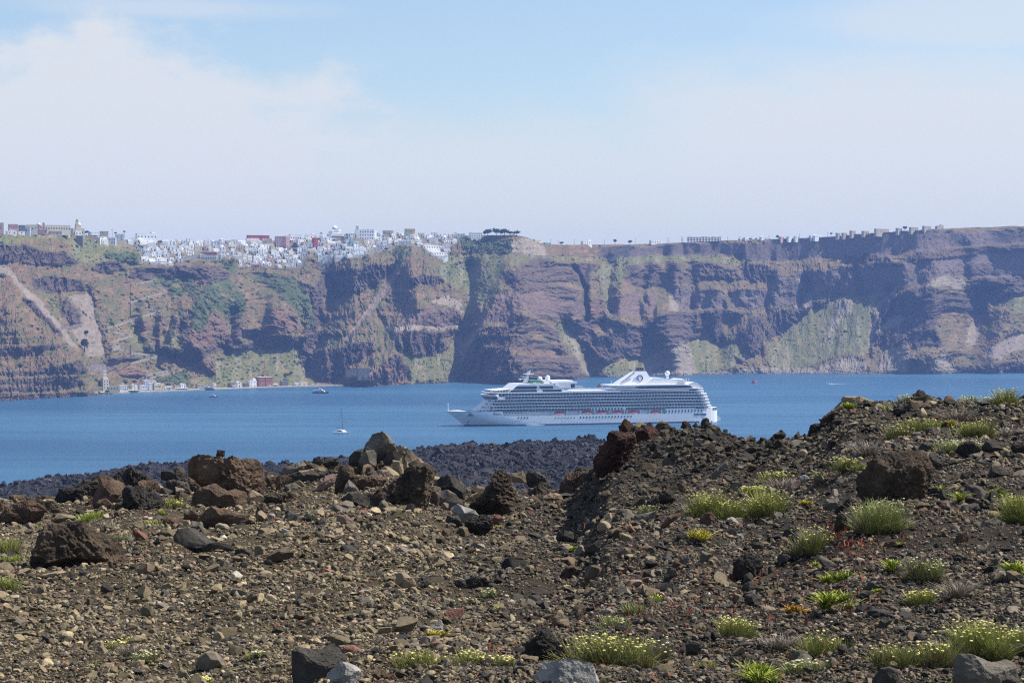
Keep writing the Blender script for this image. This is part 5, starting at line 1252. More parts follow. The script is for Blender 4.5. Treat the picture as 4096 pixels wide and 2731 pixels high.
# ------------------------------------------------------------------ the cruise ship
# local frame: s along the ship from the bow at the waterline, w across from the near (port) side, z up
SHB = np.array((-37.9, 1954.0)); SYAW = R(19.0); sc_, ss_ = math.cos(SYAW), math.sin(SYAW)
def SP(x, y):
    """ship-side position (s, z) at a photo position"""
    a = (x - 2048) / F
    s = (a * SHB[1] - SHB[0]) / (sc_ - a * ss_)
    return s, CAMZ - (y - YH) / F * (SHB[1] + s * ss_)
def Z1(u, v): return SP(1780 + u / 4.2, 1440 + v / 4.2)
def Z2(u, v): return SP(2300 + u / 3.92, 1440 + v / 3.92)
BEAM = 32.0
white = simple('ship_white', (.80,.80,.80), .35, .4, var=.05, scale=.08)
shipglass = simple('ship_dark_glass', (.012,.018,.032), .08, .6, var=.2, scale=.2)
teal = simple('ship_balcony_glass', (.050,.105,.125), .12, .6, var=.5, scale=.6)
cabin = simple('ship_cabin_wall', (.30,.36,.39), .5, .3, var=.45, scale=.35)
boottop = simple('ship_blue_stripe', (.012,.030,.115), .4, .4, var=.1)
navy = simple('ship_navy_paint', (.010,.028,.085), .4, .4, var=.1)
orange = simple('lifeboat_orange', (.70,.07,.035), .45, .4, var=.1)
steel = simple('dark_steel', (.10,.10,.11), .5, .4, var=.2)
greenp = simple('green_deck', (.05,.22,.12), .7, .3, var=.2)
teak = simple('teak_deck', (.30,.20,.12), .7, .2, var=.2)
ship = empty('cruise_ship', (SHB[0], SHB[1], 0), SYAW)
tag(ship, 'large white cruise ship with rows of balconies and orange lifeboats lying on the blue water', 'cruise ship')

SL_ = SP(2832, 1660)[0] + 5.0                 # stern
def half_w(s, z):
    """half breadth of the hull"""
    t = np.clip(z / 13.0, 0, 1)
    b0 = -16 * t ** 1.25                # bow rake with height
    ent = 34 * (1 - t) + 30 * t         # entrance length
    u = np.clip((s - b0) / (58 - 22 * t), 0, 1)
    f = (1 - (1 - u) ** (1.55 + 1.3 * t))
    st = np.clip((SL_ + 8 - s) / 26.0, 0, 1)
    f2 = np.sqrt(np.clip(1 - (1 - st) ** 2, 0, 1))
    return 16.0 * f * (.42 + .58 * f2 if s > SL_ - 20 else 1.0)
def hull_ring(s, ztop, frac):
    zs = [-2.0, 0.0, 1.2, 3, 5.5, 8, 10.5, ztop] if ztop > 10.6 else [-2.0, 0.0, 1.2, 3, 5, 6.5, 7.8, ztop]
    L_, R_ = [], []
    for z in zs:
        sz = s if frac is None else frac * 0 + s
        # near the bow the stations lean forward with height
        lean = max(0, 1 - s / 40.0)
        zz = max(z, 0)
        so_ = s - 16 * (min(zz / 13.0, 1.05)) ** 1.25 * lean
        hw = float(half_w(so_ if s < 40 else s, min(zz, 13)))
        if s <= 0: hw = .12
        L_.append((so_, 16 - hw, z)); R_.append((so_, 16 + hw, z))
    return L_ + R_[::-1]
# hull: full height forward, cut down along the lifeboat deck, high again aft
RS0, RS1 = SP(2022, 1661)[0], SP(2662, 1661)[0]
ZD, ZR = 13.2, 8.7
hm = MB()
st = [0, .7, 1.5, 2.7, 4, 6, 8, 10.5, 13, 16, 19, 22.5, 26, 30, RS0]
hm.loft([hull_ring(s, ZD + .35 * max(0, 1 - s / 40), None) for s in st])
hm.loft([hull_ring(s, ZR, None) for s in [RS0, 36, 40, 44, 48, 52, 56, 60, 70] + list(np.linspace(90, RS1, 6))])
ZA = SP(2740, 1632)[1]
aft = list(np.linspace(RS1, SL_ - 18, 5)) + [SL_ - 12, SL_ - 6, SL_ - 1, SL_ + 3, SL_ + 6, SL_ + 7.6]
hm.loft([hull_ring(s, ZA, None) for s in aft])
# duck tail at the stern waterline
hm.prism([(SL_ + 2, .2), (SL_ + 11, 1.2), (SL_ + 11.5, 3.4), (SL_ + 8, 5.6), (SL_ + 2, 5.6)], 8, 24)
print('recess', RS0, RS1); hull = hm.build('hull', white, ship)
# recessed wall behind the lifeboats
m = MB(); m.box(RS0, RS1, 3.4, 28.6, ZR - .6, 12.5); m.build('boat_deck_wall', white, ship)
bs = MB()
for a, b in zip([2, 8, 16, 26, 40], [8, 16, 26, 40, 60]):
    pass
rings = []
for s in [.6, 2, 5, 9, 14, 20, 28, 38, 50, 80, 120, 160, SL_ - 20, SL_ - 8, SL_ + 1]:
    h0_, h1_ = float(half_w(s, 0)), float(half_w(s, .9))
    rings.append([(s, 16 - h0_ - .22, -.8), (s - .4, 16 - h1_ - .22, 1.25), (s - .4, 16 + h1_ + .22, 1.25), (s, 16 + h0_ + .22, -.8)])
bs.loft(rings); bs.build('waterline_stripe', boottop, ship)

# balcony decks
ZK = [12.6 + 2.75 * k for k in range(7)]
xs0 = [Z1(800,850)[0], Z1(750,800)[0], Z1(790,745)[0], Z1(820,690)[0], Z1(1005,640)[0], Z1(890,580)[0]]
xs1 = [SL_ + 1.5, SL_ + .2, SL_ - .8, SL_ - 2, SL_ - 3.2, SL_ - 6]
def deck_outline(s0, s1, w0, w1, rs, n=7):
    """plan with rounded after corners"""
    pts = [(s0, w0), (s1 - rs, w0)]
    for i in range(1, n):
        a = -math.pi/2 + math.pi/2 * i / n; pts.append((s1 - rs + rs * math.cos(a), w0 + rs + rs * math.sin(a)))
    pts += [(s1, w0 + rs), (s1, w1 - rs)]
    for i in range(1, n):
        a = math.pi/2 * i / n; pts.append((s1 - rs + rs * math.cos(a), w1 - rs + rs * math.sin(a)))
    pts += [(s1 - rs, w1), (s0, w1)]
    return pts
def plate(mb, plan, z0, z1):
    n = len(plan)
    mb.add([(a, b, z0) for a, b in plan] + [(a, b, z1) for a, b in plan],
           [tuple(range(n-1, -1, -1)), tuple(range(n, 2*n))] + [(i, (i+1) % n, (i+1) % n + n, i + n) for i in range(n)])
sr = random.Random(3)
for k in range(6):
    z0, z1 = ZK[k], ZK[k+1]
    mb = MB(); plate(mb, deck_outline(xs0[k] + (1.5 if k else 0), xs1[k] - 1.8, 2.3, 29.7, 9.5), z0 + .02, z1 - .3)
    row = mb.build('balcony_row', cabin, ship)
    mb = MB(); plate(mb, deck_outline(xs0[k] - .4, xs1[k] + .6, -.25, 32.25, 10.5), z1 - .30, z1 + .12); 
    mb.build('deck_slab', white, ship)
    # glass fronts and partitions between the cabins
    gl = MB(); pt = MB(); dr = MB()
    s = xs0[k] + .6
    while s < xs1[k] - 9.5:
        pt.box(s - .09, s + .09, .1, 2.28, z0 + .14, z1 - .32)
        gl.box(s + .16, s + 2.86, .02, .08, z0 + .15, z0 + 1.15)
        dr.box(s + .5, s + (1.9 if sr.random() < .7 else 1.2), 2.22, 2.28, z0 + .16, z0 + 2.15)
        s += 3.05
    for b_, n_, m_ in ((gl, 'balcony_glass', teal), (pt, 'balcony_partition', white), (dr, 'cabin_door_row', shipglass)): tag(b_.build(n_, m_, row), kind='stuff')
    # open after terraces
    tr = MB()
    for i in range(9):
        a = -math.pi/2 + math.pi * i / 9 * .62
        cxs, cws = xs1[k] - 10 + 10.2 * math.cos(a), 10 + 10.2 * math.sin(a)
        tr.box(cxs - .12, cxs + .12, cws - .12, cws + .12, z0 + .14, z1 - .32)
    tr.build('stern_post', white, ship)
# picture windows in place of balconies amidships on the lowest row
for i in range(10):
    s = Z2(282 + i * 50, 760)[0]
    if i == 0:
        wm = MB(); wm.box(-.75, .75, 0, .25, 0, 2.1); wme = wm.mesh('picture_window', teal)
        wb = MB(); wb.box(s - 1.6, Z2(800, 760)[0], -.05, .5, ZK[0] + .14, ZK[1] - .34); wb.build('window_panel', white, ship)
    link('picture_window', wme, ship, (s, -.2, ZK[0] + .25))
# hull windows: three bands
mw = MB(); mw.box(-.62, .62, 0, .25, -.72, .72); mwm = mw.mesh('hull_window', teal)
mw2 = MB(); mw2.box(-.62, .62, 0, .25, -1.15, 1.15); mwm2 = mw2.mesh('hull_window', teal)
def side_y(s, z): return 16 - float(half_w(s, z)) - .12
for u in (1235, 1287, 1338, 1388):
    s, z = Z1(u, 969); link('hull_window', mwm, ship, (s, side_y(s, z), z))
for u in (1860, 1912, 1965, 2018, 2070, 2122, 2175):
    s, z = Z1(u, 966); o = link('hull_window', mwm, ship, (s, side_y(s, z), z)); o.scale = (.75, 1, .6)
for i in range(17):
    s, z = Z2(88 + i * 49.6, 898 - i * 1.1); link('hull_window', mwm, ship, (s, side_y(s, z), z))
for i in range(12):
    s, z = Z2(1430 + i * 50.5, 805 - i * 1.3); link('hull_window', mwm2, ship, (s, side_y(s, z), z))
po = MB()
for i in range(10):
    a = 2 * math.pi * i / 10
ring = [(.28 * math.cos(2*math.pi*i/10), .28 * math.sin(2*math.pi*i/10)) for i in range(10)]
po.prism(ring, 0, .2); pom = po.mesh('porthole', shipglass)
for u in list(range(1035, 1620, 52)) + list(range(1970, 2340, 52)):
    s, z = Z1(u, 1035); link('porthole', pom, ship, (s, side_y(s, z), z))
for u in list(range(190, 430, 50)) + list(range(880, 1440, 50)):
    s, z = Z2(u, 945 - (u - 190) * .018); link('porthole', pom, ship, (s, side_y(s, z), z))
for u in (612, 665, 716, 768):
    s, z = Z1(u, 850); o = link('porthole', pom, ship, (s, 16 - float(half_w(s, 13)) + 1.1, z)); o.scale = (1.9, 4, 1.9)
# small recess windows and vents along the boat deck forward
for u in (1048, 1100, 1150, 1204, 1255, 1305):
    s, z = Z1(u, 892); o = link('hull_window', mwm, ship, (s, 3.2, z)); o.scale = (.7, 1, .75)
# stern mooring openings
for u0, u1 in ((1870, 1955), (1970, 2062)):
    a, z = Z2(u0, 850); b = Z2(u1, 850)[0]
    m = MB(); m.box(a, b, side_y(a, z) - .02, side_y(a, z) + 1, z - .8, z + .8); m.build('mooring_opening', steel, ship)
for i in range(6):
    s = SL_ + 1.5 + i * 1.0; zz = Z2(2160, 765)[1]
    m = MB(); hw = float(half_w(s, 12)); m.box(s - .25, s + .25, 16 - hw - .15, 16 - hw + .6, zz - 1.4, zz + .9); m.build('stern_window', shipglass, ship)
# anchor pocket and anchor
s, z = Z1(465, 915)
m = MB(); m.box(s - 2.0, s + 2.0, 16 - float(half_w(s, z)) - .35, 16, z - 1.6, z + 1.6); m.build('anchor_pocket', steel, ship)
m = MB(); a, za = Z1(458, 1010); b, zb = Z1(436, 1100)
m.tube((a, 16 - float(half_w(a, za)) - .5, za), (b, 16 - float(half_w(b, zb)) - 1.2, .2), .22); m.build('anchor_chain', steel, ship)
# lifeboats in their davits
lb_px = [(1935, 1), (200, 2), (435, 2), (672, 2), (925, 2), (1270, 2)]
for u, zz in lb_px:
    s, z = (Z1(u, 900) if zz == 1 else Z2(u, 828))
    ln = 5.6 if u != 1270 else 4.8
    root = None
    mb = MB()
    rings = []
    for t in np.linspace(-1, 1, 9):
        w_ = 2.0 * (1 - abs(t) ** 2.6) + .12
        rings.append([(s + ln * t, 2.0 - w_, z - .2), (s + ln * t * .94, 2.0 - w_ * .55, z - 1.75), (s + ln * t * .94, 2.0 + w_ * .55, z - 1.75), (s + ln * t, 2.0 + w_, z - .2)])
    mb.loft(rings); lb = mb.build('lifeboat', white, ship)
    mb = MB(); rings = []
    for t in np.linspace(-.97, .97, 9):
        w_ = 1.95 * (1 - abs(t) ** 2.6) + .1; hgt = 2.0 * (1 - abs(t) ** 3) + .1
        rings.append([(s + ln * t, 2.0 - w_, z - .2), (s + ln * t, 2.0 - w_ * .7, z - .2 + hgt * .8), (s + ln * t, 2.0, z - .2 + hgt), (s + ln * t, 2.0 + w_ * .7, z - .2 + hgt * .8), (s + ln * t, 2.0 + w_, z - .2)])
    mb.loft(rings); mb.build('canopy', orange, lb)
    for q in (-1, 1):
        mb = MB(); c = s + q * (ln + .9)
        mb.box(c - .35, c + .35, .6, 3.4, ZR - .5, 12.4); mb.box(c - .3, c + .3, -.1, .8, 11.2, 12.3)
        mb.build('davit', white, ship)
# tender platform frames between the boats
for u in (2050, 2270):
    s, z = Z1(u, 880); m = MB(); m.box(s - .3, s + .3, .3, 3.4, ZR - .4, 12.4); m.build('deck_post', white, ship)

# forward superstructure: stepped white front below the bridge
fr = MB()
steps = [(Z1(540,840)[0], ZD, ZK[1]-.3), (Z1(595,790)[0], ZK[1]-.3, ZK[2]-.3), (Z1(660,735)[0], ZK[2]-.3, ZK[3]-.3), (Z1(715,690)[0], ZK[3]-.3, ZK[4]-.3)]
for s0, z0, z1 in steps:
    n_ = 7; x1_ = Z1(870, 700)[0]
    plan = lambda off: [(x1_, 1.8)] + [(s0 + off + 9 * (abs(i - n_) / n_) ** 2, 2.2 + 27.6 * i / (2 * n_)) for i in range(2 * n_ + 1)] + [(x1_, 30.2)]
    a_, b_ = plan(0), plan(2.6)
    n2 = len(a_)
    fr.add([(p[0], p[1], z0) for p in a_] + [(p[0], p[1], z1) for p in b_],
           [tuple(range(n2)), tuple(range(2*n2-1, n2-1, -1))] + [(i, i+n2, (i+1) % n2 + n2, (i+1) % n2) for i in range(n2)])
fr.build('front_superstructure', white, ship)
for u0, u1, v in ((580, 690, 795), (640, 730, 738), (690, 780, 690)):
    a, z = Z1(u0, v); b = Z1(u1, v)[0]
    m = MB(); m.box(a + 2.6, b, 1.55, 2.4, z - .45, z + .3); m.build('deck_opening', shipglass, ship)
# bridge with its overhanging wing
bz0, bz1 = Z1(800, 660)[1], Z1(800, 590)[1]
b0, b1 = Z1(722, 620)[0], Z1(890, 620)[0]
def bridge(mb, x0, x1, ov0, ov1, z0, z1):
    n_ = 8
    P_ = lambda o, dx: [(x1, -o)] + [(x0 + dx + 7 * ((i - n_) / n_) ** 2, -o + (32 + 2 * o) * i / (2 * n_)) for i in range(2 * n_ + 1)] + [(x1, 32 + o)]
    a_, b_ = P_(ov0, 2.0), P_(ov1, 0); n2 = len(a_)
    mb.add([(p[0], p[1], z0) for p in a_] + [(p[0], p[1], z1) for p in b_],
           [tuple(range(n2)), tuple(range(2*n2-1, n2-1, -1))] + [(i, i+n2, (i+1) % n2 + n2, (i+1) % n2) for i in range(n2)])
m = MB(); bridge(m, b0, b1 - 1, .3, 1.6, bz0, bz0 + 2.0); br = m.build('bridge', shipglass, ship)
m = MB(); bridge(m, b0 - .4, b1, 1.8, 1.2, bz0 + 2.0, bz1 + .4); m.build('bridge_roof', white, br)
m = MB(); m.box(b1 - 1, Z1(1005, 630)[0], -.1, 32.1, ZK[4] + .12, ZK[5] - .3); m.build('bridge_house', white, br)

# upper decks
zA, zB = ZK[6] + .12, Z1(1500, 545)[1]
m = MB(); m.box(Z1(900,580)[0], SL_ - 22, 2.5, 29.5, zA, zB - .3); m.build('promenade_windows', shipglass, ship)
m = MB(); m.box(Z1(790,560)[0], Z2(700,480)[0], -.2, 32.2, zB - .3, zB + .45); m.build('deck_slab', white, ship)
m = MB()
u = 910
while u < 1980:
    s = Z1(u, 570)[0]; m.box(s - .5, s + .5, 2.36, 2.5, zA + .3, zB - .6); u += 38
m.build('promenade_doors', cabin, ship)
# forward lounge block: raked front, two dark window bands
z2 = Z1(1500, 400)[1]
f0, f1, f2 = Z1(1085, 545)[0], Z1(1255, 395)[0], Z1(1820, 400)[0]
m = MB(); m.prism([(f0, zB + .4), (Z1(2150,520)[0], zB + .4), (Z1(1990,495)[0], Z1(1990,480)[1]), (f2 + 2, Z1(1820,430)[1]), (f2, z2), (f1, z2)], 1.0, 31.0); lounge = m.build('lounge_block', white, ship)
def band(uv, depth=.35, nm='window_band', mat=shipglass, par=None):
    m = MB(); m.prism([Z1(a, b) for a, b in uv], 1.0 - depth, 1.2); return m.build(nm, mat, par or ship)
band([(1165,487),(1205,440),(1535,436),(1552,450),(1552,470),(1535,484)], par=lounge)
band([(1085,542),(1120,506),(1535,500),(1552,512),(1552,528),(1540,538)], par=lounge)
band([(1582,438),(1820,434),(1820,474),(1612,478)], par=lounge)
band([(1640,500),(1960,494),(1972,528),(1655,534)], par=lounge)
m = MB(); m.prism([Z1(830,548), Z1(1085,548), Z1(1110,492), Z1(860,515)], 3, 29); m.build('sun_terrace', shipglass, ship)
m = MB()
for i in range(11):
    s = Z1(845 + i * 26, 500)[0]; m.box(s - .12, s + .12, 1.6, 1.85, zB + .4, Z1(850 + i * 26, 512 - i * 2.3)[1])
m.prism([Z1(840,512), Z1(1110,488), Z1(1110,496), Z1(840,520)], 1.5, 30.5); m.build('terrace_canopy', white, ship)
m = MB()
for u in (790, 806, 820):
    s, z = Z1(u, 475); m.tube((s, 4, zB), (s, 4, z), .16)
m.build('whip_aerial', white, ship)
# radar mast
m = MB()
a, za = Z1(1450, 395); 
m.prism([Z1(1405,395), Z1(1490,395), Z1(1500,270), Z1(1535,180), Z1(1522,178), Z1(1470,270), Z1(1440,330)], 14.6, 17.4)
for (u0, u1, v) in ((1425, 1580, 245), (1410, 1490, 298), (1345, 1450, 325)):
    p, zz = Z1(u0, v); q_ = Z1(u1, v)[0]; m.box(p, q_, 13.2, 18.8, zz - .25, zz + .25)
for u, v0, v1 in ((1480, 245, 205), (1412, 300, 268), (1360, 325, 355)):
    s, z0 = Z1(u, v0); z1 = Z1(u, v1)[1]; m.box(s - .25, s + .25, 15.5, 16.5, min(z0, z1), max(z0, z1))
m.build('radar_mast', white, ship)
m = MB(); p, zz = Z1(1500, 385); m.box(p, Z1(1632, 385)[0], 5, 27, zz, Z1(1500, 345)[1]); m.build('sports_cage', greenp, ship)
def radome(u, v, r, zf, foot):
    s, z = zf(u, v); m = MB(); m.sphere((s, 14, z), r, 16, 10); m.tube((s, 14, foot), (s, 14, z - r * .7), r * .55, r * .45, 10)
    m.build('radome', white, ship, True)
radome(1680, 325, 2.35, Z1, z2); radome(1813, 305, 2.35, Z1, z2); radome(1542, 215, 2.3, Z2, Z2(1542, 300)[1])
m = MB(); p, z0 = Z1(1700, 400); m.box(p, Z1(2185, 390)[0], 6, 26, z2, Z1(1900, 345)[1]); m.box(Z1(1815,400)[0], Z1(2240,400)[0], 3, 29, z2 - .2, z2 + 1.4)
m.box(Z1(1880,400)[0], Z1(2140,470)[0], 4, 28, Z1(2000,470)[1], z2); m.build('deck_house', white, ship)
m = MB(); m.box(Z1(2145,470)[0], Z1(2205,470)[0], 3.6, 28, Z1(2145,470)[1], Z1(2145,408)[1]); m.build('deck_house_opening', shipglass, ship)
m = MB()
for i in range(8):
    s = Z1(1830 + i * 45, 450)[0]; m.box(s - .1, s + .1, .9, 1.1, Z1(1830, 490)[1], Z1(1830, 435)[1] - i * .28)
m.prism([Z1(1820,425), Z1(1960,425), Z1(2060,450), Z1(2180,492), Z1(2180,500), Z1(2050,460), Z1(1955,434), Z1(1820,434)], .8, 1.4); m.build('wind_screen', white, ship)
m = MB()
for i in range(9):
    s = Z1(2205 + i * 18, 450)[0]; z = Z1(2205 + i * 18, 420 + i * 6)[1]; m.box(s - .15, s + .15, 3, 3.3, Z1(2210, 490)[1], z)
for v in (440, 465, 488):
    m.box(Z1(2205, v)[0], Z1(2340, v)[0], 2.9, 3.4, Z1(2205, v)[1] - .2, Z1(2205, v)[1] + .15)
m.build('stair_tower', white, ship)
# pool deck amidships
pz = Z2(300, 490)[1]
m = MB(); m.box(Z1(2100,545)[0], SL_ - 24, -.2, 32.2, pz, pz + .5); pool = m.build('pool_deck', white, ship)
m = MB()
for i in range(46):
    s = Z2(-40 + i * 14.5, 470)[0]; m.box(s - .06, s + .06, .1, .25, pz + .5, pz + 1.9)
zz = Z2(300, 455)[1]
m.box(Z1(2190,500)[0], Z2(640,455)[0], -.1, .35, zz - .25, zz + .15); m.build('deck_rail', white, pool)
m = MB(); su = random.Random(8)
for i in range(60):
    s = Z2(-60 + i * 11.5, 470)[0]; h_ = .4 + .5 * su.random(); y_ = 1.2 + su.random() * 2; m.box(s - .5, s + .45, y_, y_ + .8, zz + .1, zz + .15 + h_)
m.build('sun_loungers', white, pool)
# after block: two dark window bands between white roofs
z5 = Z2(1200, 455)[1]; z6 = Z2(1200, 402)[1]; z7 = Z2(1500, 375)[1]
e5 = SL_ - 6
m = MB(); plate(m, deck_outline(Z2(700,490)[0], e5 - 5, 1.2, 30.8, 9), zA, z5 - .2); ab = m.build('window_band', shipglass, ship)
m = MB(); plate(m, deck_outline(Z2(590,480)[0], e5, -.2, 32.2, 10.5), z5 - .25, z5 + .4); m.build('deck_slab', white, ship)
m = MB(); plate(m, deck_outline(Z2(1150,430)[0], Z2(1900,430)[0], 1.4, 30.6, 8), z5 + .4, z6); m.build('window_band', shipglass, ship)
m = MB(); plate(m, deck_outline(Z2(600,400)[0], Z2(1870,400)[0], .4, 31.6, 9), z6, z6 + .9); m.build('deck_slab', white, ship)
m = MB(); m.prism([Z2(1090,402), Z2(1700,402), Z2(1760,380), Z2(1700,340), Z2(1270,280), Z2(1430,282), Z2(1500,300), Z2(1700,345), Z2(1270,345)][:3] + [Z2(1790,345), Z2(1700,318), Z2(1490,305), Z2(1430,282), Z2(1270,280), Z2(1200,330)], 6, 26); m.build('after_deck_house', white, ship)
m = MB(); m.prism([Z2(1675,310), Z2(1735,295), Z2(1800,325), Z2(1740,338)], 4, 28); m.build('sun_canopy', white, ship)
m = MB(); m.prism([Z2(1750,382), Z2(1890,346), Z2(1935,360), Z2(2022,425), Z2(1990,446), Z2(1880,458), Z2(1840,410)], 2.0, 30); m.build('stern_roof', white, ship)
m = MB()
for u in (1815, 1855):
    s, z = Z2(u, 285); m.tube((s, 10, Z2(u, 352)[1]), (s, 10, z), .18)
m.build('whip_aerial', white, ship)
m = MB()
for i in range(16):
    a = -math.pi/2 + math.pi * i / 16
    m.box(e5 - 9 + 8.6 * math.cos(a) - .08, e5 - 9 + 8.6 * math.cos(a) + .08, 9.4 + 9 * math.sin(a) - .08, 9.4 + 9 * math.sin(a) + .08, z5 + .4, z5 + 1.6)
m.build('stern_rail', simple('rail_red', (.25,.05,.05), .5), ship)
# tented awnings over the grill
m = MB(); pts = []
for i in range(13):
    t = i / 12; u = 665 + 345 * t; pts.append(Z2(u, 412 - 8 * abs(math.sin(3 * math.pi * t * .5)) + (16 if i in (0,) else 0)))
low_ = [(a, b - .6) for a, b in pts[::-1]]
m.prism(pts + low_, 2, 13); m.build('awning', white, ship)
m = MB()
for u in (700, 830, 905, 1000): s, z = Z2(u, 418); m.tube((s, 3, z5), (s, 3, z), .14)
m.build('awning_pole', white, ship)
# funnel
FT = Z2(1110, 180)[1]
m = MB()
base = [Z2(715,392), Z2(1290,392)]; top = [Z2(1030,185), Z2(1190,180)]
mid = Z2(1270, 320)
r0 = [(base[0][0], 9.5, z6 + .9), (base[1][0], 8.5, z6 + .9), (base[1][0], 23.5, z6 + .9), (base[0][0], 22.5, z6 + .9)]
r1 = [(Z2(790,340)[0], 10, Z2(790,340)[1]), (mid[0], 9.0, Z2(790,340)[1]), (mid[0], 23, Z2(790,340)[1]), (Z2(790,340)[0], 22, Z2(790,340)[1])]
r2 = [(top[0][0], 11.5, FT), (top[1][0], 11, FT), (top[1][0], 21, FT), (top[0][0], 20.5, FT)]
m.loft([r0, r1, r2]); fun = m.build('funnel', white, ship)
m = MB()
for u in (1062, 1095, 1128, 1165):
    s = Z2(u, 150)[0]; m.tube((s, 14.5 + (u % 3), FT), (s, 14.5 + (u % 3), Z2(u, 122)[1]), 1.0, 1.0, 10)
m.box(Z2(1050,150)[0], Z2(1190,150)[0], 12, 20, FT, FT + .8)
m.build('exhaust_pipes', steel, fun)
m = MB(); s, z = Z2(1028, 85); m.tube((s, 14, FT), (s, 14, z), .12); s, z = Z2(645, 320); m.tube((s, 12, z6), (s, 12, z), .14); m.box(s - .9, s + .9, 11.9, 12.1, z - 2.6, z - 2.4); m.build('whip_aerial', white, ship)
m = MB(); m.prism([Z2(770,358), Z2(830,350), Z2(1005,205), Z2(1005,190), Z2(985,195)], 9.2, 9.9); m.build('funnel_grille', simple('grille_grey', (.42,.43,.44), .6), fun)
# emblem: an open O and a long winged stroke, laid on the funnel's near face
def face_y(z):
    t = (z - r1[0][2]) / (FT - r1[0][2]); return 9.0 + 2.0 * max(0, min(1, t)) - .02
m = MB(); (cxs, czs) = Z2(1085, 285); rx, rz = Z2(1131, 285)[0] - cxs, Z2(1085, 238)[1] - czs
n = 36; vs, fs = [], []
for i in range(n):
    a = 2 * math.pi * i / n; tk = .10 + .15 * abs(math.cos(a))
    for k_ in (1.0, 1.0 - tk):
        z = czs + rz * k_ * math.sin(a); 
        for dy in (-.18, .5): vs.append((cxs + rx * k_ * math.cos(a), face_y(z) + dy, z))
for i in range(n):
    a, b = 4 * i, 4 * ((i + 1) % n)
    fs += [(a, a+2, b+2, b), (a, b, b+1, a+1), (a+2, a+3, b+3, b+2)]
m.add(vs, fs); m.build('emblem_ring', navy, fun)
m = MB(); sw = [(990,288),(1040,283),(1030,272),(1052,282),(1078,290),(1050,300),(1020,296)]
pts = [Z2(a, b) for a, b in sw]; n = len(pts)
m.add([(a, face_y(b) - .28, b) for a, b in pts] + [(a, face_y(b) + .4, b) for a, b in pts], [tuple(range(n))] + [(i, i+n, (i+1) % n + n, (i+1) % n) for i in range(n)])
m.build('emblem_bird', simple('emblem_blue', (.10,.22,.45), .4), fun)
# foredeck rail, bow mast
m = MB()
for i in range(18):
    s, z = Z1(170 + i * 20, 852); hw = float(half_w(s, 13)); m.box(s - .05, s + .05, 16 - hw + .1, 16 - hw + .2, ZD + .2, ZD + 1.5)
for i in range(17):
    s, _ = Z1(170 + i * 20, 852); s2, _ = Z1(190 + i * 20, 852)
    m.tube((s, 16.1 - float(half_w(s, 13)), ZD + 1.5), (s2, 16.1 - float(half_w(s2, 13)), ZD + 1.5), .07, n=4)
m.build('bow_rail', white, ship)
m = MB(); s, z = Z1(140, 735); m.tube((s, 16, ZD), (s, 16, z), .42, .2); m.box(s - .5, s + .9, 15.6, 16.4, z - 1.8, z - .9); m.tube((s - 1.4, 16, ZD), (s, 16, z - 6), .12); m.build('bow_mast', white, ship)
rings = []
m = MB()
for s in (-15, -8, 0, 10, 20, 30, 42, 55):
    hw = float(half_w(s, 13)); rings.append([(s, 16 - hw - .06, ZD - .15), (s, 16 - hw - .06, ZD + .25), (s, 16 + hw + .06, ZD + .25), (s, 16 + hw + .06, ZD - .15)])
m.loft(rings); m.build('sheer_stripe', navy, ship)
# the ship's name on the bow
def lettering(txt, size, shear, mat, par, loc, rot, nm='name_lettering', depth=.06):
    cu = bpy.data.curves.new(nm, 'FONT'); cu.body = txt; cu.size = size; cu.shear = shear; cu.extrude = depth
    ob = bpy.data.objects.new(nm, cu); col.objects.link(ob)
    dg = bpy.context.evaluated_depsgraph_get(); dg.update()
    me = bpy.data.meshes.new_from_object(ob.evaluated_get(dg))
    bpy.data.objects.remove(ob); bpy.data.curves.remove(cu)
    me.materials.clear(); me.materials.append(mat)
    o = link(nm, me, par); o.location = loc; o.rotation_euler = rot
    return o
s, z = Z1(806, 922); s2, _ = Z1(945, 922)
y0_, y1_ = side_y(s, z), side_y(s2, z)
lettering('Riviera', 3.0 * (s2 - s) / 8.2, .32, navy, ship, (s, y0_ - .35, z), (math.pi/2, 0, math.atan2(y1_ - y0_, s2 - s)))

# ------------------------------------------------------------------ smaller boats
def at_sea(x, y):
    d = CAMZ * F / (y - YH); return np.array(((x - 2048) / F * d, d, 0.0))
woodm = simple('boat_wood', (.22,.11,.06), .6, .3, var=.2)
buoy_m = simple('buoy_orange', (.50,.13,.06), .6, .3, var=.25)
boatblue = simple('boat_dark_hull', (.03,.05,.10), .4, .4, var=.1)
sailc = simple('sail_cover', (.05,.04,.09), .8, .1, var=.1)
def hull_mb(L_, W_, H_, bow=1, sink=.4):
    m = MB(); rings = []
    for t in np.linspace(-1, 1, 9):
        f = (1 - max(0, t) ** 2.4) * (1 if t > -.9 else .85); w_ = W_ / 2 * f + .04
        sh = H_ * (1 + .28 * max(0, t) ** 2)
        x = L_ / 2 * t * bow
        rings.append([(x, -w_, sh), (x * (.96 if t > 0 else 1), -w_ * .7, -sink), (x * (.96 if t > 0 else 1), w_ * .7, -sink), (x, w_, sh)][::bow])
    m.loft(rings); return m
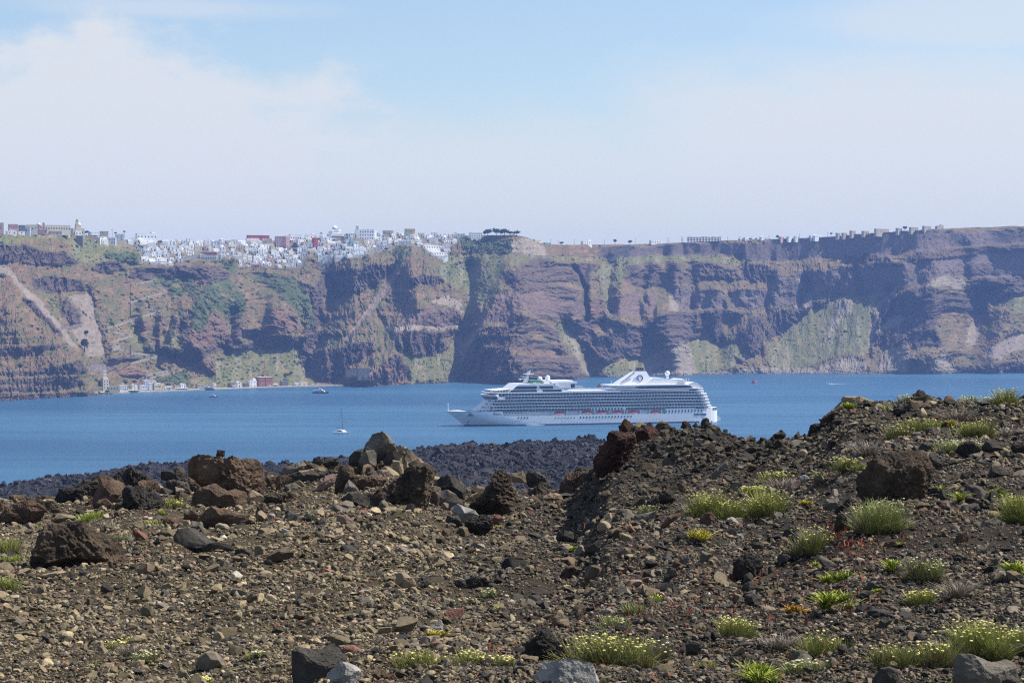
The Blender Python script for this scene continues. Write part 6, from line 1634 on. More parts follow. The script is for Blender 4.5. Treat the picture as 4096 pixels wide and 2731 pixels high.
# catamaran under bare mast
p = at_sea(1367, 1735); cat = empty('sailing_catamaran', p, R(-28)); u_ = p[1] / F
tag(cat, 'white sailing catamaran with a bare dark mast, left of the cruise ship', 'sailboat')
for w_ in (-3.0, 3.0):
    h_ = hull_mb(13.2, 1.7, 1.6, 1); h_.v = [(a, b + w_, c) for a, b, c in h_.v]; h_.build('hull', white, cat)
m = MB(); m.box(-5.5, 3.5, -3.1, 3.1, 1.1, 1.75); m.prism([(-3.8,1.7),(3.4,1.7),(1.6,2.9),(.4,3.2),(-3.8,3.2)], -2.3, 2.3); m.build('cabin', white, cat)
m = MB(); m.prism([(-2.8,2.1),(1.9,2.1),(1.0,2.75),(-2.8,2.75)], -2.42, 2.42); m.build('cabin_window', shipglass, cat)
m = MB(); m.prism([(-5.2,3.35),(-1.0,3.5),(-1.0,3.7),(-5.2,3.55)], -2.2, 2.2); m.build('bimini', white, cat)
m = MB(); m.tube((.6, 0, 3.0), (-.1, 0, 21.5), .30, .20, 8); m.build('mast', steel, cat)
m = MB(); m.tube((.5, 0, 4.3), (-5.0, 0, 4.6), .33, .22, 8); m.build('boom_sail_cover', sailc, cat)
m = MB(); m.tube((6.0, 0, 1.5), (0.1, 0, 17.5), .05, .05, 4); m.tube((-5.6, 2.6, 1.7), (-.1, 0, 21), .04, .04, 4); m.build('stay', steel, cat)
m = MB(); m.box(-6.4, -5.2, -2, 2, 1.7, 2.2); m.tube((-6.3, -2, 1.2), (-6.8, -2, 2.6), .1); m.tube((-6.3, 2, 1.2), (-6.8, 2, 2.6), .1); m.build('davit', white, cat)
# motor yacht
def yacht(x, y, Lpx, bow, label, yaw=0, hullm=white, nm='motor_yacht'):
    p = at_sea(x, y); r = empty(nm, p, R(yaw)); L_ = Lpx / F * p[1]; tag(r, label, 'yacht' if nm == 'motor_yacht' else 'ferry')
    k_ = L_ / 20.
    m = hull_mb(L_, 5.2 * k_, 1.7 * k_, bow); m.build('hull', hullm, r)
    X = lambda t: t * L_ / 2 * bow
    m = MB(); m.prism([(X(-.85),1.5*k_),(X(.55),1.5*k_),(X(.35),3.4*k_),(X(-.85),3.4*k_)], -2.2*k_, 2.2*k_); m.build('main_cabin', white, r)
    m = MB(); m.prism([(X(-.7),2.1*k_),(X(.42),2.1*k_),(X(.32),2.9*k_),(X(-.7),2.9*k_)], -2.28*k_, 2.28*k_); m.build('window_band', shipglass, r)
    m = MB(); m.prism([(X(-.95),3.4*k_),(X(.4),3.4*k_),(X(.3),3.7*k_),(X(-.95),3.7*k_)], -2.5*k_, 2.5*k_); m.prism([(X(-.3),3.7*k_),(X(.25),3.7*k_),(X(.1),5.2*k_),(X(-.3),5.2*k_)], -1.6*k_, 1.6*k_); m.build('upper_deck', white, r)
    m = MB(); m.prism([(X(-.2),4.1*k_),(X(.2),4.1*k_),(X(.12),4.8*k_),(X(-.2),4.8*k_)], -1.68*k_, 1.68*k_); m.build('bridge_window', shipglass, r)
    m = MB(); m.tube((X(-.1),0,5.2*k_),(X(-.18),0,7.4*k_),.16*k_,.07*k_); m.box(X(-.1)-.7*k_, X(-.1)+.4*k_, -.8*k_, .8*k_, 6*k_, 6.15*k_); m.build('mast', white, r)
    m = MB()
    for t in np.linspace(-.9, .9, 11): m.tube((X(t), -2.3*k_*(1-max(0,t)**2.4)-.02, 1.7*k_), (X(t), -2.3*k_*(1-max(0,t)**2.4)-.02, 2.5*k_*(1+.15*max(0,t))), .04*k_, n=4)
    m.build('rail', white, r)
    return r
yacht(1283, 1573, 66, 1, 'white three-deck motor yacht off the red brick building', -6, boatblue)
yacht(853, 1588, 36, 1, 'small white excursion boat with one roof, off the harbour village', -4, boatblue, 'excursion_boat')
yacht(826, 1560, 62, -1, 'white day-trip ship moored at the quay left of the stone pier', 4, boatblue, 'excursion_boat')
yacht(531, 1571, 34, -1, 'white boat moored under the awnings of the harbour quay', 3, white, 'excursion_boat')
yacht(1075, 1550, 38, -1, 'little white boat with a parasol moored before the red brick building', 2, boatblue, 'excursion_boat')
def dinghy(x, y, Lpx, label, m1, nm='rowing_boat', yaw=0, hh=.5):
    p = at_sea(x, y); L_ = Lpx / F * p[1]; r = empty(nm, p, R(yaw)); tag(r, label, 'boat')
    hull_mb(L_, L_ * .36, L_ * .10, 1, .2).build('hull', m1, r)
    m = MB(); m.box(-L_*.1, L_*.05, -L_*.1, L_*.1, L_*.1, L_*.16); m.box(-L_*.3, -L_*.25, -L_*.15, L_*.15, L_*.1, L_*.13); m.build('thwart', woodm, r)
    return r
dinghy(787, 1595, 17, 'small dark boat floating alone left of the excursion boat', woodm)
dinghy(1224, 1581, 16, 'small dark boat just left of the motor yacht', woodm)
dinghy(440, 1575, 20, 'white skiff tied at the left end of the quay', white)
dinghy(1440, 1552, 12, 'tiny pale boat off the rocks right of the harbour', white)
# white cutter throwing spray, far right
p = at_sea(3308, 1536); r = empty('speedboat', p, R(6)); tag(r, 'tiny white speedboat trailing a wake far off on the right', 'speedboat')
hull_mb(6.5, 2.2, .8, -1).build('hull', white, r)
m = MB(); m.prism([(-1.2,.8),(1.2,.8),(.8,1.7),(-.4,1.7)], -.8, .8); m.build('windscreen', white, r)
foam = simple('wake_foam', (.72,.76,.80), .9, .1, var=.35, scale=.4)
wk = MB()
fr_ = random.Random(4)
for i in range(46):
    t = i / 45; x = 2 + t * 26; 
    wk.sphere((x, fr_.uniform(-.5, .5) * (1 + t), 0.02), fr_.uniform(.35, 1.0) * (1.1 - .8 * t), 6, 3, 0)
wk.build('wake', foam, r)
# big mooring buoys
def buoy(x, y, wpx, label):
    p = at_sea(x, y); R_ = wpx / F * p[1] / 2; r = empty('mooring_buoy', p); tag(r, label, 'buoy', 'orange mooring buoys on the water')
    m = MB(); m.lathe((0,0,0), [(R_*.98,-.5),(R_,0),(R_,R_*.75),(R_*.92,R_*.9),(.05,R_*.95)], 18); m.build('drum', buoy_m, r)
    m = MB(); m.lathe((0,0,0), [(R_*.3,R_*.9),(R_*.25,R_*1.3),(.05,R_*1.35)], 10)
    for i in range(8):
        a = 2*math.pi*i/8; m.tube((R_*.85*math.cos(a), R_*.85*math.sin(a), R_*.9), (R_*.85*math.cos(a), R_*.85*math.sin(a), R_*1.25), R_*.04, n=4)
    m.build('mooring_post', steel, r)
buoy(2400, 1547, 20, 'rusty orange mooring buoy seen just above the pool deck of the cruise ship')
buoy(3017, 1532, 20, 'rusty orange mooring buoy alone on open water right of the cruise ship')
# ------------------------------------------------------------------ the town on the rim and the harbour below
WALLC = {
 'white': simple('whitewash', (.84,.83,.80), .8, .2, var=.08, scale=.12),
 'bluish white': simple('whitewash_cool', (.74,.76,.78), .8, .2, var=.08, scale=.12),
 'cream': simple('cream_plaster', (.74,.66,.47), .85, .2, var=.10, scale=.12),
 'beige': simple('beige_plaster', (.50,.43,.33), .85, .2, var=.12, scale=.12),
 'ochre yellow': simple('ochre_plaster', (.62,.44,.18), .85, .2, var=.10, scale=.12),
 'pink': simple('pink_plaster', (.62,.38,.33), .85, .2, var=.12, scale=.12),
 'crimson': simple('crimson_plaster', (.42,.07,.085), .85, .2, var=.12, scale=.12),
 'brown': simple('brown_plaster', (.45,.30,.26), .85, .2, var=.15, scale=.12),
 'grey': simple('grey_stone_wall', (.22,.20,.18), .9, .15, var=.25, scale=.4),
 'brick red': simple('red_brick_wall', (.42,.17,.115), .9, .15, var=.18, scale=.3),
 'turquoise': simple('turquoise_paint', (.16,.42,.46), .8, .2, var=.1, scale=.2),
}
paneM = simple('window_dark', (.13,.15,.18), .25, .5, var=.3)
blueM = simple('blue_woodwork', (.07,.16,.30), .6, .3, var=.15)
woodD = simple('brown_woodwork', (.13,.08,.05), .7, .2, var=.2)
awnM = simple('cream_canvas', (.62,.55,.42), .9, .1, var=.1)
m = MB(); m.box(-.5, .5, -.07, .25, 0, 1.0); WIN = {'dark': m.mesh('window', paneM), 'blue': m.mesh('window', blueM)}
m = MB(); arc = [(-.5, 0), (-.5, .62)] + [(.5 * math.cos(a), .62 + .38 * math.sin(a)) for a in np.linspace(math.pi, 0, 9)[1:-1]] + [(.5, .62), (.5, 0)]
m.prism(arc, -.07, .25); ARCH = m.mesh('arch_window', paneM)
m = MB(); m.box(-.5, .5, -.08, .25, 0, 1.0); DOOR = {'blue': m.mesh('door', blueM), 'brown': m.mesh('door', woodD)}
hr = random.Random(77)
HOUSES = []

def add_open(root, kind, x, y, z, w, h, rz=0.0, which='dark'):
    me = {'window': WIN[which if which in WIN else 'dark'], 'arch_window': ARCH, 'door': DOOR[which if which in DOOR else 'brown']}[kind]
    o = link(kind, me, root, (x, y, z)); o.scale = (w, 1, h); o.rotation_euler = (0, 0, rz)
    return o

def house(x0, x1, yt, yb, colour='white', label=None, floors=None, roof='flat', wins=None, arch=False, yaw=None, terrace=False, extra=None, name='house', dist=None, deep=9.0, cat='house', group=None, sink=7.0, awning=False, door=True):
    """a cliff-top house between photo columns x0..x1 with its roof line at row yt and its foot at row yb"""
    xc = (x0 + x1) / 2
    d = (float(cliff_D(xc, max(yb, np.interp(xc, CX, CR_) + 1))) - 1.0) if dist is None else dist
    p = P(xc, yb, d); W = (x1 - x0) / F * d; H = (yb - yt) / F * d
    yaw = hr.uniform(.05, .62) if yaw is None else yaw + .38
    W = max(.55 * W, (W - .8 * deep * abs(math.sin(yaw))) / math.cos(yaw))
    mb = MB()
    if roof == 'vault':
        hb_ = H * .62
        pts = [(-W/2, -sink), (-W/2, hb_)] + [(W/2 * math.cos(a), hb_ + (H - hb_) * math.sin(a)) for a in np.linspace(math.pi, 0, 9)[1:-1]] + [(W/2, hb_), (W/2, -sink)]
        mb.prism(pts, 0, deep)
    elif roof == 'gable':
        mb.prism([(-W/2, -sink), (-W/2, H*.72), (0, H), (W/2, H*.72), (W/2, -sink)], 0, deep)
    else:
        t_ = .28
        mb.box(-W/2, W/2, 0, deep, -sink, H - .7)
        if roof == 'flat':
            mb.box(-W/2 - .02, W/2 + .02, -.03, t_, H - .7, H); mb.box(-W/2 - .02, W/2 + .02, deep - t_, deep + .03, H - .7, H)
            mb.box(-W/2 - .02, -W/2 + t_, t_, deep - t_, H - .7, H); mb.box(W/2 - t_, W/2 + .02, t_, deep - t_, H - .7, H)
        if roof == 'dome':
            mb.box(-W/2 - .1, W/2 + .1, -.1, deep + .1, H - .7, H - .4)
            r_ = min(W * .36, 3.2); mb.sphere((0, deep * .45, H - .45), r_, 14, 6, 0.0)
        if roof == 'stair':
            mb.box(W*.12, W*.5, deep*.3, deep*.8, H - .7, H + 2.1); mb.box(-W/2, W/2, -.05, .25, H - .7, H)
    if terrace:
        th = H * hr.uniform(.36, .5)
        mb.box(-W*.56, W*.56, -2.6, .02, -sink, th); mb.box(-W*.56, W*.56, -2.62, -2.38, th, th + .8)
        mb.box(W*.56 - .25, W*.56, -2.4, 0, th, th + .8); mb.box(-W*.56, -W*.56 + .25, -2.4, 0, th, th + .8)
    root = mb.build(name, WALLC[colour], None, False, p, yaw)
    tag(root, label, cat, group)
    # openings
    fl = floors or max(1, int(round(H / 3.1)))
    fh = (H - (.7 if roof != 'vault' else H * .3)) / fl
    n = wins if wins is not None else max(1, int(W / 4.0))
    kindw = 'arch_window' if arch else 'window'
    wc = hr.choice(['dark', 'dark', 'blue'])
    if n:
        for f in range(fl):
            yy = -2.6 if (terrace and (f + .5) * fh < H * .36) else 0
            for i in range(n):
                if not arch and wins is None and hr.random() < .16: continue
                xx = W * ((i + .5) / n - .5)
                ww, hh = min(W / n * (.55 if arch else .34), 1.7 if arch else 1.05), min(fh * .62, 2.2 if arch else 1.6)
                if f == 0 and door and i == n // 2 and not arch:
                    add_open(root, 'door', xx, yy, fh * .04, min(W / n * .45, 1.25), min(fh * .78, 2.3), which=hr.choice(['blue', 'brown']))
                else:
                    add_open(root, kindw, xx, yy, f * fh + fh * (.14 if arch else .30), ww, hh, which=wc)
        # a window or two in the right-hand wall
        if hr.random() < .5 and roof != 'gable':
            o = add_open(root, 'window', W/2, deep * .45, (fl - 1) * fh + fh * .3, 1.1, min(fh * .5, 1.4), math.pi/2, wc)
    if awning:
        a = MB(); a.prism([(-W*.5, 0), (W*.5, 0), (W*.5, .15), (-W*.5, .15)], -3.2, -.02)
        for q in (-.47, 0, .47): a.box(W*q - .08, W*q + .08, -3.1, -2.9, -fh * .8, 0)
        a.build('awning', awnM, root, loc=(0, 0, fh * .95))
    HOUSES.append(dict(o=root, x=xc, y=(yt + yb) / 2, yb=yb, w=x1 - x0, h=yb - yt, c=colour, fl=fl, n=n, roof=roof, terrace=terrace, arch=arch, aw=awning, named=label is not None))
    return root, W, H, fh

# ---- landmarks, left to right (photo rows and columns)
def q1(u, v): return u / 4.704, 860 + v / 4.704       # enlargement used to read the left end
def H1(u0, u1, v0, v1, c, lab, **k): 
    a, b = q1(u0, v0); e, f = q1(u1, v1); return house(a, e, b, f, c, lab, **k)
H1(-60, 90, 145, 260, 'brown', 'long brown low house at the far left end of the rim')
H1(160, 350, 172, 255, 'pink', 'dull mauve flat-roofed house behind the small white domed chapel', floors=1, wins=5)
H1(355, 500, 190, 300, 'grey', 'grey stone house between the mauve house and the cream long block', floors=2)
H1(500, 720, 182, 275, 'cream', 'plain cream long block left of the pink domed church', wins=3, floors=1)
r, W, H, fh = H1(125, 330, 290, 355, 'white', 'small white chapel with a round white dome low on the left rim', floors=1, wins=2, roof='none', yaw=.1, name='chapel', cat='chapel')
m = MB(); m.sphere((0, 4, H - .8), 2.1, 14, 7, 0); m.build('dome', WALLC['white'], r, True)
H1(330, 490, 310, 350, 'white', 'white sloping boundary house right of the small domed chapel', floors=1, wins=1)
H1(390, 570, 240, 310, 'bluish white', 'pale grey house with one parasol terrace below the cream long block', floors=1, wins=4)
H1(560, 720, 250, 345, 'grey', 'dark grey terrace house left of the columned beige house', floors=2)
H1(720, 900, 265, 350, 'brown', 'brown house with a dark awning below the pink church', floors=1, wins=3, awning=True)
r, W, H, fh = H1(715, 865, 195, 265, 'pink', 'pink church with a cream dome and a pink bell tower', floors=1, wins=2, roof='none', yaw=0, name='domed_church', cat='church')
def chdome(root, x, y, z, rad, drum, mat, matd, lantern=True, n=10):
    m = MB(); m.lathe((x, y, z), [(rad, 0), (rad, drum), (rad*1.05, drum), (rad*1.05, drum + .35)], 18); d_ = m.build('dome_drum', matd, root)
    for i in range(n):
        a = math.pi + math.pi * (i + .5) / n
        o = add_open(root, 'arch_window', x + rad * math.cos(a), y + rad * math.sin(a), z + drum * .2, rad * .22, drum * .65, a + math.pi/2)
    m = MB(); m.sphere((x, y, z + drum + .3), rad, 20, 10, 0); m.build('dome', mat, root, True)
    if lantern:
        m = MB(); zt_ = z + drum + .3 + rad; m.lathe((x, y, zt_ - .2), [(rad*.2, 0), (rad*.2, rad*.35), (.02, rad*.55)], 8); m.box(x-.08, x+.08, y-.08, y+.08, zt_, zt_ + rad*.75 + .6); m.build('lantern', mat, root)
chdome(r, -W*.42, 4.5, H - .8, 2.6, 1.2, WALLC['cream'], WALLC['pink'])
def tower(root, x, y, zs, matn, cap=True, nm='bell_tower'):
    """zs: list of (half width, z)"""
    m = MB(); 
    for (w0, z0), (w1, z1) in zip(zs[:-1], zs[1:]):
        m.box(x - w0, x + w0, y - w0, y + w0, z0, z1); m.box(x - w0 - .15, x + w0 + .15, y - w0 - .15, y + w0 + .15, z1 - .22, z1 - .02)
    t_ = m.build(nm, matn, root)
    for (w0, z0), (w1, z1) in list(zip(zs[:-1], zs[1:]))[-2:]:
        a = link('belfry_arch', ARCH, t_, (x, y - w0, z0 + (z1 - z0) * .2)); a.scale = (w0 * 1.0, 1, (z1 - z0) * .62)
    if cap:
        m = MB(); m.sphere((x, y, zs[-1][1]), zs[-1][0], 10, 6, 0); m.build('cap', matn, t_, True)
    return t_
tower(r, W*.28, 2, [(1.2, -2), (1.2, H + .4), (1.0, H + 2.4), (.7, H + 3.6)], WALLC['pink'])
r, W, H, fh = H1(850, 1330, 190, 280, 'cream', 'long cream convent wing with a row of arched windows left of the yellow church', floors=1, wins=10, arch=True, yaw=.08, name='convent', cat='convent')
H1(1160, 1300, 245, 310, 'ochre yellow', 'small ochre yellow house below the convent corner', floors=1, wins=2)
H1(930, 1180, 297, 358, 'beige', 'beige house with a row of tall narrow windows under the convent', floors=1, wins=6, yaw=.03)
H1(1180, 1340, 300, 360, 'cream', 'pale cream house wedged between the beige one and the yellow church', floors=1)
r, W, H, fh = H1(1345, 1620, 240, 355, 'cream', 'yellow cathedral with a big dome and a tall slender bell tower', floors=1, wins=3, arch=True, roof='none', yaw=.05, name='cathedral', cat='cathedral', deep=16)
m = MB(); m.prism([(-W*.3, H - .75), (0, H + 1.6), (W*.3, H - .75)], .5, 13); m.build('nave_gable', WALLC['cream'], r)
chdome(r, W*.03, 7, H + .2, 4.0, 3.4, WALLC['cream'], WALLC['cream'])
tower(r, -W*.13, 1.5, [(1.7, -1), (1.7, H + 4.2), (1.35, H + 8.0), (1.0, H + 10.4), (.65, H + 11.8)], WALLC['cream'])
H1(1395, 1560, 305, 368, 'white', 'white house with a pair of round arches in front of the yellow cathedral', floors=1, wins=2, arch=True)
r, W, H, fh = H1(1425, 1560, 388, 560, 'grey', 'dark cable car station in a square recess under the yellow cathedral', floors=3, wins=4, name='cable_car_station', cat='station')
H1(1690, 1880, 318, 405, 'bluish white', 'layered terrace restaurant right of the yellow cathedral', floors=3, wins=6, awning=True)
H1(1880, 2050, 305, 365, 'beige', 'flat beige house on the skyline right of the yellow cathedral', floors=1)
H1(1760, 1885, 415, 490, 'cream', 'bare cream retaining house at the left end of the white town', floors=2, wins=0, door=False)
H1(1885, 2040, 410, 530, 'white', 'tall white house with arches at the left tip of the white town', floors=3, terrace=True)
H1(2040, 2180, 418, 540, 'white', 'white arched house next to the left tip of the white town', floors=2, arch=True, wins=3)
H1(2170, 2340, 358, 470, 'white', 'white terraced house below the tall palm', floors=3)
house(547, 630, 934, 952, 'white', 'long white hall with five dark arches and a tower block on the left skyline', floors=1, wins=6, arch=True, yaw=.05)
house(604, 630, 928, 952, 'white', 'white tower block at the right end of the arched hall', floors=2, wins=0, door=False, yaw=.05)
house(991, 1080, 941, 952, 'crimson', 'crimson roof-top building on the skyline, brightest red of the town', floors=1, wins=6, yaw=.02)
house(985, 1040, 953, 969, 'white', 'white house with a terrace under the left half of the crimson building', floors=1, terrace=True, yaw=-.1)
house(1040, 1090, 954, 970, 'cream', 'cream house under the right half of the crimson building', floors=2, yaw=-.1)
house(1102, 1150, 945, 988, 'brown', 'tall brown block with balconies below the skyline', floors=4, wins=4, yaw=-.05)
house(1140, 1163, 944, 990, 'pink', 'salmon end wall joined to the tall brown block', floors=3, wins=1, yaw=.25)
house(795, 868, 1008, 1021, 'brick red', 'dark red house over an arcade at the lower edge of the town', floors=1, wins=6, yaw=-.3)
house(800, 868, 1020, 1037, 'white', 'white arcade with dark arches under the dark red house', floors=1, wins=7, arch=True, yaw=-.3)
house(1252, 1276, 951, 992, 'crimson', 'narrow deep red house in the middle of the white town', floors=4, wins=2, yaw=.1)
house(1159, 1210, 937, 957, 'white', 'white colonnaded house on the skyline left of the lone palm', floors=1, wins=5, arch=True, yaw=.04)
house(1221, 1270, 938, 952, 'white', 'white flat house with a small box room on the skyline', floors=1, wins=3, roof='stair', yaw=.02)
# domed cathedral
r, W, H, fh = house(1318, 1378, 932, 952, 'white', 'big white domed cathedral over an arcade, highest building of the white town', floors=1, wins=0, roof='none', yaw=.04, name='cathedral', cat='cathedral', deep=22, door=False)
for i in range(8): add_open(r, 'arch_window', W * ((i + .5) / 8 - .5), 0, .3, 1.9, 3.0)
m = MB(); m.box(-W*.38, W*.38, 2, 20, H - .8, H + 3.2); m.prism([(-W*.2, H + 3.2), (-W*.2, H + 4.2), (0, H + 5.4), (W*.2, H + 4.2), (W*.2, H + 3.2)], 1.6, 20.4)
for sx in (-1, 1): m.sphere((sx * W*.33, 4, H + 3.0), 2.0, 10, 5, 0)
m.build('cross_arms', WALLC['white'], r)
chdome(r, 0, 10.5, H + 4.4, W*.22, 3.0, WALLC['white'], WALLC['white'], n=12)
# hotel with bell tower
r, W, H, fh = house(1424, 1500, 917, 957, 'white', 'tall white hotel with three rows of arches and a slim tower at its left end', floors=3, wins=7, arch=True, yaw=-.06, name='hotel', cat='hotel', deep=14)
tower(r, -W*.5 + .6, 1.5, [(1.9, -4), (1.9, H + .6), (1.6, H + 3.4), (1.3, H + 5.4)], WALLC['white'])
house(1486, 1512, 922, 956, 'white', 'plain white gable block behind the right end of the tall hotel', floors=3, wins=1, yaw=.3)
house(1532, 1575, 922, 938, 'beige', 'long beige block on the skyline right of the tall hotel', floors=1, wins=4)
house(1620, 1662, 915, 930, 'ochre yellow', 'ochre yellow block on the skyline, highest of the right half of the town', floors=1, wins=4)
house(1617, 1640, 931, 941, 'turquoise', 'small turquoise house below the ochre block', floors=1, wins=2)
house(1397, 1420, 963, 974, 'turquoise', 'blue-green fronted house in the middle of the town', floors=1, wins=4)
house(1485, 1508, 942, 950, 'turquoise', 'blue roofed pavilion under the tall hotel', floors=1, wins=2)
house(1236, 1262, 1003, 1019, 'ochre yellow', 'mustard house beside the bare terraces in the lower town', floors=1, wins=2)
r, W, H, fh = house(1466, 1484, 974, 1004, 'cream', 'cream church tower with a stepped round top in the lower right of the town', floors=2, wins=1, roof='none', name='church_tower', cat='church', deep=6, yaw=.1)
m = MB(); m.lathe((0, 3, H - .7), [(2.2, 0), (2.2, 2), (1.4, 2.2), (1.4, 3.6)], 12); m.sphere((0, 3, H + 2.9), 1.4, 12, 6, 0); m.build('dome', WALLC['cream'], r, True)
house(1882, 1934, 930, 957, 'white', 'white four-storey apartment house alone left of the big trees', floors=3, wins=6, yaw=.1)
house(1714, 1756, 945, 972, 'white', 'white barn-like church with a gable near the right end of the town', floors=1, wins=1, roof='gable', yaw=-.15)
for k_, (a, b, t, f) in enumerate(((1690,1758,980,1006),(1700,1765,1000,1018),(1722,1790,1008,1030),(1664,1690,960,984),(1742,1786,1022,1034))):
    house(a, b, t, f, 'white', ['broad white hotel with arches at the right corner of the town','white terrace house stepping down below the broad hotel','long white terrace at the foot of the right corner','slim white house leading to the right corner of the town','white balustraded pool terrace, lowest of the right corner'][k_], floors=2 if f - t > 20 else 1, wins=6, arch=k_ in (0, 2), terrace=k_ != 4, yaw=.12)

# ---- the mass of white houses, terrace upon terrace
def vlow(x): return np.interp(x, [a for a, b in VLOW], [b for a, b in VLOW])
GAPS = [[(380,940),(440,968),(560,975),(556,1010),(440,1000),(380,980)], [(1228,1018),(1268,1018),(1272,1090),(1205,1080)], [(885,1036),(948,1036),(948,1090),(870,1080)], [(1162,975),(1192,975),(1190,1000),(1164,1000)], [(1545,976),(1660,972),(1668,1000),(1590,1010),(1545,1003)], [(1690,955),(1760,975),(1690,985)], [(1480,1004),(1545,1004),(1560,1030),(1470,1040)]]
placed = [(h['x'] - h['w']/2, h['x'] + h['w']/2, h['y'] - h['h']/2, h['yb']) for h in HOUSES]
rows = []
y = 1080
row_i = 0
while y > 944:
    x = 392 + hr.uniform(0, 20)
    while x < 1850:
        w = hr.choice([14, 17, 20, 23, 26, 30, 35, 42]) * hr.uniform(.85, 1.1); h = hr.choice([9, 10, 11, 12, 13, 15, 18])
        if 545 < x < 860: w *= 1.15
        xc = x + w/2; yb = y + hr.uniform(-4, 4)
        rimy = float(np.interp(xc, CX, CR_))
        ok = yb < vlow(xc) + 1 and yb > rimy + 2
        if ok:
            for g in GAPS:
                if in_poly(np.array([xc]), np.array([yb - 3.]), g)[0]: ok = False
            for a, b, t, f in placed[:70]:
                ov = min(b, x + w) - max(a, x)
                if ov > .35 * w and abs(f - yb) < 9: ok = False
        if ok: rows.append((x, w, h, yb, row_i))
        x += w * hr.uniform(.92, 1.12) + (hr.uniform(4, 16) if hr.random() < .08 else 0)
    y -= 10.8; row_i += 1
# along the skyline too
x = 400
while x < 1850:
    w = hr.uniform(16, 34); rimy = float(np.interp(x + w/2, CX, CR_)); 
    if hr.random() < .8 and not any(min(b, x + w) - max(a, x) > .3 * w and t < rimy for a, b, t, f in placed[:70]): rows.append((x, w, hr.uniform(8, 14), rimy + 3, 99))
    x += w * 1.05
print('village houses', len(rows), len(HOUSES))
if len(rows) > 290 - 60:
    hr.shuffle(rows)
    rows.sort(key=lambda r_: -r_[1] * r_[2]); 
    rows = rows[:300]
for (x, w, h, yb, ri) in sorted(rows, key=lambda r_: (r_[4], r_[0])):
    c = hr.choices(['white', 'bluish white', 'cream', 'beige', 'pink', 'ochre yellow', 'grey'], [74, 9, 11, 4, 1, 1, 0])[0]
    roof = hr.choices(['flat', 'vault', 'stair', 'dome'], [62, 18, 14, 4])[0]
    if ri == 99: roof = hr.choice(['flat', 'flat', 'stair'])
    if roof in ('vault', 'dome') and w > 24: w = 22
    house(x, x + w, yb - h, yb, c, None, roof=roof, terrace=hr.random() < .42 and ri != 99, arch=hr.random() < .22, awning=hr.random() < .07, deep=hr.uniform(7, 11))

# ---- houses scattered along the right-hand rim
def Hr(x0, x1, yt, yb, c, lab, **k):
    xc = (x0 + x1) / 2; rimy = float(np.interp(xc, CX, CR_)); sh = rimy + .5 - yb; yt = yb - (yb - yt) * .82
    k.setdefault('deep', 5); k.setdefault('yaw', .36)
    return house(x0, x1, yt + sh, yb + sh, c, lab, **k)
Hr(2328, 2372, 962, 980, 'white', 'pale two-storey house alone on the rim right of the layered outcrop', floors=2, wins=5, roof='stair')
Hr(2601, 2651, 957, 973, 'white', 'white house with three small rounded gables on the middle of the right rim', floors=2, wins=6, arch=True)
Hr(2957, 2978, 953, 962, 'bluish white', 'low grey-white house right of the unfinished concrete frame', floors=1)
Hr(2977, 2995, 948, 962, 'white', 'white cube house beside the low grey-white one', floors=1)
Hr(3041, 3078, 943, 957, 'bluish white', 'pale house with a rounded roof in the small trees of the right rim', floors=1, roof='vault')
Hr(3119, 3141, 945, 955, 'pink', 'small pinkish house behind a dark tree on the right rim', floors=1)
Hr(3150, 3178, 941, 951, 'white', 'bright white flat house on the right rim', floors=1)
Hr(3178, 3203, 942, 951, 'bluish white', 'grey-white low house touching the bright flat one', floors=1)
Hr(3255, 3293, 932, 946, 'white', 'white house with an arched roof line on the right rim', floors=1, roof='vault')
Hr(3240, 3258, 938, 948, 'white', 'tiny white annexe left of the arched house', floors=1)
Hr(3347, 3366, 924, 940, 'beige', 'beige tower house with a dark door, first of the cream villas', floors=2)
Hr(3370, 3394, 923, 936, 'beige', 'cream villa half hidden behind the beige tower house', floors=1)
Hr(3402, 3428, 919, 937, 'beige', 'two-storey cream villa left of the long one', floors=2)
Hr(3450, 3482, 920, 932, 'beige', 'low cream villa in trees left of the long one', floors=1)
Hr(3498, 3564, 911, 930, 'beige', 'long cream villa with a pale roof on the right rim', floors=2, wins=8)
Hr(3587, 3612, 909, 924, 'beige', 'beige villa left of the dark round tree', floors=2)
Hr(3639, 3679, 906, 922, 'beige', 'cream villa right of the dark round tree', floors=2)
Hr(3692, 3731, 903, 919, 'beige', 'cream villa, second from the right end of the row', floors=2)
Hr(3744, 3781, 898, 914, 'beige', 'cream villa with a raised block, last of the row on the right', floors=2, roof='stair')
Hr(2178, 2206, 969, 977, 'turquoise', 'low blue-roofed shed on the rim beside the layered outcrop', floors=1, wins=2)
Hr(2136, 2168, 957, 968, 'cream', 'low cream house tucked behind the top of the layered outcrop', floors=1)
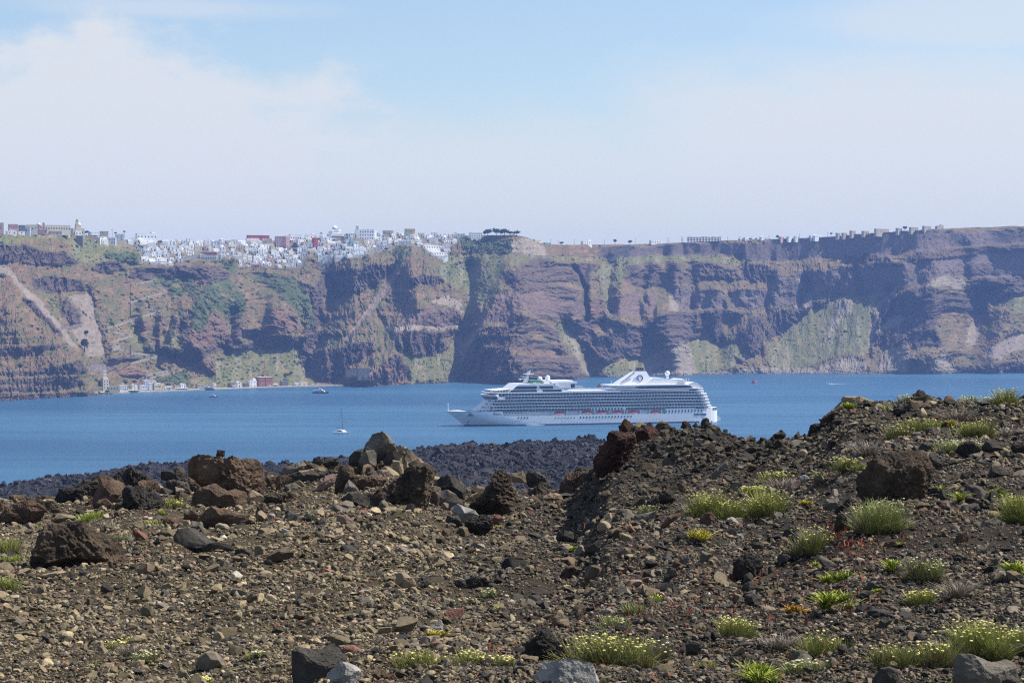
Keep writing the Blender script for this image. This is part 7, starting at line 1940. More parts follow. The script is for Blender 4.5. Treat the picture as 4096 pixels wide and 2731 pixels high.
# unfinished concrete frame
xc = 2816; d = float(cliff_D(xc, float(np.interp(xc, CX, CR_)) + 1)); p = P(xc, float(np.interp(xc, CX, CR_)), d); k_ = d / F
fr = empty('unfinished_building', p); tag(fr, 'unfinished concrete skeleton with bare posts and one open arch on the right rim', 'building')
conc = simple('bare_concrete', (.13,.105,.095), .9, .1, var=.2)
for fl in (0, 1):
    m = MB(); m.box(-68*k_, 68*k_, 0, 12, 8.5*k_*(fl+1) - .3, 8.5*k_*(fl+1) + .3); m.build('floor_slab', conc, fr)
pm = MB(); pm.box(-.35, .35, -.35, .35, -2, 8.5*k_*2); pme = pm.mesh('post', conc)
for i in range(23):
    link('post', pme, fr, ((-66 + 6 * i) * k_, .6, 0))
    if i % 2: link('post', pme, fr, ((-66 + 6 * i) * k_, 11, 0))
m = MB()
for cxa in (-55, -5, 8, 38, 66):
    rr_ = 4.2 if cxa != 66 else 5.2
    for i in range(9):
        a0, a1 = math.pi * i / 9, math.pi * (i + 1) / 9
        m.tube(((cxa + rr_ * math.cos(a0)) * k_, .6, 17.2 * k_ + rr_ * k_ * .7 * math.sin(a0)), ((cxa + rr_ * math.cos(a1)) * k_, .6, 17.2 * k_ + rr_ * k_ * .7 * math.sin(a1)), .3, n=4)
m.build('arch_rib', conc, fr)
# walls of an old works against the tuff
house(2398, 2470, 984, 1028, 'grey', 'ruined grey works with small black windows against the tuff wall', floors=3, wins=3, roof='none', yaw=0, deep=5, door=False)
house(2470, 2520, 980, 1012, 'grey', 'grey ruined wall with a tall dark doorway right of the works', floors=2, wins=2, roof='none', yaw=0, deep=5)

# ---- harbour
def qh(u, v): return 320 + u / 4.3556, 1480 + v / 4.3556
def shoreD(x): return float(CAMZ * F / (np.interp(x, [a for a, b in SHORE], [b for a, b in SHORE]) - YH))
def Hh(u0, u1, v0, v1, c, lab, off=6, **k):
    a, b = qh(u0, v0); e, f = qh(u1, v1); xc = (a + e) / 2
    k.setdefault('yaw', .05)
    return house(a, e, b, f, c, lab, dist=shoreD(xc) + off, **k)
r, W, H, fh = Hh(370, 540, 155, 330, 'cream', 'tall cream stepped building with a roof frame at the left of the harbour', 14, floors=3, wins=2, roof='none', yaw=.1, deep=14)
m = MB(); m.box(-W*.42, W*.36, .5, 12, H - .75, H + 1.2)
m.build('parapet', WALLC['cream'], r)
m = MB()
for i in range(4):
    for j in (0, 1): m.box(-W*.3 + i * W*.17 - .15, -W*.3 + i * W*.17 + .15, 3 + j * 5, 3.3 + j * 5, H + 1, H + 10.2)
m.box(-W*.32, W*.24, 2.9, 8.5, H + 9.6, H + 10.2); m.box(-W*.32, W*.24, 2.9, 8.5, H + 5.6, H + 5.9); m.build('roof_frame', WALLC['white'], r)
Hh(320, 680, 285, 345, 'beige', 'long beige base with dark openings under the tall cream harbour building', 10, floors=1, wins=7, arch=True)
Hh(120, 215, 195, 290, 'white', 'white broken-topped house on the rock left of the harbour', 16, floors=2, wins=3)
Hh(235, 330, 375, 435, 'white', 'low white kiosk at the very left end of the quay', 5, floors=1, wins=2)
Hh(335, 440, 375, 420, 'cream', 'low cream shelter with awnings at the left end of the quay', 6, floors=1, wins=2, awning=True)
Hh(680, 860, 268, 350, 'white', 'white harbour taverna with a turquoise awning in front', 8, floors=2, wins=4)
Hh(780, 1050, 340, 375, 'cream', 'low cream pergola row along the quay', 4, floors=1, wins=6, awning=True)
Hh(890, 1020, 245, 340, 'white', 'white gable-ended house behind the pergola row', 14, floors=2, wins=1, roof='vault')
Hh(1045, 1195, 260, 370, 'bluish white', 'bluish white cubic house left of the tallest harbour houses', 10, floors=2, wins=4)
Hh(1095, 1280, 180, 260, 'white', 'upper row of white cave houses behind the tallest harbour houses', 30, floors=2, wins=5, sink=14)
Hh(1190, 1280, 225, 365, 'white', 'tall white three-storey house at the centre of the harbour', 9, floors=3, wins=3)
Hh(1275, 1350, 175, 300, 'cream', 'cream house with a round vault above the tall white harbour house', 22, floors=2, wins=2, roof='vault', sink=14)
Hh(1300, 1500, 305, 365, 'cream', 'cream harbour hall with a row of square pillars', 7, floors=1, wins=6, yaw=.04)
Hh(1400, 1470, 245, 310, 'cream', 'cream tower room on top of the pillared harbour hall', 12, floors=1, wins=1, sink=14)
Hh(1340, 1420, 222, 310, 'white', 'small white house behind the pillared harbour hall', 20, floors=2, wins=2, sink=12)
Hh(1490, 1620, 280, 355, 'white', 'white boathouse right of the pillared hall', 7, floors=1, wins=3, awning=True)
Hh(1640, 1750, 270, 330, 'beige', 'beige ruin between the boathouse and the white harbour chapel', 10, floors=1, wins=2)
Hh(1745, 1860, 232, 310, 'white', 'white two-domed chapel house with parasols in front', 8, floors=2, wins=2, roof='vault')
Hh(1640, 1890, 308, 345, 'white', 'row of white parasol terraces below the chapel house', 4, floors=1, wins=5, awning=True)
Hh(2030, 2180, 238, 300, 'beige', 'sandy store house behind the moored day-trip ship', 14, floors=1, wins=2)
def q3(u, v): return 780 + u / 3.675, 1480 + v / 3.675
def Hq(u0, u1, v0, v1, c, lab, off=7, **k):
    a, b = q3(u0, v0); e, f = q3(u1, v1); k.setdefault('yaw', .05)
    return house(a, e, b, f, c, lab, dist=shoreD((a + e) / 2) + off, **k)
Hq(260, 330, 180, 262, 'white', 'small white chapel with a pointed belfry right of the day-trip ship', roof='gable', floors=1, wins=1, name='chapel', cat='chapel')
Hq(495, 600, 190, 250, 'grey', 'grey shed behind the yellow awning', 12, floors=1, wins=1)
Hq(535, 615, 222, 255, 'white', 'white stall with a yellow awning on the stone pier', floors=1, wins=2, awning=True)
Hq(610, 700, 160, 250, 'white', 'white gabled boathouse with a blue panel on its roof', floors=2, wins=1, roof='gable')
Hq(720, 790, 195, 250, 'grey', 'grey low house between two white harbour houses', floors=1, wins=1)
Hq(785, 925, 148, 250, 'white', 'large white harbour house with stepped roofs left of the red brick building', floors=2, wins=2, roof='stair', yaw=.2)
r, W, H, fh = Hq(925, 1172, 100, 248, 'brick red', 'red brick factory with a tall chimney and arched doorway on the quay', 8, floors=2, wins=6, arch=True, yaw=.12, name='brick_factory', cat='factory', deep=16)
m = MB(); m.tube((W*.12, 12, H - 1), (W*.12, 12, H + 25 / 1.0 * .82), 1.05, .75, 10); m.build('chimney', WALLC['brick red'], r)
m = MB(); m.box(-W*.5 - .25, W*.5 + .25, -.3, 16.3, H - .35, H + .12); m.build('roof_rim', WALLC['cream'], r)
m = MB(); m.box(-W*.02 - .3, -W*.02 + .3, -.35, 0, -6, H - .5); m.build('pilaster', WALLC['brick red'], r)
Hq(1140, 1240, 205, 245, 'white', 'white cafe with a red and cream awning beside the brick factory', floors=1, wins=3, awning=True)
Hq(1260, 1385, 150, 240, 'grey', 'ruined grey stone house with stepped walls right of the brick factory', 10, floors=2, wins=2, roof='none')
Hq(1450, 1545, 185, 240, 'bluish white', 'pale low house right of the ruined stone house', floors=1, wins=2)
Hq(1540, 1670, 168, 240, 'cream', 'cream square house with a rounded corner tree, far right of the harbour', floors=1, wins=1)
Hq(1725, 1755, 198, 225, 'white', 'tiny white hut on the end of the harbour path', floors=1, wins=1)
house(545, 551, 1268, 1280, 'white', 'tiny white hut halfway up the zigzag path', floors=1, wins=2, yaw=0, deep=3, sink=3)
house(1385, 1490, 1478, 1486, 'grey', 'long low grey wall house on the ledge above the rocks right of the harbour', floors=1, wins=5, yaw=0, deep=4)
house(1430, 1480, 1472, 1500, 'grey', 'half-ruined grey house on the ledge, taller one', floors=2, wins=3, yaw=0, deep=4)
# quay
qm = MB(); stone_m = simple('quay_stone', (.36,.33,.28), .9, .15, var=.25, scale=.3)
qp = [(372, 1577), (500, 1571), (760, 1561), (940, 1554.5), (1024, 1551.5), (1180, 1547.5), (1375, 1543.5)]
for (a, ya), (b, yb) in zip(qp[:-1], qp[1:]):
    A_, B_ = at_sea(a, ya + 1.5), at_sea(b, yb + 1.5)
    n_ = np.array((-(B_ - A_)[1], (B_ - A_)[0], 0)); n_ /= np.linalg.norm(n_); n_ *= 16
    vs = [A_ + (0,0,-2), B_ + (0,0,-2), B_ + n_ + (0,0,-2), A_ + n_ + (0,0,-2), A_ + (0,0,1.5), B_ + (0,0,1.5), B_ + n_ + (0,0,1.6), A_ + n_ + (0,0,1.6)]
    qm.add(vs, [(0,3,2,1),(4,5,6,7),(0,1,5,4),(1,2,6,5),(2,3,7,6),(3,0,4,7)])
tag(qm.build('quay', stone_m), kind='structure')
# zigzag path with its outer wall
zz = [[(1200,570),(1120,590),(1040,605)], [(1040,605),(1150,620),(1275,640)], [(1272,663),(1180,690),(1080,722),(985,748)], [(985,750),(1100,770),(1240,798)], [(1245,802),(1150,836),(1060,866),(960,900),(860,930),(785,955)], [(785,957),(900,978),(1012,998)], [(1012,1000),(930,1026),(825,1058)], [(915,1075),(845,1095)], [(845,1097),(950,1112),(1060,1138),(1200,1158)], [(1190,1162),(1100,1185),(1000,1212)], [(1350,1275),(1240,1300),(1090,1342)], [(1300,1270),(1180,1290),(1060,1330)]]
pm_ = MB()
for ln in zz:
    pts = []
    for (u0, v0), (u1, v1) in zip(ln[:-1], ln[1:]):
        for t in np.linspace(0, 1, 9)[:-1]: pts.append(pp(1, [(u0 + (u1-u0)*t, v0 + (v1-v0)*t)])[0])
    pts.append(pp(1, [ln[-1]])[0])
    X_ = np.array([a for a, b in pts]); Y_ = np.array([b for a, b in pts])
    dd = cliff_D(X_, Y_); dd = np.minimum(np.convolve(np.pad(dd, 3, mode='edge'), np.ones(7)/7, 'valid'), dd) - 1.2
    W_ = P(X_, Y_, dd)
    rings = []
    for q_ in W_:
        rings.append([q_ + (0, -.3, -3.2), q_ + (0, .25, -3.2), q_ + (0, 5, -.2), q_ + (0, 5, .1), q_ + (0, .35, .1), q_ + (0, .3, 1.3), q_ + (0, -.3, 1.3)])
    pm_.loft(rings)
tag(pm_.build('path', simple('path_stone', (.30,.265,.22), .9, .15, var=.2, scale=.2)), kind='structure')

# ---- trees on the rim and in the harbour
leafT = simple('tree_leaves', (.052,.066,.032), .8, .15, var=.4, scale=1.5)
leafP = simple('palm_leaves', (.055,.070,.030), .7, .2, var=.3, scale=1.5)
barkT = simple('tree_bark', (.10,.075,.055), .9, .1, var=.3, scale=2)
tr_ = np.random.default_rng(31)
def leaf_cloud(c, rad, n, size):
    """many small leaf clumps spread through the crown"""
    d = tr_.normal(size=(n, 3)); d /= np.linalg.norm(d, axis=1, keepdims=True)
    r_ = tr_.random((n, 1)) ** .45
    q_ = d * r_ * np.array(rad) * (1 + .35 * vnoise(d * 2.1 + tr_.uniform(0, 50), 3)[:, None])
    V, Fc = ICO_V, ICO_F
    v = V[None] * (size * tr_.uniform(.6, 1.5, (n, 1, 1))) * (1 + tr_.uniform(-.4, .4, (n, 12, 1))) * np.array((1, 1, .7)) + (q_ + np.array(c))[:, None]
    return v.reshape(-1, 3), (Fc[None] + (np.arange(n) * 12)[:, None, None]).reshape(-1, 3)
def tree(x, yt, yb, wpx, label, dist=None, blobs=4, name='tree', group=None, lean=0):
    rimy = float(np.interp(x, CX, CR_))
    d = float(cliff_D(x, max(yb, rimy + .5))) if dist is None else dist
    p = P(x, yb, d); k_ = d / F; H = (yb - yt) * k_; W = wpx * k_
    r = empty(name, p); tag(r, label, 'tree', group)
    m = MB(); m.tube((0, 0, -1.5), (lean, 0, H * .55), .05 * H, .025 * H, 7)
    for i in range(4):
        a = 2 * math.pi * i / 4 + .4; m.tube((lean * .7, 0, H * .38), (lean + W * .3 * math.cos(a), W * .3 * math.sin(a), H * .72), .022 * H, .01 * H, 5)
    m.build('trunk', barkT, r)
    vs, fs = [], []; off = 0
    for i in range(blobs):
        cx_ = (i + .5) / blobs - .5
        v, f = leaf_cloud((lean + cx_ * W * .72, tr_.uniform(-.15, .15) * W, H * (.70 + tr_.uniform(-.08, .08) - .18 * abs(cx_))), (W * .5 / (blobs ** .55), W * .3, H * .27), 60, .052 * (W + H) * .5 + .12)
        vs.append(v); fs.append(f + off); off += len(v)
    link('crown', mesh_np('crown', np.concatenate(vs), np.concatenate(fs), leafT), r)
    return r
def qt(u, v): return 1700 + u / 3.36, 860 + v / 3.36
for u0, u1, v0, v1, lab, bl in ((780, 905, 190, 285, 'round-crowned tree, leftmost of the big trees on the rim', 4), (905, 1010, 175, 282, 'flat-topped umbrella tree, tallest of the big trees on the rim', 4), (995, 1140, 182, 285, 'broad dark tree in the middle of the big trees on the rim', 5), (1110, 1180, 215, 282, 'low tree filling the gap among the big trees on the rim', 3), (1175, 1280, 210, 280, 'sparse leaning tree, rightmost of the big trees on the rim', 4)):
    a, b = qt(u0, v0); e, f = qt(u1, v1); tree((a + e) / 2, b, f, e - a, lab, blobs=bl, name='umbrella_tree', group='big trees on the rim')
a, b = qt(1835, 360); tree(a, b, b + 13, 17, 'small round tree alone on the rim right of the layered outcrop')
for x, yt, yb, w_, lab in ((2460, 955, 977, 13, 'dark upright cypress-like tree alone on the right rim'), (3110, 940, 956, 13, 'dark round tree behind the small pinkish house'), (3620, 905, 925, 17, 'dark round tree among the cream villas'), (3325, 930, 941, 10, 'small dark tree left of the cream villas'), (2980 + 22, 953, 961, 14, 'low bushy tree right of the white cube house'), (3024, 953, 960, 10, 'low rounded bush tree between two pale houses of the right rim'), (345, 922, 938, 22, 'dark spreading tree right of the yellow cathedral'), (462, 928, 937, 12, 'small round tree under the utility pole on the left rim'), (2520, 968, 986, 18, 'leafy tree at the edge above the tuff wall')):
    rimy = float(np.interp(x, CX, CR_)); dy = min(0, rimy + 1 - yb) if x > 2100 else 0
    tree(x, yt + dy, yb + dy, w_, lab, blobs=3)
for x, yt, yb, w_, lab in ((1178, 975, 1000, 26, 'dark green tree filling a court under the tall brown block'), (1330, 996, 1012, 18, 'dark tree in a court in the lower middle of the town'), (1545, 990, 1004, 16, 'dark shrub tree at the lower right of the town'), (1752, 955, 972, 22, 'dark tree below the gabled church'), (560, 982, 1000, 30, 'broad green tree at the left edge of the town'), (640, 962, 975, 18, 'dark tree between houses on the left of the town')):
    tree(x, yt, yb, w_, lab, blobs=3)
for x, yt, yb, w_, lab in ((428, 1556, 1575, 22, 'dark green tree left of the quay behind the kiosk'), (538, 1520, 1536, 22, 'round dark tree behind the harbour houses'), (338, 1352, 1408, 30, 'tall dark tree standing in the pale scree on the left'), (345, 1320, 1346, 18, 'dark bush tree above the tall one in the pale scree'), (1145, 1492, 1512, 24, 'dark green tree up-slope right of the brick factory'), (1165, 1485, 1500, 14, 'small dark tree touching the one right of the brick factory'), (1213, 1532, 1545, 18, 'round clipped tree at the cream square harbour house'), (1816, 1344, 1360, 18, 'single green bush tree in the valley below the pale pillar rock')):
    tree(x, yt, yb, w_, lab, dist=(shoreD(x) + 14) if yb > 1515 and x < 1300 else None, blobs=3)
def palm(x, yt, yb, w_, lab):
    rimy = float(np.interp(x, CX, CR_)); d = float(cliff_D(x, max(yb, rimy + .5))) - 2; p = P(x, yb, d); k_ = d / F; H = (yb - yt) * k_; W = w_ * k_
    r = empty('palm_tree', p); tag(r, lab, 'palm tree')
    m = MB(); m.tube((0, 0, -2), (0, 0, H * .78), .28, .22, 7); m.build('trunk', barkT, r)
    m = MB()
    for i in range(26):
        a = 2 * math.pi * i / 26 * 3.1; el = .9 - 1.5 * (i / 26)
        dx, dy = math.cos(a), math.sin(a); L_ = W * .5
        p0 = np.array((0, 0, H * .78)); p1 = p0 + np.array((dx * L_ * .6 * math.cos(el), dy * L_ * .6 * math.cos(el), L_ * .6 * math.sin(el))); p2 = p0 + np.array((dx * L_ * math.cos(el), dy * L_ * math.cos(el), L_ * (math.sin(el) - .35)))
        s_ = np.array((-dy, dx, 0)) * .35
        m.add([p0 - s_, p0 + s_, p1 + s_, p1 - s_, p2], [(0, 1, 2, 3), (3, 2, 4)])
    m.build('crown', leafP, r)
palm(497, 920, 946, 17, 'tall palm on the skyline at the left of the town')
palm(1284, 927, 952, 17, 'tall palm left of the white domed cathedral')
palm(1388, 933, 952, 12, 'small palm just right of the white domed cathedral'); palm(1407, 934, 952, 11, 'small palm between the domed cathedral and the tall hotel')
palm(1534, 938, 958, 12, 'palm among white houses right of the tall hotel')
palm(1513, 982, 1002, 10, 'slim palm in the lower right of the town')
# utility poles on the rim
polem = simple('pole_wood', (.09,.075,.065), .9, .1, var=.2)
pr_ = None
for x, yt, lab in ((449, 917, 'tall utility pole with a crossbar on the left rim'), (2203, 958, 'utility pole right of the layered outcrop, first of the line'), (2232, 962, 'utility pole left of the small round tree'), (2297, 957, 'utility pole left of the pale two-storey house'), (2418, 956, 'utility pole left of the cypress-like tree'), (2543, 953, 'utility pole left of the three-gabled house'), (2668, 949, 'utility pole right of the three-gabled house'), (2675, 953, 'shorter utility pole right of the three-gabled house'), (2911, 946, 'utility pole right of the concrete skeleton'), (2959, 945, 'utility pole behind the low grey-white house'), (3008, 944, 'utility pole right of the white cube house'), (3076, 941, 'utility pole behind the rounded-roof house'), (3198, 935, 'utility pole behind the bright white flat house'), (3311, 929, 'utility pole left of the cream villas')):
    rimy = float(np.interp(x, CX, CR_)); yb = rimy + 1; d = float(cliff_D(x, rimy + 1)); p = P(x, yb, d); H = (yb - yt) / F * d
    r = empty('utility_pole', p); tag(r, lab, 'utility pole', 'utility poles on the rim')
    m = MB(); m.tube((0, 0, -2), (0, 0, H), .24, .16, 6); m.build('pole', polem, r)
    m = MB(); m.box(-1.3, 1.3, -.12, .12, H - .9, H - .65); m.build('crossbar', polem, r)
# lattice mast
x = 2729; rimy = float(np.interp(x, CX, CR_)); d = float(cliff_D(x, rimy + 1)); p = P(x, rimy + 1, d); r = empty('lattice_mast', p); tag(r, 'twin-legged transformer mast left of the concrete skeleton', 'mast')
m = MB(); H = 26 / F * d
for sx in (-1, 1): m.tube((sx * 1.3, 0, -1), (sx * 1.3, 0, H), .2, .2, 5)
m.build('legs', polem, r)
m = MB(); m.box(-1.6, 1.6, -.15, .15, H - .4, H - .1); m.box(-1.5, 1.5, -.15, .15, H * .55, H * .55 + .3); m.box(-1, 1, -.7, .7, H * .3, H * .42); m.build('crossbar', polem, r)

# ---- labels for the houses of the town
LMH = [(315, 915, 'yellow cathedral'), (588, 940, 'arched hall with the tower block'), (1035, 948, 'crimson roof-top building'), (1130, 966, 'tall brown block'), (830, 1022, 'dark red arcaded house'), (1264, 970, 'narrow deep red house'), (1348, 935, 'white domed cathedral'), (1462, 936, 'tall hotel with the tower'), (1640, 922, 'ochre skyline block'), (1249, 1011, 'mustard house'), (1475, 990, 'cream church tower'), (1735, 958, 'gabled white church'), (1725, 995, 'broad right-corner hotel'), (1408, 968, 'blue-green fronted house'), (1184, 947, 'colonnaded skyline house'), (1284, 940, 'tall palm by the domed cathedral'), (1178, 988, 'dark court tree'), (560, 990, 'broad green tree at the edge')]
usedh = set(o.get('label') for o in col.objects if o.get('label'))
NUM = ['one', 'one', 'two', 'three', 'four', 'five', 'six', 'seven', 'eight', 'nine', 'ten']
for h in HOUSES:
    if h['named']: continue
    rf = {'flat': 'flat-roofed', 'vault': 'barrel-vaulted', 'stair': 'flat-roofed', 'dome': 'domed', 'none': 'plain', 'gable': 'gabled'}[h['roof']]
    ft = ['with a canvas awning'] if h['aw'] else ['with a front terrace'] if h['terrace'] else ['with arched openings'] if h['arch'] else ['with a roof room'] if h['roof'] == 'stair' else []
    szw = 'wide' if h['w'] > 25 else 'narrow' if h['w'] < 16 else ''
    cand = sorted((math.hypot(h['x'] - a, (h['y'] - b) * 2.2), a, b, t) for a, b, t in LMH)
    done = False
    for dist, a, b, t in cand[:9]:
        dx, dy = h['x'] - a, h['y'] - b
        near = 'just ' if dist < 45 else '' if dist < 130 else 'well '
        vv_ = 'below' if dy > 0 else 'above'; hh_ = 'left of' if dx < 0 else 'right of'
        rel = vv_ if abs(dy) * 2.2 > abs(dx) * 2.2 else hh_ if abs(dx) > abs(dy) * 5 else f'{vv_} and {hh_}'
        for desc in (f"{szw} {h['c']} {rf} house {ft[0] if ft else ''}", f"{szw} {h['c']} {h['fl']}-storey house {ft[0] if ft else ''}", f"{h['c']} {rf} {h['fl']}-storey house", f"{szw} {h['c']} house"):
            lab = ' '.join(f'{desc} {near}{rel} the {t}'.split())
            if lab not in usedh and len(lab.split()) <= 16:
                usedh.add(lab); h['o']['label'] = lab; done = True; break
        if done: break
    if not done: h['o']['label'] = f"{h['c']} {rf} house in the crowded middle of the town"
    h['o']['group'] = 'whitewashed houses of the cliff-top town'
# ------------------------------------------------------------------ plants on the hill
stem_m = tinted('plant_stems', rough=.75, spec=.15, scale=8, var=.2)
flower_m = simple('yellow_flower', (.62,.56,.20), .8, .1, var=.25, scale=40)
flower_w = simple('cream_flower', (.56,.53,.30), .8, .1, var=.2, scale=40)
pg_ = np.random.default_rng(61)
PLANT_LM = []
def blades(n, w, h, d, spread, lean, tint_lo, tint_hi, tint_dead, dead, seg=3, wpx=.9, short=.5, base_r=.6):
    """n thin curved blades rising from a disc; returns verts, faces, tints and tip positions"""
    a = pg_.uniform(0, 2*math.pi, n); r = np.sqrt(pg_.random(n)) * w * .5 * base_r
    bx, by = r * np.cos(a), r * np.sin(a)
    out = np.stack([np.cos(a), np.sin(a)], 1) * (r / (w * .5 + 1e-6))[:, None] * spread + pg_.normal(0, lean, (n, 2))
    L_ = h * (short + (1.08 - short) * pg_.random(n) ** .7)
    ww = wpx * d / F * 4 * pg_.uniform(.4, .95, n) * .5
    ang = pg_.uniform(0, math.pi, n); sx, sy = np.cos(ang) * ww, np.sin(ang) * ww
    vs = []; ts = []
    dd = (pg_.random(n) < dead)[:, None]
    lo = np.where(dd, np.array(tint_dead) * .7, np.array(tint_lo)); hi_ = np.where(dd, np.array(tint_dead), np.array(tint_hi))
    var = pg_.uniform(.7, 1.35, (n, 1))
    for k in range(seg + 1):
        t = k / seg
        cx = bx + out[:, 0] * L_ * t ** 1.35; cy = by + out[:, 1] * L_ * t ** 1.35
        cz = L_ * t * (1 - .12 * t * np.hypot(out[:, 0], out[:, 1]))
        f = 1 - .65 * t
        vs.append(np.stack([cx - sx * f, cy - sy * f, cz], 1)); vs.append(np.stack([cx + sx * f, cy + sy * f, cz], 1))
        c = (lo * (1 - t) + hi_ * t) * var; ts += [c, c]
    V = np.stack(vs, 1).reshape(-1, 3); T = np.stack(ts, 1).reshape(-1, 3)
    m_ = 2 * (seg + 1)
    f0 = np.array([(2*k, 2*k+1, 2*k+3, 2*k+2) for k in range(seg)])
    Fc = (f0[None] + (np.arange(n) * m_)[:, None, None]).reshape(-1, 4)
    tips = np.stack([cx, cy, cz], 1)
    return V, Fc, T, tips
GREEN = dict(tint_lo=(.115,.125,.040), tint_hi=(.370,.385,.105))
SILVER = dict(tint_lo=(.120,.130,.052), tint_hi=(.360,.385,.140))
LIME = dict(tint_lo=(.095,.130,.022), tint_hi=(.330,.385,.050))
YEL = dict(tint_lo=(.180,.150,.020), tint_hi=(.480,.400,.045))
DEADC = (.165,.130,.095)
def heads_mesh(pts, size):
    n = len(pts); s = size * pg_.uniform(.65, 1.25, n)
    v = ICO_V[None] * s[:, None, None] * np.array((1, 1, .62)) * (1 + pg_.uniform(-.22, .22, (n, 12, 1))) + pts[:, None]
    return v.reshape(-1, 3), (ICO_F[None] + (np.arange(n) * 12)[:, None, None]).reshape(-1, 3)
_hv, _hf = ico(1)
HEAD = {}
def plant(cx, yb, wf, hf, kind, label, words=None, dens=1.0, fl=None, name='flowering_shrub', dead=.28):
    """cx, yb, wf, hf in the photo scaled to 2352 px width"""
    k = 4096 / 2352.
    x, y, w_, h_ = cx * k, yb * k, wf * k * .84, hf * k * .84
    p = ground_P(x, y); d = float(p[1]); W, H = w_ / F * d, h_ / F * d
    r = empty(name, p); tag(r, label, 'plant' if name != 'flowering_shrub' else 'shrub', None)
    area = w_ * h_
    n = int(np.clip(area * .062 * dens, 36, 1900))
    if kind == 'dry':
        V, Fc, T, tips = blades(int(n * .8), W, H, d, .8, .8, (.15,.125,.10), (.32,.28,.225), (.20,.16,.12), .4, short=.35, base_r=.8)
        link('dry_stems', mesh_np('dry_stems', V, Fc, stem_m, T), r)
    else:
        tn = {'green': GREEN, 'silver': SILVER, 'lime': LIME, 'yellow': YEL}[kind]
        vs, fs, ts, tp = [], [], [], []; off = 0
        nc = int(np.clip(w_ / 42, 2, 6))              # a shrub is several tufts grown together
        for i in range(nc):
            ox = (i + .5) / nc - .5 + pg_.uniform(-.12, .12); sc = pg_.uniform(.62, 1.05) * (1 - .35 * abs(ox))
            o_ = np.array((ox * W * .85, pg_.uniform(-.3, .3) * W * .6, -.01))
            cw = W * pg_.uniform(.45, .75) if nc > 2 else W * .8
            for nn_, hh_, sp_, ln_, sh_, wp_, br_, dk in ((n / nc, H * .98 * sc, .6, .26, .4, .8, .6, 1.0), (n / nc * .9, H * .5 * sc, .9, .5, .25, .95, .95, .88)):
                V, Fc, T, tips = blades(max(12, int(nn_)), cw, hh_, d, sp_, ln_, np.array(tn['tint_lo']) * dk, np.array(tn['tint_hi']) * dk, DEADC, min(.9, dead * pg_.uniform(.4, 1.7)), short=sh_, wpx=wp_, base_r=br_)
                vs.append(V + o_); fs.append(Fc + off); ts.append(T); off += len(V)
                if dk == 1.0: tp.append(tips + o_)
        tips = np.concatenate(tp)
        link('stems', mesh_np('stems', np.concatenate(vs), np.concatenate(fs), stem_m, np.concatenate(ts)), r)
        if fl:
            top = tips[tips[:, 2] > H * .42]
            nf = min(fl, len(top)); pts = top[pg_.choice(len(top), nf, replace=False)] if nf else top
            px_head = 7 + 5.5 * max(0, (20 - d) / 8)
            hs = px_head / F * d * .5
            if nf > 24 and area > 30000 * .9 and nf <= 100:
                # heads big enough in the photo to count
                key = round(hs, 3)
                hv = ICO_V * hs * np.array((1, 1, .6))
                hm_ = mesh_np('flower_head', _hv * hs * np.array((1, 1, .55)) * (1 + .16 * vnoise(_hv * 3, 5))[:, None], _hf, flower_m)
                for q_ in pts:
                    o = link('flower_head', hm_, r, q_); s_ = pg_.uniform(.7, 1.3); o.scale = (s_, s_, s_)
            elif nf:
                v, f = heads_mesh(pts, hs)
                link('blossom', mesh_np('blossom', v, f, flower_m if kind != 'silver' else flower_w), r)
    if words: PLANT_LM.append((x, y - h_ * .5, words))
    return r
def spurge(cx, yb, wf, hf, label, words=None, kind='lime', name='spurge'):
    """leafy bright green rosettes"""
    k = 4096 / 2352.
    x, y, w_, h_ = cx * k, yb * k, wf * k, hf * k
    p = ground_P(x, y); d = float(p[1]); W, H = w_ / F * d, h_ / F * d
    r = empty(name, p); tag(r, label, 'plant')
    tn = {'lime': LIME, 'yellow': YEL, 'orange': dict(tint_lo=(.20,.09,.02), tint_hi=(.42,.22,.04))}[kind]
    ns = max(5, int(w_ / 9)); vs, fs, ts = [], [], []; off = 0
    for i in range(ns):
        a = pg_.uniform(0, 2*math.pi); rr = math.sqrt(pg_.random()) * W * .45
        V, Fc, T, _ = blades(26, W * .10, H * pg_.uniform(.35, .62), d, .8, .75, tn['tint_lo'], tn['tint_hi'], (.30,.24,.05), .10, seg=2, wpx=2.3, short=.5)
        V = V + np.array((rr * math.cos(a), rr * math.sin(a), H * pg_.uniform(0, .42)))
        vs.append(V); fs.append(Fc + off); ts.append(T); off += len(V)
    link('leaves', mesh_np('leaves', np.concatenate(vs), np.concatenate(fs), stem_m, np.concatenate(ts)), r)
    if words: PLANT_LM.append((x, y - h_ * .5, words))
    return r
plant(1400, 1538, 190, 112, 'green', 'big shrub covered in flat yellow flower heads beside the pale rock at the bottom', 'big yellow-flowered shrub', fl=95, dead=.42)
plant(1455, 1432, 60, 46, 'silver', 'small silvery grass tuft above the big yellow-flowered shrub', fl=0, name='grass_tuft')
plant(1415, 1470, 90, 48, 'silver', 'grey-green flowering clump right behind the big yellow-flowered shrub', fl=22)
plant(1505, 1508, 70, 62, 'silver', 'thin grey twiggy clump right of the big yellow-flowered shrub', fl=8, dead=.6)
plant(1690, 1468, 95, 72, 'green', 'round green shrub with scattered buds in the lower right middle', 'round budding shrub', fl=50, dead=.15)
plant(1650, 1178, 145, 84, 'green', 'wide yellow-budded shrub, left part of the long shrub row on the right slope', 'wide shrub of the long row', fl=120)
plant(1590, 1165, 50, 40, 'dry', 'dry grey twigs at the left end of the long shrub row', name='dry_shrub')
plant(1728, 1142, 80, 52, 'green', 'bright green shrub at the upper right of the long shrub row', fl=60, dead=.12)
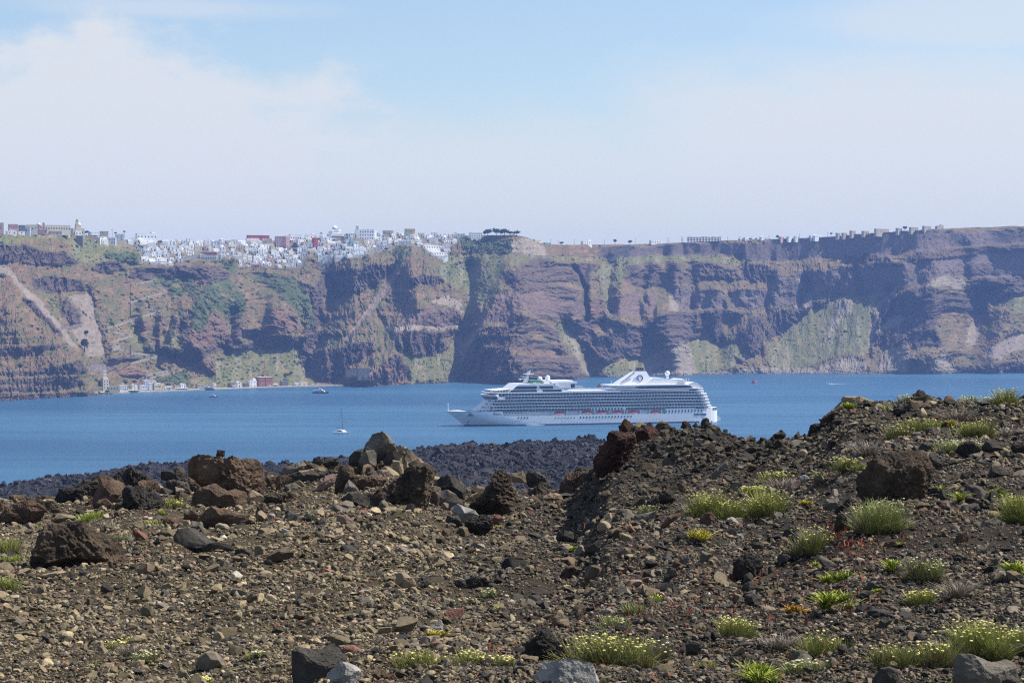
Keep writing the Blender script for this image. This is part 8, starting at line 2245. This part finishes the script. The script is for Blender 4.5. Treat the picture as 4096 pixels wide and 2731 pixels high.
plant(1762, 1192, 105, 78, 'green', 'dense budding shrub at the lower right end of the long shrub row', 'dense shrub ending the long row', fl=90, dead=.18)
plant(1783, 1100, 85, 58, 'green', 'yellowish shrub with brown twigs above the long shrub row', fl=60, dead=.4)
plant(1800, 1120, 70, 36, 'dry', 'brown dry shrub tucked under the yellowish one', name='dry_shrub')
plant(1872, 1268, 105, 84, 'green', 'rounded olive shrub left of the half-hidden black boulder', 'rounded olive shrub', fl=55, dead=.32)
plant(2013, 1228, 115, 108, 'silver', 'tall grey-green shrub with long flower stalks before the largest black boulder', 'tall stalky shrub', fl=60, dead=.1)
plant(1945, 1090, 80, 48, 'green', 'low yellow-green shrub left of the largest black boulder', fl=45)
plant(1990, 1050, 60, 44, 'dry', 'brown twiggy shrub above the largest black boulder', name='dry_shrub')
plant(2120, 980, 110, 52, 'green', 'long dark green shrub left of the yellow spurge on the upper slope', fl=40, dead=.3)
plant(2078, 988, 60, 36, 'green', 'small olive shrub at the left of the long dark green one', fl=20, dead=.4)
plant(2248, 1004, 90, 66, 'green', 'dark bushy shrub right of the yellow spurge on the upper slope', 'dark bushy shrub of the upper slope', fl=60, dead=.2)
plant(2195, 965, 70, 40, 'dry', 'dry brown shrub on the upper slope below the skyline', name='dry_shrub', fl=0)
plant(2243, 928, 84, 36, 'green', 'green shrub standing against the water on the right skyline', 'green shrub on the right skyline', fl=40, dead=.08)
plant(2312, 950, 58, 56, 'green', 'thin stalked shrub at the right end of the skyline', fl=30, dead=.3)
plant(2085, 930, 60, 34, 'silver', 'white-flowered stalks between the flat slab and the black knob on the skyline', fl=25, name='flower_stalks')
plant(2212, 1036, 120, 48, 'silver', 'broad pale shrub full of tiny flowers above the crumbly black boulder', fl=120, dead=.1)
plant(2320, 1000, 60, 36, 'dry', 'grey dry shrub at the right edge below the skyline', name='dry_shrub')
plant(2342, 1215, 80, 118, 'green', 'tall green shrub cut by the right edge of the view', 'tall shrub at the right edge', fl=50, dead=.08)
plant(2113, 1395, 62, 48, 'green', 'dense green cushion shrub dotted with tiny white flowers', 'dense green cushion shrub', fl=50, dead=.05, dens=1.5)
plant(2125, 1348, 92, 88, 'silver', 'tall twiggy shrub with cream heads behind the green cushion shrub', fl=60, dead=.5)
plant(2205, 1392, 62, 50, 'dry', 'grey-brown dying shrub right of the green cushion shrub', name='dry_shrub')
plant(2185, 1360, 50, 28, 'green', 'green top growth on the dying shrub right of the cushion', dead=.2, name='grass_tuft')
plant(1895, 1492, 120, 62, 'green', 'wide low green shrub above the bottom edge, right of centre', 'wide low green shrub', fl=24, dead=.2)
plant(1845, 1536, 120, 46, 'silver', 'silvery mat of tiny white flowers at the bottom, right of centre', 'silvery white-flowered mat', fl=45, dead=.05)
plant(2060, 1532, 120, 78, 'green', 'olive tangled shrub at the left of the long bottom-right hedge', fl=30, dead=.38)
plant(2150, 1530, 120, 86, 'green', 'brown-stemmed middle part of the long bottom-right hedge', fl=26, dead=.6)
plant(2250, 1505, 150, 118, 'green', 'large yellow-flowered shrub above the rock in the bottom right corner', 'large yellow-flowered shrub at the right', fl=90, dead=.12)
plant(2335, 1495, 70, 100, 'green', 'yellow-flowered shrub cut by the bottom right edge', fl=40, dead=.15)
plant(965, 1550, 130, 52, 'green', 'low yellow-flowered patch right of the light grey lined stone', 'low yellow-flowered patch', fl=26, dead=.2)
plant(1085, 1562, 130, 46, 'green', 'low yellow-flowered patch left of the jet black boulder at the bottom', fl=28, dead=.25)
plant(1165, 1566, 60, 36, 'green', 'small yellow-flowered clump touching the pale rock at the bottom', fl=24, dead=.25)
plant(588, 1526, 62, 46, 'silver', 'grey-green tuft on the gravel left of the flat-topped block', fl=14, name='grass_tuft', dead=.3)
plant(283, 1492, 76, 36, 'green', 'pale yellowish tuft on the gravel at the lower left', 'pale yellowish tuft at the lower left', fl=40, dead=.1)
plant(300, 1510, 62, 34, 'dry', 'dry brown tuft below the pale yellowish one', name='dry_shrub')
plant(335, 1522, 60, 40, 'silver', 'reddish and green tuft right of the dry brown one', fl=24, name='grass_tuft')
plant(215, 1518, 34, 24, 'green', 'small green sprig left of the dry brown tuft', name='grass_tuft')
plant(470, 1572, 80, 24, 'green', 'yellow-flowered fringe at the bottom edge on the left', fl=50, dead=.1)
plant(212, 1202, 60, 42, 'lime', 'bright green tuft behind the large jagged boulder', 'bright green tuft on the left', dead=.05, name='grass_tuft', dens=1.4)
plant(250, 1215, 70, 30, 'dry', 'grey dry shrub right of the bright green tuft', name='dry_shrub')
plant(285, 1240, 58, 36, 'silver', 'grey-green shrub touching the right shoulder of the large jagged boulder', dead=.2)
plant(340, 1215, 64, 36, 'green', 'green low shrub between the tufts and the charcoal slab', dead=.1)
plant(322, 1205, 30, 20, 'lime', 'tiny lime tuft beside the green low shrub', name='grass_tuft', dead=.05)
plant(372, 1192, 30, 20, 'lime', 'lime sprig under the steep black lava boulder', name='grass_tuft', dead=.05)
plant(404, 1172, 46, 40, 'green', 'soft green shrub right of the steep black lava boulder', fl=20, dead=.15)
plant(15, 1270, 70, 66, 'green', 'green shrub cut by the left edge', 'green shrub at the left edge', dead=.12)
plant(22, 1298, 46, 36, 'lime', 'lime tuft below the green shrub at the left edge', dead=.05, name='grass_tuft')
plant(12, 1345, 60, 48, 'green', 'lower green shrub cut by the left edge', dead=.12)
plant(60, 1290, 50, 30, 'green', 'small olive shrub between the left edge and the jagged boulder', dead=.2)
plant(80, 1200, 40, 24, 'green', 'small green clump left of the bright green tuft', dead=.2, name='grass_tuft')
plant(553, 1262, 40, 16, 'silver', 'faint grey tuft beside the charcoal slab', name='grass_tuft')
plant(1062, 1394, 72, 26, 'silver', 'pale green cushion behind the red-brown smooth-topped boulder', fl=26, dead=.05)
plant(1130, 1372, 50, 26, 'silver', 'cream-flowered sprig right of the spongy black lava lump', fl=20, name='grass_tuft')
plant(865, 1318, 56, 22, 'dry', 'white bleached twigs left of the tan domed stone', name='dry_shrub')
plant(1130, 1120, 16, 18, 'dry', 'tiny bleached twig by the black lump below the beige slab', name='dry_shrub')
plant(1490, 1170, 52, 44, 'silver', 'thin stalks with yellow buds left of the black flat-topped block', fl=16, dead=.4)
plant(1795, 1488, 100, 36, 'dry', 'tangle of silver-grey dry twigs left of the wide low green shrub', 'tangle of dry twigs', name='dry_shrub')
plant(1510, 1372, 44, 34, 'lime', 'small green sprig with buds in the middle of the right slope', fl=8, name='grass_tuft', dead=.05)
plant(1620, 1520, 70, 30, 'green', 'flat green cushion near the bottom right of the big shrub', dead=.15)
plant(1345, 1530, 40, 50, 'green', 'thin green stalks at the left of the big yellow-flowered shrub', fl=8)
plant(1875, 1180, 26, 26, 'silver', 'small silvery sprig below the pale blocky stone', name='grass_tuft')
plant(1975, 1085, 60, 22, 'lime', 'yellow-green fringe at the left foot of the largest black boulder', name='grass_tuft')
plant(1890, 1118, 40, 30, 'silver', 'cream-headed sprig left of the pale blocky stone', fl=10, name='flower_stalks')
plant(2050, 990, 30, 60, 'silver', 'stalks with cream heads among stones on the upper right', fl=12, name='flower_stalks')
spurge(1610, 1242, 50, 34, 'yellow spurge below the brown pitted block', 'yellow spurge below the row', kind='yellow')
spurge(1922, 1342, 62, 38, 'lime green spurge, upper one of a pair on the dark ash', 'upper lime spurge of the pair')
spurge(1922, 1412, 74, 62, 'larger lime green spurge, lower one of a pair on the dark ash', 'larger lime spurge')
spurge(2058, 1312, 46, 34, 'lime green spurge touching an upright slate post of rock')
spurge(2157, 1126, 28, 24, 'small lime spurge beside the dark lump')
spurge(2212, 1174, 34, 32, 'lime spurge below the dark lump on the right')
spurge(2293, 1142, 30, 26, 'yellow-green spurge near the tall shrub at the right edge')
spurge(2338, 1352, 50, 36, 'lime spurge cut by the right edge')
spurge(1750, 1568, 100, 58, 'yellow-green spurge with fat seed heads at the bottom edge', 'fat-headed spurge at the bottom')
spurge(1002, 1492, 54, 28, 'yellow spurge in the gravel left of the jet black boulder', kind='yellow')
spurge(1316, 1272, 22, 16, 'tiny lime sprig left of the purplish grey slab')
spurge(1146, 1212, 14, 8, 'tiny lime speck in the hollow')
spurge(1828, 1418, 50, 34, 'orange-leaved withered spurge left of the larger lime one', kind='orange')
spurge(2184, 972, 42, 24, 'bright yellow spurge on the upper slope', kind='yellow')
spurge(1962, 946, 46, 26, 'lime tuft under the pale flat slab on the skyline')
spurge(2030, 950, 30, 20, 'lime tuft right of the one under the flat slab')
spurge(1852, 1178, 30, 24, 'yellow and orange spurge under the pale blocky stone', kind='yellow')
spurge(1745, 1172, 30, 18, 'orange patch inside the dense shrub ending the long row', kind='orange')
spurge(1138, 1428, 24, 12, 'small lime tuft right of the red-brown smooth-topped boulder')
spurge(1880, 1292, 26, 16, 'small lime tuft under the rounded olive shrub')
spurge(2070, 1245, 24, 12, 'small lime tuft above the tawny rough stone')
spurge(2015, 1375, 20, 14, 'small lime tuft right of the larger lime spurge')
spurge(1618, 1282, 14, 10, 'tiny green speck right of the round coal-black boulder')
# red stonecrop: spikes and mats nobody could count
n = 5200
px = np.concatenate([pg_.normal(c, s, int(n * f)) for c, s, f in ((3390, 60, .12), (3200, 260, .22), (2700, 330, .26), (2500, 380, .16), (3700, 200, .12), (700, 260, .06), (2150, 140, .06))])
py = np.concatenate([pg_.normal(c, s, int(n * f)) for c, s, f in ((2140, 45, .12), (2420, 170, .22), (2400, 150, .26), (2590, 90, .16), (2160, 170, .12), (2230, 110, .06), (2640, 50, .06))])
clp = fbm(P3(px / 60, py / 40), 3, 401)
k = (py < 2760) & (py > lerp_tab(CREST, px) + 12) & (clp > -.12); px, py = px[k], py[k]
gp = ground_P(px, py); d_ = gp[:, 1]
hh = pg_.lognormal(math.log(11), .5, len(px)) / F * d_; ww = 2.6 / F * d_
a = pg_.uniform(0, math.pi, len(px)); lx_, ly_ = pg_.normal(0, .25, (2, len(px))) * hh
v0 = gp + np.stack([-np.cos(a)*ww, -np.sin(a)*ww, -.01*np.ones(len(px))], 1); v1 = gp + np.stack([np.cos(a)*ww, np.sin(a)*ww, -.01*np.ones(len(px))], 1)
v2 = gp + np.stack([np.cos(a)*ww*.7+lx_, np.sin(a)*ww*.7+ly_, hh], 1); v3 = gp + np.stack([-np.cos(a)*ww*.7+lx_, -np.sin(a)*ww*.7+ly_, hh], 1)
V = np.stack([v0, v1, v2, v3], 1).reshape(-1, 3); Fq = np.arange(len(px) * 4).reshape(-1, 4)
tcol = np.array((.30, .035, .022)) * pg_.uniform(.4, 1.25, (len(px), 1)) + (pg_.random((len(px), 1)) < .25) * np.array((.12, .10, .02))
tag(link('red_stonecrop', mesh_np('red_stonecrop', V, Fq, stem_m, np.repeat(tcol, 4, 0))), kind='stuff')
# ------------------------------------------------------------------ labels for the stones: look first, then what they lie beside
LM = [(r['x'], r['y'], r['words']) for r in ROCKS if r['words']] + [(x, y, wd) for x, y, wd in PLANT_LM]
used_labels = set(o.get('label') for o in col.objects if o.get('label'))
COLW = {'umber': 'dark brown', 'brown': 'brown', 'red': 'dark red', 'rust': 'brick red', 'black': 'black', 'dark': 'charcoal', 'grey': 'grey', 'tan': 'tan', 'pink': 'pinkish', 'pale': 'pale grey'}
def rel_words(dx, dy):
    h = 'left of' if dx < 0 else 'right of'
    v = 'behind' if dy < 0 else 'in front of'
    if abs(dx) > 2.2 * abs(dy): return [h]
    if abs(dy) > 2.2 * abs(dx): return [v]
    return [('behind and ' if dy < 0 else 'in front and ') + h]
def unique_label(desc, x, y, own=None):
    cand = sorted((math.hypot(x - a, (y - b) * 1.6), a, b, wd) for a, b, wd in LM if wd != own)
    for dist, a, b, wd in cand[:14]:
        near = 'just ' if dist < 160 else '' if dist < 420 else 'well '
        for rw in rel_words(x - a, y - b):
            lab = f'{desc} {near}{rw} the {wd}'
            if lab not in used_labels and len(lab.split()) <= 16:
                used_labels.add(lab); return lab
    return None
for r in ROCKS:
    if r['o'].get('label'): continue
    asp = r['w'] / r['h']
    shp = 'holed' if r['style'] == 'clinker' else ('thin' if asp > 2.2 else 'flat' if asp > 1.6 else 'upright' if asp < .95 else 'angular')
    szw = 'small' if max(r['w'], r['h']) < 45 else 'medium' if max(r['w'], r['h']) < 75 else 'large'
    noun = 'stone' if szw == 'small' else 'rock'
    lab = None
    for d_ in (f"{szw} {COLW[r['mat']]} {shp} {noun}", f"{COLW[r['mat']]} {shp} {noun}", f"{szw} {COLW[r['mat']]} {noun}", f"{shp} {COLW[r['mat']]} lump"):
        lab = unique_label(d_, r['x'], r['y'])
        if lab: break
    r['o']['label'] = lab
